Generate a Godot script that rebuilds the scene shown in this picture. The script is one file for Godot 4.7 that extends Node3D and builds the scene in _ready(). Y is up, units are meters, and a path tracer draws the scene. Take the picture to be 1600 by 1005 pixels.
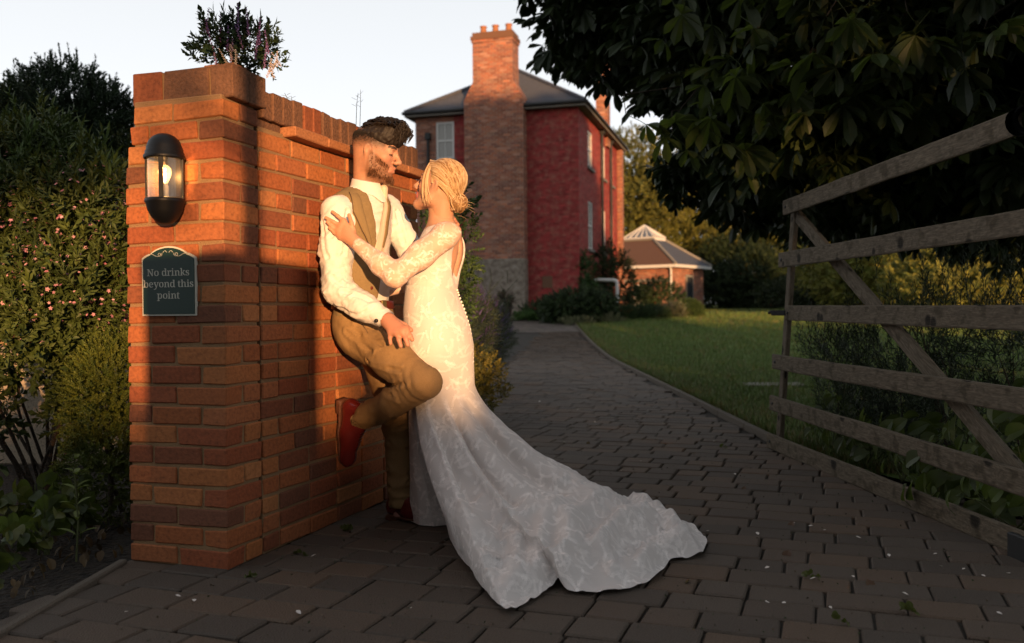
extends Node3D
# A couple at a brick gate pillar at sunset: block-paved drive, open field gate, red house behind.

const TO_SUN := Vector3(0.26, 0.08, 1.0)
const CORNER := Vector3(-1.044, 0.0, -3.254)     # foot of the pillar's near corner
const ALONG := Vector3(0.3256, 0.0, -0.9455)     # along the wall, away from the camera
const OUT := Vector3(0.9455, 0.0, 0.3256)        # out of the wall, towards the drive

func _ready() -> void:
	rng.seed = 11
	var cam := Camera3D.new()
	cam.name = "camera"
	cam.transform = Transform3D(Basis(Vector3(1.0, -0.00873, 0.0), Vector3(0.00873, 0.99987, -0.01321), Vector3(0.00012, 0.01321, 0.99991)), Vector3(0, 0.945, 0))
	var lens := CameraAttributesPhysical.new()
	lens.frustum_focal_length = 33.4
	lens.frustum_focus_distance = 3.75
	lens.frustum_near = 0.05
	lens.frustum_far = 400.0
	lens.exposure_aperture = 2.8
	cam.attributes = lens
	cam.fov = 39.49
	cam.near = 0.05
	cam.far = 400.0
	add_child(cam)
	cam.current = true
	var env := Environment.new()
	var sky := Sky.new()
	var air := ProceduralSkyMaterial.new()
	air.sky_top_color = Color(0.46, 0.475, 0.495)
	air.sky_horizon_color = Color(0.775, 0.785, 0.795)
	air.sky_curve = 0.5
	air.ground_bottom_color = Color(0.16, 0.15, 0.13)
	air.ground_horizon_color = Color(0.35, 0.33, 0.3)
	air.sun_angle_max = 20.0
	air.sun_curve = 0.1
	sky.sky_material = air
	env.background_mode = Environment.BG_SKY
	env.sky = sky
	env.tonemap_mode = Environment.TONE_MAPPER_LINEAR
	env.tonemap_exposure = 2.1
	env.sdfgi_enabled = true
	env.ssao_enabled = true
	env.ssil_enabled = true
	var we := WorldEnvironment.new()
	we.name = "world_environment"
	we.environment = env
	add_child(we)
	var sun := DirectionalLight3D.new()
	sun.name = "sun"
	sun.light_color = Color(1.0, 0.765, 0.53)
	sun.light_energy = 1.35
	sun.light_angular_distance = 0.5
	sun.shadow_enabled = true
	sun.basis = Basis.looking_at(-TO_SUN.normalized(), Vector3.UP)
	add_child(sun)

	make_materials()
	ground_and_drive()
	brick_pillar()
	brick_wall()
	wall_lantern()
	notice_sign()
	red_house()
	annex()
	field_gate()
	left_garden()
	right_garden()
	house_garden()
	chestnut()
	far_trees()
	groom()
	bride()
	small_things()
	behind_camera()

# ---------------------------------------------------------------- naming and nodes
var counts := {}
var rng := RandomNumberGenerator.new()

func named(parent: Node, n: String) -> String:
	var key := str(parent.get_instance_id()) + n
	var c: int = counts.get(key, 0)
	counts[key] = c + 1
	return n if c == 0 else "%s_%03d" % [n, c]

func tag(o: Node, label: String, category: String, group := "") -> void:
	o.set_meta("label", label)
	o.set_meta("category", category)
	if group: o.set_meta("group", group)

func thing(n: String, label: String, category: String, group := "", at := Vector3.ZERO) -> Node3D:
	var o := Node3D.new()
	o.name = named(self, n)
	o.position = at
	add_child(o)
	tag(o, label, category, group)
	return o

func part(parent: Node, n: String, mesh: Mesh, mat: Material, xf := Transform3D()) -> MeshInstance3D:
	var o := MeshInstance3D.new()
	o.name = named(parent, n)
	o.mesh = mesh
	o.material_override = mat
	o.transform = xf
	parent.add_child(o)
	return o

func solo(n: String, mesh: Mesh, mat: Material, label: String, category: String, group := "", xf := Transform3D()) -> MeshInstance3D:
	var o := part(self, n, mesh, mat, xf)
	tag(o, label, category, group)
	return o

func structure(n: String, mesh: Mesh, mat: Material, xf := Transform3D()) -> MeshInstance3D:
	var o := part(self, n, mesh, mat, xf)
	o.set_meta("kind", "structure")
	return o

func many(parent: Node, n: String, mesh: Mesh, mat: Material, places: Array, tints := []) -> MultiMeshInstance3D:
	var mm := MultiMesh.new()
	mm.transform_format = MultiMesh.TRANSFORM_3D
	mm.use_colors = tints.size() > 0
	mm.mesh = mesh
	mm.instance_count = places.size()
	for i in places.size():
		mm.set_instance_transform(i, places[i])
		if tints.size(): mm.set_instance_color(i, tints[i])
	var o := MultiMeshInstance3D.new()
	o.name = named(parent, n)
	o.multimesh = mm
	o.material_override = mat
	o.set_meta("kind", "stuff")
	parent.add_child(o)
	return o

# ---------------------------------------------------------------- mesh builder (front faces clockwise)
class M:
	var v := PackedVector3Array()
	var n := PackedVector3Array()
	var uv := PackedVector2Array()
	var c := PackedColorArray()
	var i := PackedInt32Array()

	func poly(p: Array, out: Vector3) -> void:
		var nn: Vector3 = (p[2] - p[0]).cross(p[1] - p[0])
		if nn.length_squared() < 1e-14: return
		nn = nn.normalized()
		var flip := nn.dot(out) < 0.0
		if flip: nn = -nn
		var b := v.size()
		for q in p:
			v.append(q)
			n.append(nn)
		for k in range(1, p.size() - 1):
			if flip: i.append_array([b, b + k + 1, b + k])
			else: i.append_array([b, b + k, b + k + 1])

	func box(xf: Transform3D, h: Vector3, bevel := 0.0, jitter := 0.0, r: RandomNumberGenerator = null) -> void:
		var cs := {}
		for k in 8:
			var s := Vector3(1 if k & 1 else -1, 1 if k & 2 else -1, 1 if k & 4 else -1)
			var p := s * h
			if jitter > 0.0: p += Vector3(r.randf_range(-1, 1), r.randf_range(-1, 1), r.randf_range(-1, 1)) * jitter
			var e := []
			for a in 3:
				var w := p - s * bevel
				w[a] = p[a]
				e.append(xf * w)
			cs[k] = e
		var mid := xf.origin
		for a in 3:
			var b1 := 1 << ((a + 1) % 3)
			var b2 := 1 << ((a + 2) % 3)
			for s in 2:
				var o := (1 << a) if s else 0
				var ring := [cs[o][a], cs[o | b1][a], cs[o | b1 | b2][a], cs[o | b2][a]]
				poly(ring, (ring[0] + ring[2]) * 0.5 - mid)
			if bevel > 0.0:
				for k in 4:   # edges along axis a
					var o := (b1 if k & 1 else 0) | (b2 if k & 2 else 0)
					var f1 := (a + 1) % 3
					var f2 := (a + 2) % 3
					var ring := [cs[o][f1], cs[o | (1 << a)][f1], cs[o | (1 << a)][f2], cs[o][f2]]
					poly(ring, (ring[0] + ring[2]) * 0.5 - mid)
		if bevel > 0.0:
			for k in 8: poly(cs[k], cs[k][0] - mid)

	func bar(a: Vector3, b: Vector3, w: float, h: float, up := Vector3.UP, bevel := 0.0) -> void:
		var d := (b - a).normalized()
		var s := d.cross(up).normalized()
		if s.length() < 0.5: s = Vector3.RIGHT
		var u := s.cross(d)
		box(Transform3D(Basis(s, u, -d), (a + b) * 0.5), Vector3(w * 0.5, h * 0.5, a.distance_to(b) * 0.5), bevel)

	func tube(p: Array, r: Array, sides := 8, caps := true, squash := 1.0, up := Vector3(0.13, 0.97, 0.2)) -> void:
		var base := v.size()
		var count := p.size()
		var side := Vector3.ZERO
		var along := 0.0
		for k in count:
			var d: Vector3 = (p[mini(k + 1, count - 1)] - p[maxi(k - 1, 0)]).normalized()
			if k == 0:
				side = d.cross(up)
				if side.length() < 0.05: side = d.cross(Vector3.RIGHT)
			side = (side - d * side.dot(d)).normalized()
			var o := side.cross(d)
			if k: along += p[k].distance_to(p[k - 1])
			for j in sides + 1:
				var t := TAU * j / sides
				var e := side * cos(t) + o * sin(t) * squash
				v.append(p[k] + e * r[k])
				n.append((side * cos(t) * squash + o * sin(t)).normalized())
				uv.append(Vector2(float(j) / sides, along))
		while uv.size() < v.size(): uv.append(Vector2.ZERO)
		for k in count - 1:
			for j in sides:
				var a := base + k * (sides + 1) + j
				var b := a + sides + 1
				i.append_array([a, a + 1, b, a + 1, b + 1, b])
		if caps:
			for e in [0, count - 1]:
				var ring := []
				for j in sides: ring.append(v[base + e * (sides + 1) + j])
				poly(ring, p[0] - p[1] if e == 0 else p[count - 1] - p[count - 2])
				while uv.size() < v.size(): uv.append(Vector2.ZERO)

	func lathe(xf: Transform3D, prof: Array, sides := 24) -> void:   # prof: Vector2(radius, height), bottom to top
		var base := v.size()
		for k in prof.size():
			var d: Vector2 = prof[mini(k + 1, prof.size() - 1)] - prof[maxi(k - 1, 0)]
			for j in sides + 1:
				var t := TAU * j / sides
				v.append(xf * Vector3(prof[k].x * cos(t), prof[k].y, prof[k].x * sin(t)))
				n.append((xf.basis * Vector3(d.y * cos(t), -d.x, d.y * sin(t))).normalized())
		for k in prof.size() - 1:
			for j in sides:
				var a := base + k * (sides + 1) + j
				var b := a + sides + 1
				i.append_array([a, a + 1, b, a + 1, b + 1, b])

	func grid(p: Array, nu: int, nv: int, wrap := false) -> void:   # nv rows of nu points; normals made afterwards
		var base := v.size()
		for q in p:
			v.append(q)
			n.append(Vector3.ZERO)
		for y in nv - 1:
			for x in (nu if wrap else nu - 1):
				var a := base + y * nu + x
				var b := base + y * nu + (x + 1) % nu
				i.append_array([a, b, a + nu, b, b + nu, a + nu])

	func smooth(from_vertex := 0, from_index := 0) -> void:
		for k in range(from_vertex, v.size()): n[k] = Vector3.ZERO
		for k in range(from_index, i.size(), 3):
			var a := v[i[k]]
			var f := (v[i[k + 2]] - a).cross(v[i[k + 1]] - a)
			n[i[k]] += f
			n[i[k + 1]] += f
			n[i[k + 2]] += f
		for k in range(from_vertex, v.size()): n[k] = n[k].normalized() if n[k].length_squared() > 1e-20 else Vector3.UP

	func done() -> ArrayMesh:
		var arr := []
		arr.resize(Mesh.ARRAY_MAX)
		arr[Mesh.ARRAY_VERTEX] = v
		arr[Mesh.ARRAY_NORMAL] = n
		arr[Mesh.ARRAY_INDEX] = i
		if uv.size() == v.size(): arr[Mesh.ARRAY_TEX_UV] = uv
		if c.size() == v.size(): arr[Mesh.ARRAY_COLOR] = c
		var m := ArrayMesh.new()
		m.add_surface_from_arrays(Mesh.PRIMITIVE_TRIANGLES, arr)
		return m

# ---------------------------------------------------------------- distance field and surface nets
class F:
	const CONE := 0
	const BALL := 1
	const HALF := 2
	const BOX := 3
	var kind := PackedInt32Array()
	var a := PackedVector3Array()
	var b := PackedVector3Array()
	var ra := PackedFloat32Array()
	var rb := PackedFloat32Array()
	var ks := PackedFloat32Array()
	var op := PackedInt32Array()
	var inv: Array[Transform3D] = []
	var reach := PackedFloat32Array()

	func put(kd: int, pa: Vector3, pb: Vector3, r1: float, r2: float, k: float, o: int, xf := Transform3D(), far := 0.0) -> void:
		kind.append(kd); a.append(pa); b.append(pb); ra.append(r1); rb.append(r2); ks.append(maxf(k, 0.0005)); op.append(o); inv.append(xf); reach.append(far)

	func cone(p: Vector3, q: Vector3, r1: float, r2: float, k := 0.02, o := 1) -> void:
		put(CONE, p, q, r1, r2, k, o)

	func chain(p: Array, r: Array, k := 0.02, o := 1) -> void:
		for j in p.size() - 1: cone(p[j], p[j + 1], r[j], r[j + 1], k, o)

	func ball(xf: Transform3D, radii: Vector3, k := 0.02, o := 1) -> void:
		put(BALL, xf.origin, radii, 0, 0, k, o, xf.affine_inverse(), maxf(radii.x, maxf(radii.y, radii.z)))

	func half(p: Vector3, out: Vector3, k := 0.004, o := 2) -> void:   # keeps what lies behind the plane
		put(HALF, p, out.normalized(), 0, 0, k, o)

	func box(xf: Transform3D, h: Vector3, rounding := 0.004, k := 0.004, o := 1) -> void:
		put(BOX, xf.origin, h - Vector3.ONE * rounding, rounding, 0, k, o, xf.affine_inverse(), h.length())

	func one(j: int, q: Vector3) -> float:
		match kind[j]:
			CONE:
				var pa := q - a[j]
				var ba := b[j] - a[j]
				var t := clampf(pa.dot(ba) / maxf(ba.length_squared(), 1e-9), 0.0, 1.0)
				return (pa - ba * t).length() - lerpf(ra[j], rb[j], t)
			BALL:
				var p := inv[j] * q
				var r := b[j]
				var k0 := (p / r).length()
				var k1 := (p / (r * r)).length()
				return k0 * (k0 - 1.0) / k1 if k1 > 1e-6 else -minf(r.x, minf(r.y, r.z))
			HALF:
				return (q - a[j]).dot(b[j])
			_:
				var d := (inv[j] * q).abs() - b[j]
				return d.max(Vector3.ZERO).length() + minf(maxf(d.x, maxf(d.y, d.z)), 0.0) - ra[j]

	func eval(list: PackedInt32Array, q: Vector3) -> float:
		var d := 1e9
		for j in list:
			var e: float
			if kind[j] == 0:
				var p := a[j]
				var ba := b[j] - p
				var pa := q - p
				var t := clampf(pa.dot(ba) / (ba.length_squared() + 1e-9), 0.0, 1.0)
				e = (pa - ba * t).length() - ra[j] - (rb[j] - ra[j]) * t
			else: e = one(j, q)
			var k := ks[j]
			if op[j] == 1:
				if e > d + k: continue
				var h := k - absf(d - e)
				d = minf(d, e)
				if h > 0.0: d -= h * h * 0.25 / k
			else:
				if op[j] < 0: e = -e
				if e < d - k: continue
				var h := k - absf(d - e)
				d = maxf(d, e)
				if h > 0.0: d += h * h * 0.25 / k
		return d

	func everything() -> PackedInt32Array:
		return PackedInt32Array(range(kind.size()))

	func normal(list: PackedInt32Array, q: Vector3, e := 0.002) -> Vector3:
		var d := eval(list, q)
		return Vector3(eval(list, q + Vector3(e, 0, 0)) - d, eval(list, q + Vector3(0, e, 0)) - d, eval(list, q + Vector3(0, 0, e)) - d).normalized()

	func onto(q: Vector3, off := 0.0, list := PackedInt32Array()) -> Vector3:
		if list.is_empty(): list = everything()
		for t in 4:
			var d := eval(list, q) - off
			if absf(d) < 0.0004: break
			q -= normal(list, q) * d
		return q

	func mesh(m: M, cell: float, bend = null, tint = null, relax := 1) -> void:
		var lo := Vector3.ONE * 1e9
		var hi := -lo
		for j in kind.size():
			if op[j] != 1: continue
			if kind[j] == CONE:
				var r := Vector3.ONE * maxf(ra[j], rb[j])
				lo = lo.min(a[j] - r).min(b[j] - r)
				hi = hi.max(a[j] + r).max(b[j] + r)
			else:
				lo = lo.min(a[j] - Vector3.ONE * reach[j])
				hi = hi.max(a[j] + Vector3.ONE * reach[j])
		lo -= Vector3.ONE * cell * 2.5
		hi += Vector3.ONE * cell * 2.5
		var B := 6
		var S := B + 1
		var nb := Vector3i(((hi - lo) / (cell * B)).ceil())
		var NX := nb.x * B + 2
		var NY := nb.y * B + 2
		var all := everything()
		var bound := cell * B * 0.87
		var made := {}
		var edges := PackedInt32Array()
		var val := PackedFloat32Array()
		val.resize(S * S * S)
		var sg := PackedByteArray()
		sg.resize(S * S * S)
		var SS := S * S
		var ea := PackedInt32Array()
		var eb := PackedInt32Array()
		var ep := PackedVector3Array()
		var ed := PackedVector3Array()
		for q in 8:
			for ax in 3:
				if q & (1 << ax): continue
				var q2 := q | (1 << ax)
				ea.append((q & 1) + ((q >> 1) & 1) * S + (q >> 2) * SS)
				eb.append((q2 & 1) + ((q2 >> 1) & 1) * S + (q2 >> 2) * SS)
				ep.append(Vector3(q & 1, (q >> 1) & 1, q >> 2))
				ed.append(Vector3(1 if ax == 0 else 0, 1 if ax == 1 else 0, 1 if ax == 2 else 0))
		var base := m.v.size()
		var index_from := m.i.size()
		for bz in nb.z:
			for by in nb.y:
				for bx in nb.x:
					var o := lo + Vector3(bx, by, bz) * (cell * B)
					var mid := o + Vector3.ONE * (cell * B * 0.5)
					var dd := PackedFloat32Array()
					var best := 1e9
					for j in all:
						var e := one(j, mid)
						dd.append(e)
						if op[j] == 1: best = minf(best, e)
					if best > bound * 1.2 + 0.012: continue
					var list := PackedInt32Array()
					for j in all:
						if op[j] == 1:
							if dd[j] < best + 2.0 * bound + ks[j] + 0.004: list.append(j)
						elif op[j] < 0:
							if dd[j] < bound * 1.6 + ks[j]: list.append(j)
						elif dd[j] > -bound * 1.6 - ks[j]: list.append(j)
					if absf(eval(list, mid)) > bound * 1.12 + 0.004: continue
					var w := 0
					for z in S:
						for y in S:
							var row := o + Vector3(0, y, z) * cell
							for x in S:
								var e := eval(list, row)
								val[w] = e
								sg[w] = 1 if e < 0.0 else 0
								row.x += cell
								w += 1
					for z in B:
						for y in B:
							for x in B:
								var s := (z * S + y) * S + x
								var inside := sg[s] + sg[s + 1] + sg[s + S] + sg[s + S + 1] + sg[s + SS] + sg[s + SS + 1] + sg[s + SS + S] + sg[s + SS + S + 1]
								if inside == 0 or inside == 8: continue
								var c0 := sg[s]
								var key := ((bz * B + z) * NY + by * B + y) * NX + bx * B + x
								if c0 != sg[s + 1]: edges.append_array([key, 0, c0])
								if c0 != sg[s + S]: edges.append_array([key, 1, c0])
								if c0 != sg[s + SS]: edges.append_array([key, 2, c0])
								var sum := Vector3.ZERO
								var cnt := 0
								for e in 12:
									var s1 := s + ea[e]
									var s2 := s + eb[e]
									if sg[s1] == sg[s2]: continue
									var v1 := val[s1]
									sum += ep[e] + ed[e] * (v1 / (v1 - val[s2]))
									cnt += 1
								made[key] = m.v.size()
								m.v.append(o + (Vector3(x, y, z) + sum / cnt) * cell)
								m.n.append(Vector3.ZERO)
		var st := [1, NX, NX * NY]
		for e in range(0, edges.size(), 3):
			var key := edges[e]
			var ax := edges[e + 1]
			var u: int = st[(ax + 1) % 3]
			var w: int = st[(ax + 2) % 3]
			var k0: int = made.get(key, -1)
			var k1: int = made.get(key - u, -1)
			var k2: int = made.get(key - u - w, -1)
			var k3: int = made.get(key - w, -1)
			if k0 < 0 or k1 < 0 or k2 < 0 or k3 < 0: continue
			if edges[e + 2]: m.i.append_array([k0, k2, k1, k0, k3, k2])
			else: m.i.append_array([k0, k1, k2, k0, k2, k3])
		for pass_ in relax:
			var acc := PackedVector3Array()
			var num := PackedInt32Array()
			acc.resize(m.v.size() - base)
			num.resize(m.v.size() - base)
			for t in range(index_from, m.i.size(), 3):
				for k in 3:
					var p := m.i[t + k] - base
					acc[p] += m.v[m.i[t + (k + 1) % 3]] + m.v[m.i[t + (k + 2) % 3]]
					num[p] += 2
			for p in acc.size():
				if num[p]: m.v[base + p] = m.v[base + p].lerp(acc[p] / num[p], 0.4)
		m.smooth(base, index_from)
		if bend != null:
			for p in range(base, m.v.size()): m.v[p] = bend.call(m.v[p], m.n[p])
			m.smooth(base, index_from)
		if tint != null:
			while m.c.size() < base: m.c.append(Color.WHITE)
			for p in range(base, m.v.size()): m.c.append(tint.call(m.v[p], m.n[p]))

# ---------------------------------------------------------------- materials
var mt := {}

func lin(r: float, g: float, b: float) -> Color:
	return Color(r, g, b).linear_to_srgb()

func ramp(colors: Array) -> Gradient:
	var g := Gradient.new()
	g.offsets = PackedFloat32Array(range(colors.size()).map(func(k): return float(k) / (colors.size() - 1)))
	g.colors = PackedColorArray(colors)
	return g

func noise(freq: float, octaves := 4, sd := 1, type := FastNoiseLite.TYPE_SIMPLEX_SMOOTH) -> FastNoiseLite:
	var f := FastNoiseLite.new()
	f.noise_type = type
	f.frequency = freq
	f.fractal_octaves = octaves
	f.seed = sd
	return f

func noise_tex(freq: float, colors: Array, octaves := 4, size := 512, sd := 1, type := FastNoiseLite.TYPE_SIMPLEX_SMOOTH) -> NoiseTexture2D:
	var t := NoiseTexture2D.new()
	t.width = size
	t.height = size
	t.seamless = true
	t.noise = noise(freq, octaves, sd, type)
	if colors.size(): t.color_ramp = ramp(colors)
	return t

func grey(x: float) -> Color:
	return Color(x, x, x)

func mat(color: Color, rough: float, tex: Texture2D = null, scale := 2.0, relief: Texture2D = null, cm := 0.3) -> StandardMaterial3D:
	var m := StandardMaterial3D.new()
	m.albedo_color = color
	m.roughness = rough
	m.metallic_specular = 0.4
	if tex: m.albedo_texture = tex
	if relief:
		m.heightmap_enabled = true
		m.heightmap_texture = relief
		m.heightmap_scale = cm
	if tex or relief:
		m.uv1_triplanar = true
		m.uv1_world_triplanar = true
		m.uv1_scale = Vector3.ONE * scale
	return m

func leafy(color: Color, through := 0.5, rough := 0.55) -> StandardMaterial3D:
	var m := StandardMaterial3D.new()
	m.albedo_color = color
	m.roughness = rough
	m.metallic_specular = 0.35
	m.vertex_color_use_as_albedo = true
	m.cull_mode = BaseMaterial3D.CULL_DISABLED
	m.backlight_enabled = true
	m.backlight = Color(through * 0.85, through, through * 0.35)
	return m

func make_materials() -> void:
	var grain := noise_tex(0.02, [grey(0.62), grey(0.85), grey(0.95), grey(1.0)], 6, 1024, 3)
	var pits := noise_tex(0.06, [], 5, 512, 9)
	var speck := noise_tex(0.09, [grey(0.5), grey(0.85), grey(0.9), grey(1.0)], 4, 512, 21)
	mt.pits = pits
	mt.grain = grain
	mt.speck = speck
	var tones := [[0.37, 0.116, 0.040], [0.43, 0.152, 0.050], [0.31, 0.086, 0.034], [0.25, 0.080, 0.036], [0.45, 0.178, 0.064], [0.19, 0.072, 0.038], [0.39, 0.132, 0.050]]
	mt.brick = []
	for t in tones: mt.brick.append(mat(lin(t[0], t[1], t[2]), 0.86, grain, 2.3, pits, 0.16))
	mt.mortar = mat(lin(0.33, 0.20, 0.10), 0.95, speck, 5.0, pits, 0.3)
	mt.coping = mat(lin(0.17, 0.085, 0.05), 0.92, grain, 2.3, pits, 0.4)
	mt.creasing = mat(lin(0.40, 0.17, 0.075), 0.85, grain, 3.0, pits, 0.2)
	var pv := [[0.124, 0.090, 0.066], [0.110, 0.083, 0.063], [0.140, 0.096, 0.066], [0.118, 0.091, 0.070], [0.098, 0.076, 0.059]]
	mt.paver = []
	for t in pv: mt.paver.append(mat(lin(t[0], t[1], t[2]), 0.82, speck, 3.7, pits, 0.35))
	mt.joint = mat(lin(0.05, 0.042, 0.033), 0.97, speck, 4.0, pits, 0.5)
	mt.kerb = mat(lin(0.24, 0.22, 0.19), 0.9, speck, 3.0, pits, 0.3)
	mt.edging = mat(lin(0.13, 0.105, 0.08), 0.9, speck, 3.0, pits, 0.3)
	mt.soil = mat(lin(0.035, 0.026, 0.018), 0.97, noise_tex(0.03, [grey(0.35), grey(0.8), grey(1.0)], 6, 512, 5), 1.1, noise_tex(0.05, [], 6, 512, 6), 2.5)
	mt.lawn = mat(lin(0.115, 0.155, 0.034), 0.95, noise_tex(0.012, [Color(0.62, 0.72, 0.5), Color(0.8, 0.85, 0.7), Color(1.0, 0.95, 0.75)], 6, 1024, 8), 0.21, noise_tex(0.09, [], 4, 512, 6), 2.0)
	mt.black = mat(lin(0.004, 0.0045, 0.006), 0.45, null, 1.0, noise_tex(0.12, [], 3, 256, 4), 0.02)
	mt.black.uv1_scale = Vector3.ONE * 6.0
	mt.metal_dark = mat(lin(0.02, 0.02, 0.02), 0.6)
	var g := StandardMaterial3D.new()
	g.albedo_color = Color(1, 1, 1, 0.08)
	g.transparency = BaseMaterial3D.TRANSPARENCY_ALPHA
	g.roughness = 0.03
	mt.glass = g
	mt.sign = mat(lin(0.008, 0.028, 0.020), 0.35)
	mt.sign_ink = mat(lin(0.50, 0.48, 0.40), 0.6)
	mt.white_paint = mat(lin(0.72, 0.70, 0.66), 0.5, speck, 2.0)
	mt.wood = mat(lin(0.19, 0.155, 0.115), 0.85, null)
	mt.window = mat(lin(0.03, 0.035, 0.04), 0.08)
	mt.pale_pane = mat(lin(0.27, 0.26, 0.235), 0.12)  # pale glossy window panes
	mt.bark = mat(lin(0.07, 0.05, 0.035), 0.95, grain, 3.0, pits, 2.0)
	mt.stem = mat(lin(0.06, 0.07, 0.025), 0.8)
	mt.terracotta = mat(lin(0.36, 0.15, 0.07), 0.8, grain, 4.0, pits, 0.15)

# a tileable picture painted by dabs: lace sprigs, cloth weaves, brick courses
func picture(w: int, h: int, fill: Color) -> Image:
	var im := Image.create_empty(w, h, false, Image.FORMAT_RGB8)
	im.fill(fill)
	return im

func dab(im: Image, x: float, y: float, r: float, col: Color, sx := 1.0, turn := 0.0) -> void:
	var w := im.get_width()
	var h := im.get_height()
	var q := int(ceil(r * maxf(1.0, sx)))
	var ct := cos(turn)
	var s_ := sin(turn)
	for dy in range(-q, q + 1):
		for dx in range(-q, q + 1):
			var u := (dx * ct + dy * s_) / sx
			var v := -dx * s_ + dy * ct
			if u * u + v * v <= r * r: im.set_pixel(posmod(int(x) + dx, w), posmod(int(y) + dy, h), col)

# ---------------------------------------------------------------- ground, drive, lawn
func land(x: float, z: float) -> float:
	return 0.78 * smoothstep(-15.0, -34.0, z) + 0.35 * smoothstep(-40.0, -80.0, z)

func drive_right(z: float) -> float:   # right edge of the drive
	return 1.80 + 0.5 * smoothstep(-6.2, -3.2, z) - 2.2 * smoothstep(-27.0, -34.5, z)

func sheet(x0: float, x1: float, z0: float, z1: float, nx: int, nz: int, lift: float, shape = null) -> ArrayMesh:
	var m := M.new()
	var p := []
	for b in nz + 1:
		for a in nx + 1:
			var z := lerpf(z1, z0, float(b) / nz)
			var x := lerpf(x0, x1, float(a) / nx)
			if shape != null: x = shape.call(float(a) / nx, z)
			p.append(Vector3(x, land(x, z) + lift, z))
	m.grid(p, nx + 1, nz + 1)
	m.smooth()
	return m.done()

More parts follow.
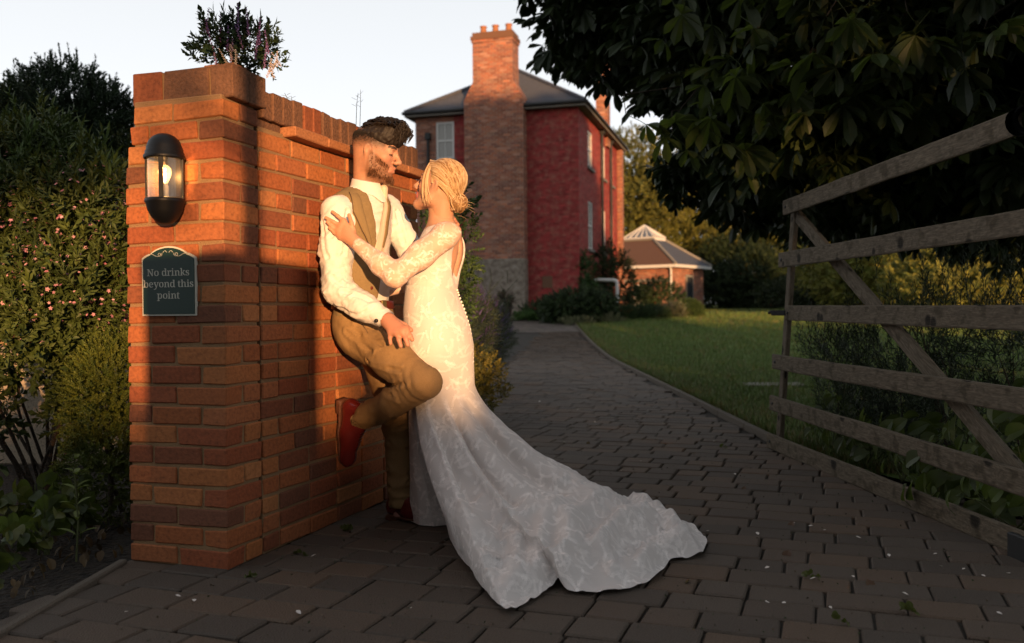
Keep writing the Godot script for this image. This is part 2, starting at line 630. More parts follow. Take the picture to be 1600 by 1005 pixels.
func ground_and_drive() -> void:
	# the ground reaches the horizon; the lawn lies on it on the right and before the house
	structure("ground", sheet(-260, 260, 120, -300, 26, 105, -0.03), mt.soil)
	structure("lawn", sheet(1.86, 60, -2.0, -95, 40, 120, 0.012, func(u, z): return lerpf(drive_right(z) + 0.06, 60.0, u * u)), mt.lawn)
	structure("paving_bed", sheet(-4, 2, 6.0, -34.5, 6, 60, -0.012, func(u, z): return lerpf(-1.46 if z < -3.3 else -1.55, drive_right(z), u)), mt.joint)
	# blocks in courses across the drive; the courses run square to the wall
	var sets := [0.165, 0.215, 0.24]
	var shapes := {}
	for k in 3:
		shapes[k] = []
		for j in 4:
			var m := M.new()
			m.box(Transform3D(Basis(), Vector3(0, -0.03, 0)), Vector3(sets[k] * 0.5 - 0.0026, 0.03, 0.0788), 0.006, 0.0022, rng)
			shapes[k].append(m.done())
	var eye := Vector3(0, 0.945, 0)
	var all := []
	var basis := Basis(OUT, Vector3.UP, -ALONG)
	var bend := noise(0.35, 2, 4)
	for row in range(-26, 185):
		var t := row * 0.163
		var s := -9.6 - rng.randf() * 0.2
		while s < 4.6:
			var k := rng.randi() % 3
			var c: Vector3 = CORNER + ALONG * t + OUT * (s + sets[k] * 0.5)
			s += sets[k] + 0.003
			if c.z > 1.2 or c.z < -24.0: continue
			if c.x > drive_right(c.z) - 0.02 or c.x < (-1.53 + 0.11 * maxf(0.0, -2.6 - c.z)): continue
			var from: Vector3 = c - CORNER
			if from.dot(OUT) < -0.08 and from.dot(ALONG) > 0.10 and from.dot(ALONG) < 1.62: continue     # under the wall
			var y := bend.get_noise_2d(c.x * 3.0, c.z * 3.0) * 0.006 + rng.randf_range(-0.0015, 0.0015)
			var tilt := Basis.from_euler(Vector3(rng.randf_range(-1, 1) * 0.010, rng.randf_range(-1, 1) * 0.010, rng.randf_range(-1, 1) * 0.010))
			all.append([Vector3(c.x, y + 0.002 + land(c.x, c.z), c.z), basis * tilt, k, rng.randi() % 4, rng.randi() % 5])
	var view := []
	var rest := []
	for b in all:
		var d: Vector3 = b[0] - eye
		if d.z < -2.55 and absf(d.x / d.z) < 0.62: view.append(b)
		else: rest.append(b)
	view.sort_custom(func(p, q): return p[0].z > q[0].z)
	var bed: Node3D = get_node("paving_bed")
	for j in view.size():
		var b: Array = view[j]
		if j < 300: part(bed, "paving_block", shapes[b[2]][b[3]], mt.paver[b[4]], Transform3D(b[1], b[0]))
		else: rest.append(b)
	var joined := {}
	for b in rest:
		var tone: int = b[4]
		if not joined.has(tone): joined[tone] = M.new()
		joined[tone].box(Transform3D(b[1], b[0] + Vector3(0, -0.03, 0)), Vector3(sets[b[2]] * 0.5 - 0.0026, 0.03, 0.0788), 0.006 if b[0].z > -9.0 else 0.0, 0.002, rng)
	for tone in joined:
		var o := part(bed, "paving_blocks_beyond", joined[tone].done(), mt.paver[tone])
		o.set_meta("kind", "stuff")
	# farther off, courses too small to tell apart
	var im := picture(512, 512, Color(0.42, 0.40, 0.38))
	var hm := picture(512, 512, grey(0.2))
	for r in 16:
		var x := rng.randi_range(0, 40)
		var end := x + 512
		while x < end - 8:
			var w: int = mini([34, 44, 50][rng.randi() % 3], end - x)
			var g := rng.randf_range(0.78, 1.0)
			var tint := Color(g, g * rng.randf_range(0.95, 1.0), g * rng.randf_range(0.92, 0.99))
			for yy in range(r * 32 + 1, r * 32 + 31):
				for xx in range(x + 1, x + w - 1):
					im.set_pixel(xx % 512, yy, tint)
					hm.set_pixel(xx % 512, yy, Color.WHITE)
			x += w
	var far := mat(lin(0.135, 0.115, 0.10), 0.78, ImageTexture.create_from_image(im), 0.39, ImageTexture.create_from_image(hm), 0.8)  # colour raised to carry the grazing sky sheen of the far drive
	structure("drive", sheet(-4, 2, -23.6, -34.3, 8, 50, 0.004, func(u, z): return lerpf(-1.6 - 2.5 * smoothstep(-27.0, -34.0, z), drive_right(z), u)), far)
	# kerbs: a thin concrete edging each side
	var kl := M.new()
	kl.bar(Vector3(-1.475, -0.008, -3.37), Vector3(-1.60, -0.008, -1.0), 0.034, 0.05, Vector3.UP, 0.006)
	kl.bar(Vector3(-1.60, 0.006, -1.0), Vector3(-1.72, 0.006, 1.6), 0.034, 0.05, Vector3.UP, 0.006)
	structure("left_kerb", kl.done(), mt.edging)
	var kr := M.new()
	var z := -6.1
	while z > -30.0:
		var a := Vector3(drive_right(z) + 0.03, land(1.8, z) + 0.012, z)
		var b := Vector3(drive_right(z - 0.9) + 0.03, land(1.8, z - 0.9) + 0.012, z - 0.9)
		kr.bar(a, b.lerp(a, 0.012), 0.05, 0.06, Vector3.UP, 0.006)
		z -= 0.9
	structure("right_kerb", kr.done(), mt.edging)

	# mown grass near enough to show its blades
	var blade := M.new()
	for k in 7:
		var a := rng.randf() * TAU
		var o := Vector3(rng.randf_range(-0.03, 0.03), 0, rng.randf_range(-0.03, 0.03))
		var s := Vector3(cos(a), 0, sin(a)) * 0.0035
		var top := o + Vector3(cos(a + 1.6) * rng.randf_range(0.005, 0.03), rng.randf_range(0.025, 0.05), sin(a + 1.6) * rng.randf_range(0.005, 0.03))
		blade.poly([o - s, o + s, top], Vector3(cos(a + 1.6), 0.3, sin(a + 1.6)))
	var at := []
	var tint := []
	for k in 42000:
		var zz := -5.0 - 26.0 * pow(rng.randf(), 1.4)
		var edge := drive_right(zz) + 0.10
		var x := edge + (rng.randf() ** 1.5) * (2.0 - zz * 0.42)
		at.append(Transform3D(Basis(Vector3.UP, rng.randf() * TAU).scaled(Vector3.ONE * rng.randf_range(0.7, 1.5) * (1.0 - zz * 0.03)), Vector3(x, land(x, zz) + 0.005, zz)))
		var dry := 1.0 if rng.randf() < 0.12 + 0.5 * maxf(0.0, 0.5 - (x - edge)) else 0.0
		tint.append(Color(0.095, 0.14, 0.032).lerp(Color(0.17, 0.12, 0.05), dry * 0.8) * rng.randf_range(0.7, 1.25))
	for k in 12000:   # where low sun strikes the far lawn
		var zz := rng.randf_range(-52.0, -35.0)
		var x := rng.randf_range(6.5, 24.0)
		at.append(Transform3D(Basis(Vector3.UP, rng.randf() * TAU).scaled(Vector3(6, 2.6, 6)), Vector3(x, land(x, zz) + 0.005, zz)))
		tint.append(Color(0.10, 0.13, 0.03) * rng.randf_range(0.8, 1.2))
	many(self, "mown_grass", blade.done(), leafy(Color.WHITE, 0.3), at, tint)
	tag(get_node("mown_grass"), "short mown grass of the lawn beside the drive", "grass")

# ---------------------------------------------------------------- pillar and wall, brick by brick
var brick_shapes := {}

func brick_mesh(l: float, h: float, d: float, wear := 0.0030) -> Mesh:
	var key := "%d_%d_%d" % [roundi(l * 1000), roundi(h * 1000), roundi(d * 1000)]
	if not brick_shapes.has(key): brick_shapes[key] = []
	var list: Array = brick_shapes[key]
	if list.size() < 5:
		var m := M.new()
		m.box(Transform3D(), Vector3(l, h, d) * 0.5, 0.0042, wear, rng)
		list.append(m.done())
		return list[-1]
	return list[rng.randi() % 5]

func brick_tone() -> Material:
	var r := rng.randf()
	return mt.brick[0 if r < 0.26 else 1 if r < 0.44 else 2 if r < 0.62 else 3 if r < 0.74 else 4 if r < 0.82 else 5 if r < 0.88 else 6]

func wall_at(t: float, y: float, n: float) -> Vector3:
	return CORNER + ALONG * t + OUT * n + Vector3(0, y, 0)

func lay(parent: Node3D, t: float, y: float, n: float, lt: float, h: float, ln: float, name_ := "brick", m: Material = null) -> void:
	# one brick, its middle at t, y, n in the wall's axes; lt along, ln across
	var p := wall_at(t, y, n) - parent.position
	p += OUT * rng.randf_range(-0.001, 0.002) + Vector3(0, rng.randf_range(-0.0015, 0.0015), 0) + ALONG * rng.randf_range(-0.0015, 0.0015)
	var b := Basis(OUT, Vector3.UP, -ALONG) * Basis.from_euler(Vector3(rng.randf_range(-1, 1), rng.randf_range(-1, 1), rng.randf_range(-1, 1)) * 0.006)
	part(parent, name_, brick_mesh(ln, h, lt), m if m else brick_tone(), Transform3D(b, p))

func brick_pillar() -> void:
	var o := thing("brick_pillar", "red brick end pillar of the wall carrying the lantern and the green notice", "pillar", "", CORNER)
	var H := 0.0635
	for k in 23:
		var y := 0.0375 + k * 0.075
		var pull := 0.0
		if k >= 20: pull = (k - 19) * 0.014       # weathered back at the far end
		if k % 2 == 0:
			lay(o, 0.0512, y, -0.1075 + 0.0, 0.1025, H, 0.215)
			lay(o, 0.0512, y, -0.3325 + pull * 0.5, 0.1025, H, 0.215 - pull)
			lay(o, 0.1638, y, -0.1075, 0.1025, H, 0.215)
			lay(o, 0.1638, y, -0.3325 + pull * 0.5, 0.1025, H, 0.215 - pull)
		else:
			lay(o, 0.1075, y, -0.0512, 0.215, H, 0.1025)
			lay(o, 0.0512, y, -0.22, 0.1025, H, 0.215)
			lay(o, 0.1638, y, -0.22, 0.1025, H, 0.215)
			lay(o, 0.1075, y, -0.3888 + pull * 0.5, 0.215, H, 0.1025 - pull)
	var m := M.new()
	m.box(Transform3D(Basis(OUT, Vector3.UP, -ALONG), wall_at(0.1075, 0.77, -0.22) - CORNER), Vector3(0.2138, 0.77, 0.1013), 0.004)
	m.box(Transform3D(Basis(OUT, Vector3.UP, -ALONG), wall_at(0.1075, 1.63, -0.205) - CORNER), Vector3(0.1963, 0.11, 0.0998), 0.004)
	part(o, "mortar", m.done(), mt.mortar)
	# cap: bricks on edge, oversailing
	for q in [[-0.355, 0.135], [-0.178, 0.205], [-0.022, 0.095]]:
		lay(o, 0.075, 1.790, q[0], 0.1025, 0.120, q[1], "cap_brick", mt.brick[3] if q[0] < -0.3 else mt.coping)
		lay(o, 0.186, 1.790, q[0], 0.1025, 0.120, q[1], "cap_brick", mt.coping)
	m = M.new()
	m.box(Transform3D(Basis(OUT, Vector3.UP, -ALONG), wall_at(0.1305, 1.789, -0.199) - CORNER), Vector3(0.218, 0.057, 0.100), 0.003)
	part(o, "mortar", m.done(), mt.mortar)
	var tw := thing("flower_trough", "low terracotta trough of flowers standing on the pillar cap", "planter", "", wall_at(0.155, 1.851, -0.085))
	m = M.new()
	var bt := Basis(OUT, Vector3.UP, -ALONG)
	for s in [-1, 1]:
		m.box(Transform3D(bt, bt * Vector3(s * 0.060, 0.013, 0)), Vector3(0.006, 0.013, 0.060), 0.003)
		m.box(Transform3D(bt, bt * Vector3(0, 0.013, s * 0.054)), Vector3(0.054, 0.013, 0.006), 0.003)
	m.box(Transform3D(bt, bt * Vector3(0, 0.008, 0)), Vector3(0.054, 0.006, 0.048), 0.002)
	part(tw, "trough", m.done(), mt.terracotta)
	m = M.new()
	m.box(Transform3D(bt, bt * Vector3(0, 0.014, 0)), Vector3(0.053, 0.007, 0.047), 0.003)
	part(tw, "soil", m.done(), mt.soil)

func brick_wall() -> void:
	var o := thing("garden_wall", "old red brick garden wall with brick-on-edge coping that the groom leans on", "wall", "", CORNER)
	for k in 22:
		var y := 0.0375 + k * 0.075
		var t := 0.228
		var first := true
		while t < 1.655:
			var l := 0.215
			if first and k % 2 == 0: l = 0.1025
			elif rng.randf() < 0.16: l = 0.1025
			if t + l > 1.66: l = 1.66 - t
			if l < 0.03: break
			lay(o, t + l * 0.5, y, -0.05 + rng.randf_range(-0.001, 0.003), l - 0.002, 0.0635, 0.1)
			t += l + 0.010
			first = false
	var m := M.new()
	m.box(Transform3D(Basis(OUT, Vector3.UP, -ALONG), wall_at(0.943, 0.832, -0.1112) - CORNER), Vector3(0.105, 0.832, 0.7135), 0.003)
	part(o, "mortar", m.done(), mt.mortar)
	var t := 0.395
	while t < 1.66:                      # projecting tile course
		var l := minf(0.262, 1.668 - t)
		lay(o, t + l * 0.5, 1.671, -0.085, l - 0.006, 0.040, 0.28, "creasing_tile", mt.creasing)
		t += l
	t = 0.262
	var k := 0
	while t < 1.67:                      # bricks on edge
		var h := 0.112 + rng.randf_range(-0.006, 0.006)
		lay(o, t, 1.6955 + h * 0.5, -0.10, 0.066, h, 0.226, "coping_brick", mt.coping if rng.randf() < 0.7 else mt.brick[3])
		t += 0.0745
		k += 1
	m = M.new()
	m.box(Transform3D(Basis(OUT, Vector3.UP, -ALONG), wall_at(0.96, 1.743, -0.10) - CORNER), Vector3(0.106, 0.046, 0.70), 0.003)
	m.box(Transform3D(Basis(OUT, Vector3.UP, -ALONG), wall_at(0.31, 1.675, -0.11) - CORNER), Vector3(0.099, 0.0195, 0.08), 0.003)
	part(o, "mortar", m.done(), mt.coping)

func wall_lantern() -> void:
	# half-lantern on the pillar's front face, its middle 1.41 m up
	var face := -ALONG
	var c := wall_at(0.0, 1.432, -0.205) + face * 0.062
	var o := thing("wall_lantern", "black domed wall lantern with clear glass on the pillar", "lantern", "", c)
	o.scale = Vector3(0.80, 0.90, 0.80)
	var b := Basis(OUT, Vector3.UP, face)
	var m := M.new()
	m.lathe(Transform3D(), [Vector2(0.088, 0.078), Vector2(0.0905, 0.082), Vector2(0.0905, 0.092), Vector2(0.084, 0.096), Vector2(0.084, 0.108), Vector2(0.079, 0.112), Vector2(0.078, 0.125), Vector2(0.068, 0.150), Vector2(0.05, 0.168), Vector2(0.03, 0.178), Vector2(0.0, 0.182)], 40)
	part(o, "dome", m.done(), mt.black)
	m = M.new()
	m.lathe(Transform3D(), [Vector2(0.0, -0.185), Vector2(0.018, -0.183), Vector2(0.035, -0.178), Vector2(0.058, -0.158), Vector2(0.076, -0.128), Vector2(0.083, -0.1), Vector2(0.088, -0.096), Vector2(0.088, -0.084), Vector2(0.08, -0.080), Vector2(0.0, -0.078)], 40)
	part(o, "bowl", m.done(), mt.black)
	for a in [0.50, 0.50 + PI * 0.5, 0.50 - PI * 0.5, 0.50 + PI]:
		m = M.new()
		var d := b * Vector3(sin(a), 0, cos(a))
		m.bar(d * 0.0795 + Vector3(0, -0.085, 0), d * 0.0795 + Vector3(0, 0.085, 0), 0.020, 0.008, d, 0.001)
		part(o, "bar", m.done(), mt.black)
	m = M.new()
	m.lathe(Transform3D(), [Vector2(0.0745, -0.081), Vector2(0.0745, 0.081)], 40)
	part(o, "glass", m.done(), mt.glass)
	m = M.new()
	m.box(Transform3D(b, -face * 0.063), Vector3(0.045, 0.095, 0.006), 0.002)
	m.box(Transform3D(b, -face * 0.05 + Vector3(0, -0.11, 0)), Vector3(0.02, 0.02, 0.02), 0.002)
	part(o, "back_plate", m.done(), mt.black)
	m = M.new()
	m.lathe(Transform3D(), [Vector2(0.0, -0.08), Vector2(0.017, -0.08), Vector2(0.017, -0.03), Vector2(0.0135, -0.028), Vector2(0.0135, -0.02)], 20)
	part(o, "lamp_holder", m.done(), mt.white_paint)
	m = M.new()
	m.lathe(Transform3D(), [Vector2(0.0125, -0.021), Vector2(0.017, -0.010), Vector2(0.026, 0.01), Vector2(0.030, 0.026), Vector2(0.027, 0.042), Vector2(0.016, 0.053), Vector2(0.0, 0.056)], 24)
	var bulb := part(o, "bulb", m.done(), mt.glass)
	m = M.new()
	var coil := []
	for k in 15: coil.append(b * Vector3(-0.012 + k * 0.0017, 0.018 + 0.004 * sin(k * 1.5), 0.004 * cos(k * 1.5)))
	m.tube(coil, coil.map(func(_p): return 0.0022), 6)
	var hot := StandardMaterial3D.new()
	hot.albedo_color = Color(1, 0.8, 0.5)
	hot.emission_enabled = true
	hot.emission = Color(1.0, 0.72, 0.38)
	hot.emission_energy_multiplier = 6.0
	part(bulb, "filament", m.done(), hot)
	var l := OmniLight3D.new()
	l.name = "lantern_light"
	l.light_color = Color(1.0, 0.72, 0.4)
	l.light_energy = 0.02
	l.light_size = 0.012
	l.omni_range = 6.0
	l.omni_attenuation = 2.0
	l.shadow_enabled = true
	l.position = Vector3(0, 0.018, 0)
	o.add_child(l)

func notice_sign() -> void:
	var face := -ALONG
	# the board's middle: 0.245 across the pillar's face, 1.015 up
	var c := wall_at(0.0, 1.062, -0.235) + face * 0.012
	var o := thing("notice_sign", "dark green notice with pale border forbidding drinks beyond this point", "sign", "", c)
	o.scale = Vector3(1.2, 1.06, 1.0)
	var b := Basis(OUT, Vector3.UP, face)
	var outline := func(grow: float) -> PackedVector2Array:
		var hw := 0.099 + grow
		var pts := PackedVector2Array([Vector2(-hw, -0.121 - grow), Vector2(hw, -0.121 - grow), Vector2(hw, 0.078 + grow)])
		for k in 5: pts.append(Vector2(hw - 0.018 + 0.018 * cos(k * 0.35) - 0.006 * k * 0.5, 0.081 + grow + 0.004 * k))
		for k in 13:
			var t := lerpf(0.9, -0.9, k / 12.0)
			pts.append(Vector2(sin(t) * 0.072 / sin(0.9), 0.092 + grow + 0.030 * (cos(t) - cos(0.9)) / (1.0 - cos(0.9))))
		for k in 5: pts.append(Vector2(-(hw - 0.018 + 0.018 * cos((4 - k) * 0.35) - 0.006 * (4 - k) * 0.5), 0.081 + grow + 0.004 * (4 - k)))
		pts.append(Vector2(-hw, 0.078 + grow))
		return pts
	var slab := func(pts: PackedVector2Array, z0: float, z1: float) -> ArrayMesh:
		var m := M.new()
		var mid := Vector3.ZERO
		var tri := Geometry2D.triangulate_polygon(pts)
		for k in range(0, tri.size(), 3):
			var q := [pts[tri[k]], pts[tri[k + 1]], pts[tri[k + 2]]].map(func(p): return b * Vector3(p.x, p.y, z1))
			m.poly(q, face)
		for k in pts.size():
			var p := pts[k]
			var q := pts[(k + 1) % pts.size()]
			m.poly([b * Vector3(p.x, p.y, z0), b * Vector3(q.x, q.y, z0), b * Vector3(q.x, q.y, z1), b * Vector3(p.x, p.y, z1)], b * Vector3(p.x + q.x, p.y + q.y, 0))
		return m.done()
	part(o, "border", slab.call(outline.call(0.0), -0.009, 0.0), mt.sign_ink)
	part(o, "board", slab.call(outline.call(-0.0055), -0.002, 0.0025), mt.sign)
	var font := SystemFont.new()
	font.font_names = PackedStringArray(["Droid Serif"])
	var lines := ["No drinks", "beyond this", "point"]
	for k in 3:
		var tm := TextMesh.new()
		tm.text = lines[k]
		tm.font = font
		tm.font_size = 64
		tm.pixel_size = 0.00052
		tm.depth = 0.0012
		tm.curve_step = 1.0
		part(o, "lettering", tm, mt.sign_ink, Transform3D(b, b * Vector3(0, 0.030 - k * 0.040, 0.0032)))
	# scrolls under the arch
	for s in [-1.0, 1.0]:
		var m := M.new()
		var p := []
		for k in 26:
			var t := k / 25.0
			var r := lerpf(0.009, 0.0015, t)
			p.append(b * Vector3(s * (0.030 + cos(t * 8.0 + 2.6) * r), 0.094 + sin(t * 8.0 + 2.6) * r, 0.003))
		m.tube(p, p.map(func(_q): return 0.0009), 5)
		p = []
		for k in 16:
			var t := k / 15.0
			p.append(b * Vector3(s * lerpf(0.024, 0.066, t), 0.094 - 0.006 * sin(t * PI * 1.6) - 0.005 * t, 0.003))
		m.tube(p, p.map(func(_q): return 0.001), 5)
		p = []
		for k in 12:
			var t := k / 11.0
			p.append(b * Vector3(s * (0.004 + 0.014 * t), 0.100 + 0.006 * sin(t * PI), 0.003))
		m.tube(p, p.map(func(_q): return 0.001), 5)
		part(o, "scroll", m.done(), mt.sign_ink)

# ---------------------------------------------------------------- the red house and the annex
func course_pictures(tones: Array, mortar: Color, sd: int) -> Array:
	var r := RandomNumberGenerator.new()
	r.seed = sd
	var im := picture(512, 528, mortar)
	var hm := picture(512, 528, grey(0.25))
	for c in 24:
		var x := (c % 2) * 32
		for k in 8:
			var t: Color = tones[r.randi() % tones.size()] * r.randf_range(0.8, 1.08)
			for yy in range(c * 22 + 2, c * 22 + 21):
				for xx in range(x + 2, x + 62):
					im.set_pixel(xx % 512, yy, t)
					hm.set_pixel(xx % 512, yy, Color.WHITE)
			x += 64
	return [ImageTexture.create_from_image(im), ImageTexture.create_from_image(hm)]

func course_mat(pics: Array, over: Texture2D, mask: Texture2D, rough := 0.85) -> StandardMaterial3D:
	var m := StandardMaterial3D.new()
	m.roughness = rough
	m.metallic_specular = 0.3
	m.albedo_texture = pics[0]
	m.heightmap_enabled = true
	m.heightmap_texture = pics[1]
	m.heightmap_scale = 0.6
	m.uv1_triplanar = true
	m.uv1_triplanar_sharpness = 12.0
	m.uv1_scale = Vector3.ONE * 0.5556
	if over:
		m.detail_enabled = true
		m.detail_albedo = over
		m.detail_mask = mask
		m.detail_uv_layer = BaseMaterial3D.DETAIL_UV_2
		m.uv2_triplanar = true
		m.uv2_triplanar_sharpness = 12.0
		m.uv2_scale = Vector3.ONE * 0.16
	return m

func slab(x0: float, x1: float, y0: float, y1: float, z0: float, z1: float, bevel := 0.0) -> ArrayMesh:
	var m := M.new()
	m.box(Transform3D(Basis(), Vector3(x0 + x1, y0 + y1, z0 + z1) * 0.5), Vector3(x1 - x0, y1 - y0, z1 - z0) * 0.5, bevel)
	return m.done()

func sash(o: Node3D, c: Vector3, w: float, h: float, out: Vector3, bars := 2) -> void:
	# a white sash window, middle at c on the wall's face
	var side := Vector3.UP.cross(out)
	var b := Basis(side, Vector3.UP, out)
	var xf := Transform3D(b, c)
	var m := M.new()
	for s in [-1, 1]:
		m.box(xf * Transform3D(Basis(), Vector3(s * (w * 0.5 - 0.035), 0, 0.012)), Vector3(0.035, h * 0.5, 0.03))
		m.box(xf * Transform3D(Basis(), Vector3(0, s * (h * 0.5 - 0.035), 0.010)), Vector3(w * 0.5 - 0.071, 0.035, 0.03))
	m.box(xf * Transform3D(Basis(), Vector3(0, 0, 0.008)), Vector3(w * 0.5 - 0.071, 0.03, 0.03))
	for k in range(1, bars):
		var x := lerpf(-w * 0.5, w * 0.5, float(k) / bars)
		m.box(xf * Transform3D(Basis(), Vector3(x, h * 0.25, 0.004)), Vector3(0.014, h * 0.25 - 0.06, 0.022))
		m.box(xf * Transform3D(Basis(), Vector3(x, -h * 0.25, 0.004)), Vector3(0.014, h * 0.25 - 0.06, 0.022))
	var win := part(o, "window", m.done(), mt.white_paint)
	for s in [-1, 1]:
		m = M.new()
		m.box(xf * Transform3D(Basis(), Vector3(0, s * h * 0.25, 0.0)), Vector3(w * 0.5 - 0.05, h * 0.25 - 0.02, 0.006))
		part(win, "pane", m.done(), mt.pale_pane)
	m = M.new()
	m.box(xf * Transform3D(Basis(), Vector3(0, -h * 0.5 - 0.05, 0.06)), Vector3(w * 0.5 + 0.09, 0.045, 0.09))
	part(win, "sill", m.done(), mt.kerb)

func red_house() -> void:
	var tones := [lin(0.31, 0.105, 0.06), lin(0.25, 0.088, 0.055), lin(0.36, 0.135, 0.075), lin(0.20, 0.08, 0.058), lin(0.33, 0.165, 0.115)]
	var bare := course_pictures(tones, lin(0.27, 0.22, 0.17), 5)
	var painted := course_pictures([lin(0.27, 0.036, 0.034), lin(0.245, 0.032, 0.030), lin(0.29, 0.042, 0.038)], lin(0.20, 0.036, 0.034), 6)
	var patch := noise_tex(0.012, [grey(0), grey(0), grey(0.1), grey(0.3), grey(0.65), grey(0.8)], 6, 512, 31)
	var worn := noise_tex(0.06, [lin(0.19, 0.085, 0.065), lin(0.25, 0.085, 0.06), lin(0.30, 0.19, 0.15)], 4, 512, 32)
	var stain := noise_tex(0.05, [lin(0.19, 0.10, 0.08), lin(0.30, 0.12, 0.07), lin(0.30, 0.24, 0.19)], 4, 512, 33)
	mt.house_red = course_mat(painted, worn, patch)
	mt.house_brick = course_mat(bare, stain, noise_tex(0.02, [grey(0), grey(0), grey(0.3), grey(0.7)], 5, 512, 35))
	mt.render_coat = mat(lin(0.30, 0.26, 0.215), 0.95, noise_tex(0.02, [Color(0.55, 0.5, 0.48), Color(0.8, 0.78, 0.76), Color(1, 1, 1)], 6, 512, 36), 0.5, mt.pits, 0.4)
	mt.slate = mat(lin(0.075, 0.08, 0.10), 0.6, noise_tex(0.05, [grey(0.6), grey(0.9), grey(1.0)], 3, 256, 37), 1.2, noise_tex(0.09, [], 2, 256, 38), 1.0)
	var base := Vector3(2.27, 0.72, -30.0)
	var o := thing("red_house", "two storey red painted brick house with slate hipped roof and tall chimney breast", "house", "", base)
	o.basis = Basis(Vector3(0.9635, 0, 0.268), Vector3.UP, Vector3(-0.268, 0, 0.9635))
	var E := 7.05
	# front wall: painted part, bare part with a window opening, side wall with openings
	part(o, "wall", slab(-1.80, 0, -0.8, E, -0.32, 0), mt.house_red)
	var front := M.new()
	var wx0 := -5.05
	var wx1 := -4.39
	for r in [[-5.82, wx0, -0.8, E], [wx1, -3.80, -0.8, E], [wx0, wx1, -0.8, 5.48], [wx0, wx1, 6.78, E]]:
		front.box(Transform3D(Basis(), Vector3((r[0] + r[1]) * 0.5, (r[2] + r[3]) * 0.5, -0.16)), Vector3((r[1] - r[0]) * 0.5, (r[3] - r[2]) * 0.5, 0.16))
	part(o, "wall", front.done(), mt.house_brick)
	part(o, "wall", slab(-4.385, -3.86, -0.8, E - 0.01, 0.0, 0.006), mt.house_red)
	sash(o, Vector3(-4.72, 6.13, -0.06), 0.66, 1.30, Vector3(0, 0, 1), 2)
	var side := M.new()
	var cuts := [[2.12, 0.95, 2.35, 4.05], [2.12, 0.95, 5.25, 6.55], [4.85, 0.95, 2.35, 4.05], [4.85, 0.95, 5.25, 6.55], [6.9, 0.8, 2.35, 4.05], [6.9, 0.8, 5.25, 6.55]]
	var z := 0.325
	for k in 3:
		var c: Array = cuts[k * 2]
		var a: float = c[0] - c[1] * 0.5
		var b: float = c[0] + c[1] * 0.5
		for r in [[z, a, -0.8, E], [a, b, -0.8, 2.35], [a, b, 4.05, 5.25], [a, b, 6.55, E]]:
			side.box(Transform3D(Basis(), Vector3(-0.16, (r[2] + r[3]) * 0.5, -(r[0] + r[1]) * 0.5)), Vector3(0.16, (r[3] - r[2]) * 0.5, (r[1] - r[0]) * 0.5))
		z = b
	side.box(Transform3D(Basis(), Vector3(-0.16, (E - 0.8) * 0.5, -(z + 8.73) * 0.5)), Vector3(0.16, (E + 0.8) * 0.5, (8.73 - z) * 0.5))
	part(o, "wall", side.done(), mt.house_red)
	for c in cuts: sash(o, Vector3(-0.07, (c[2] + c[3]) * 0.5, -c[0]), c[1], c[3] - c[2], Vector3(1, 0, 0), 2)
	part(o, "wall", slab(-5.82, -0.33, -0.8, E, -8.73, -8.45), mt.house_brick)
	part(o, "wall", slab(-5.82, -5.52, -0.8, E, -8.44, -0.33), mt.house_brick)
	part(o, "bay", slab(0.003, 0.22, -0.8, E - 0.1, -8.7, -8.3), mt.house_brick)
	# chimney breast and stack
	part(o, "chimney_breast", slab(-3.867, -1.786, 1.95, 7.35, -0.05, 0.45), mt.house_brick)
	part(o, "rendered_base", slab(-3.885, -1.77, -0.8, 1.95, 0.003, 0.47, 0.02), mt.render_coat)
	var sh := M.new()
	var q := [Vector3(-3.867, 7.35, 0.45), Vector3(-1.786, 7.35, 0.45), Vector3(-2.14, 7.95, 0.45), Vector3(-3.544, 7.95, 0.45)]
	var q2 := q.map(func(p): return Vector3(p.x, p.y, -0.3))
	sh.poly(q, Vector3(0, 0, 1))
	sh.poly(q2, Vector3(0, 0, -1))
	sh.poly([q[1], q[2], q2[2], q2[1]], Vector3(1, 0.6, 0))
	sh.poly([q[0], q[3], q2[3], q2[0]], Vector3(-1, 0.6, 0))
	sh.poly([q[0], q[1], q2[1], q2[0]], Vector3(0, -1, 0))
	part(o, "chimney_shoulder", sh.done(), mt.house_brick)
	var ch := part(o, "chimney", slab(-3.544, -2.14, 7.95, 9.28, -0.35, 0.45), mt.house_brick)
	part(ch, "chimney_band", slab(-3.575, -2.11, 9.28, 9.37, -0.38, 0.48), mt.house_brick)
	part(ch, "chimney_band", slab(-3.60, -2.085, 9.37, 9.49, -0.40, 0.505), mt.coping)
	part(ch, "chimney_band", slab(-3.55, -2.135, 9.49, 9.62, -0.35, 0.455), mt.coping)
	for x in [-3.27, -2.84, -2.37]:
		var p := M.new()
		p.lathe(Transform3D(Basis(), Vector3(x, 9.62, 0.05)), [Vector2(0.13, 0.0), Vector2(0.115, 0.03), Vector2(0.10, 0.26), Vector2(0.125, 0.28), Vector2(0.125, 0.31), Vector2(0.08, 0.32)], 16)
		part(ch, "chimney_pot", p.done(), mt.terracotta)
	# hipped roof
	var ov := 0.28
	var y0 := E + 0.06
	var c := [Vector3(-5.82 - ov, y0, ov), Vector3(ov, y0, ov), Vector3(ov, y0, -8.73 - ov), Vector3(-5.82 - ov, y0, -8.73 - ov)]
	var a1 := Vector3(-2.91, 9.15, -2.91)
	var a2 := Vector3(-2.91, 9.15, -5.8)
	var rf := M.new()
	var courses := 16
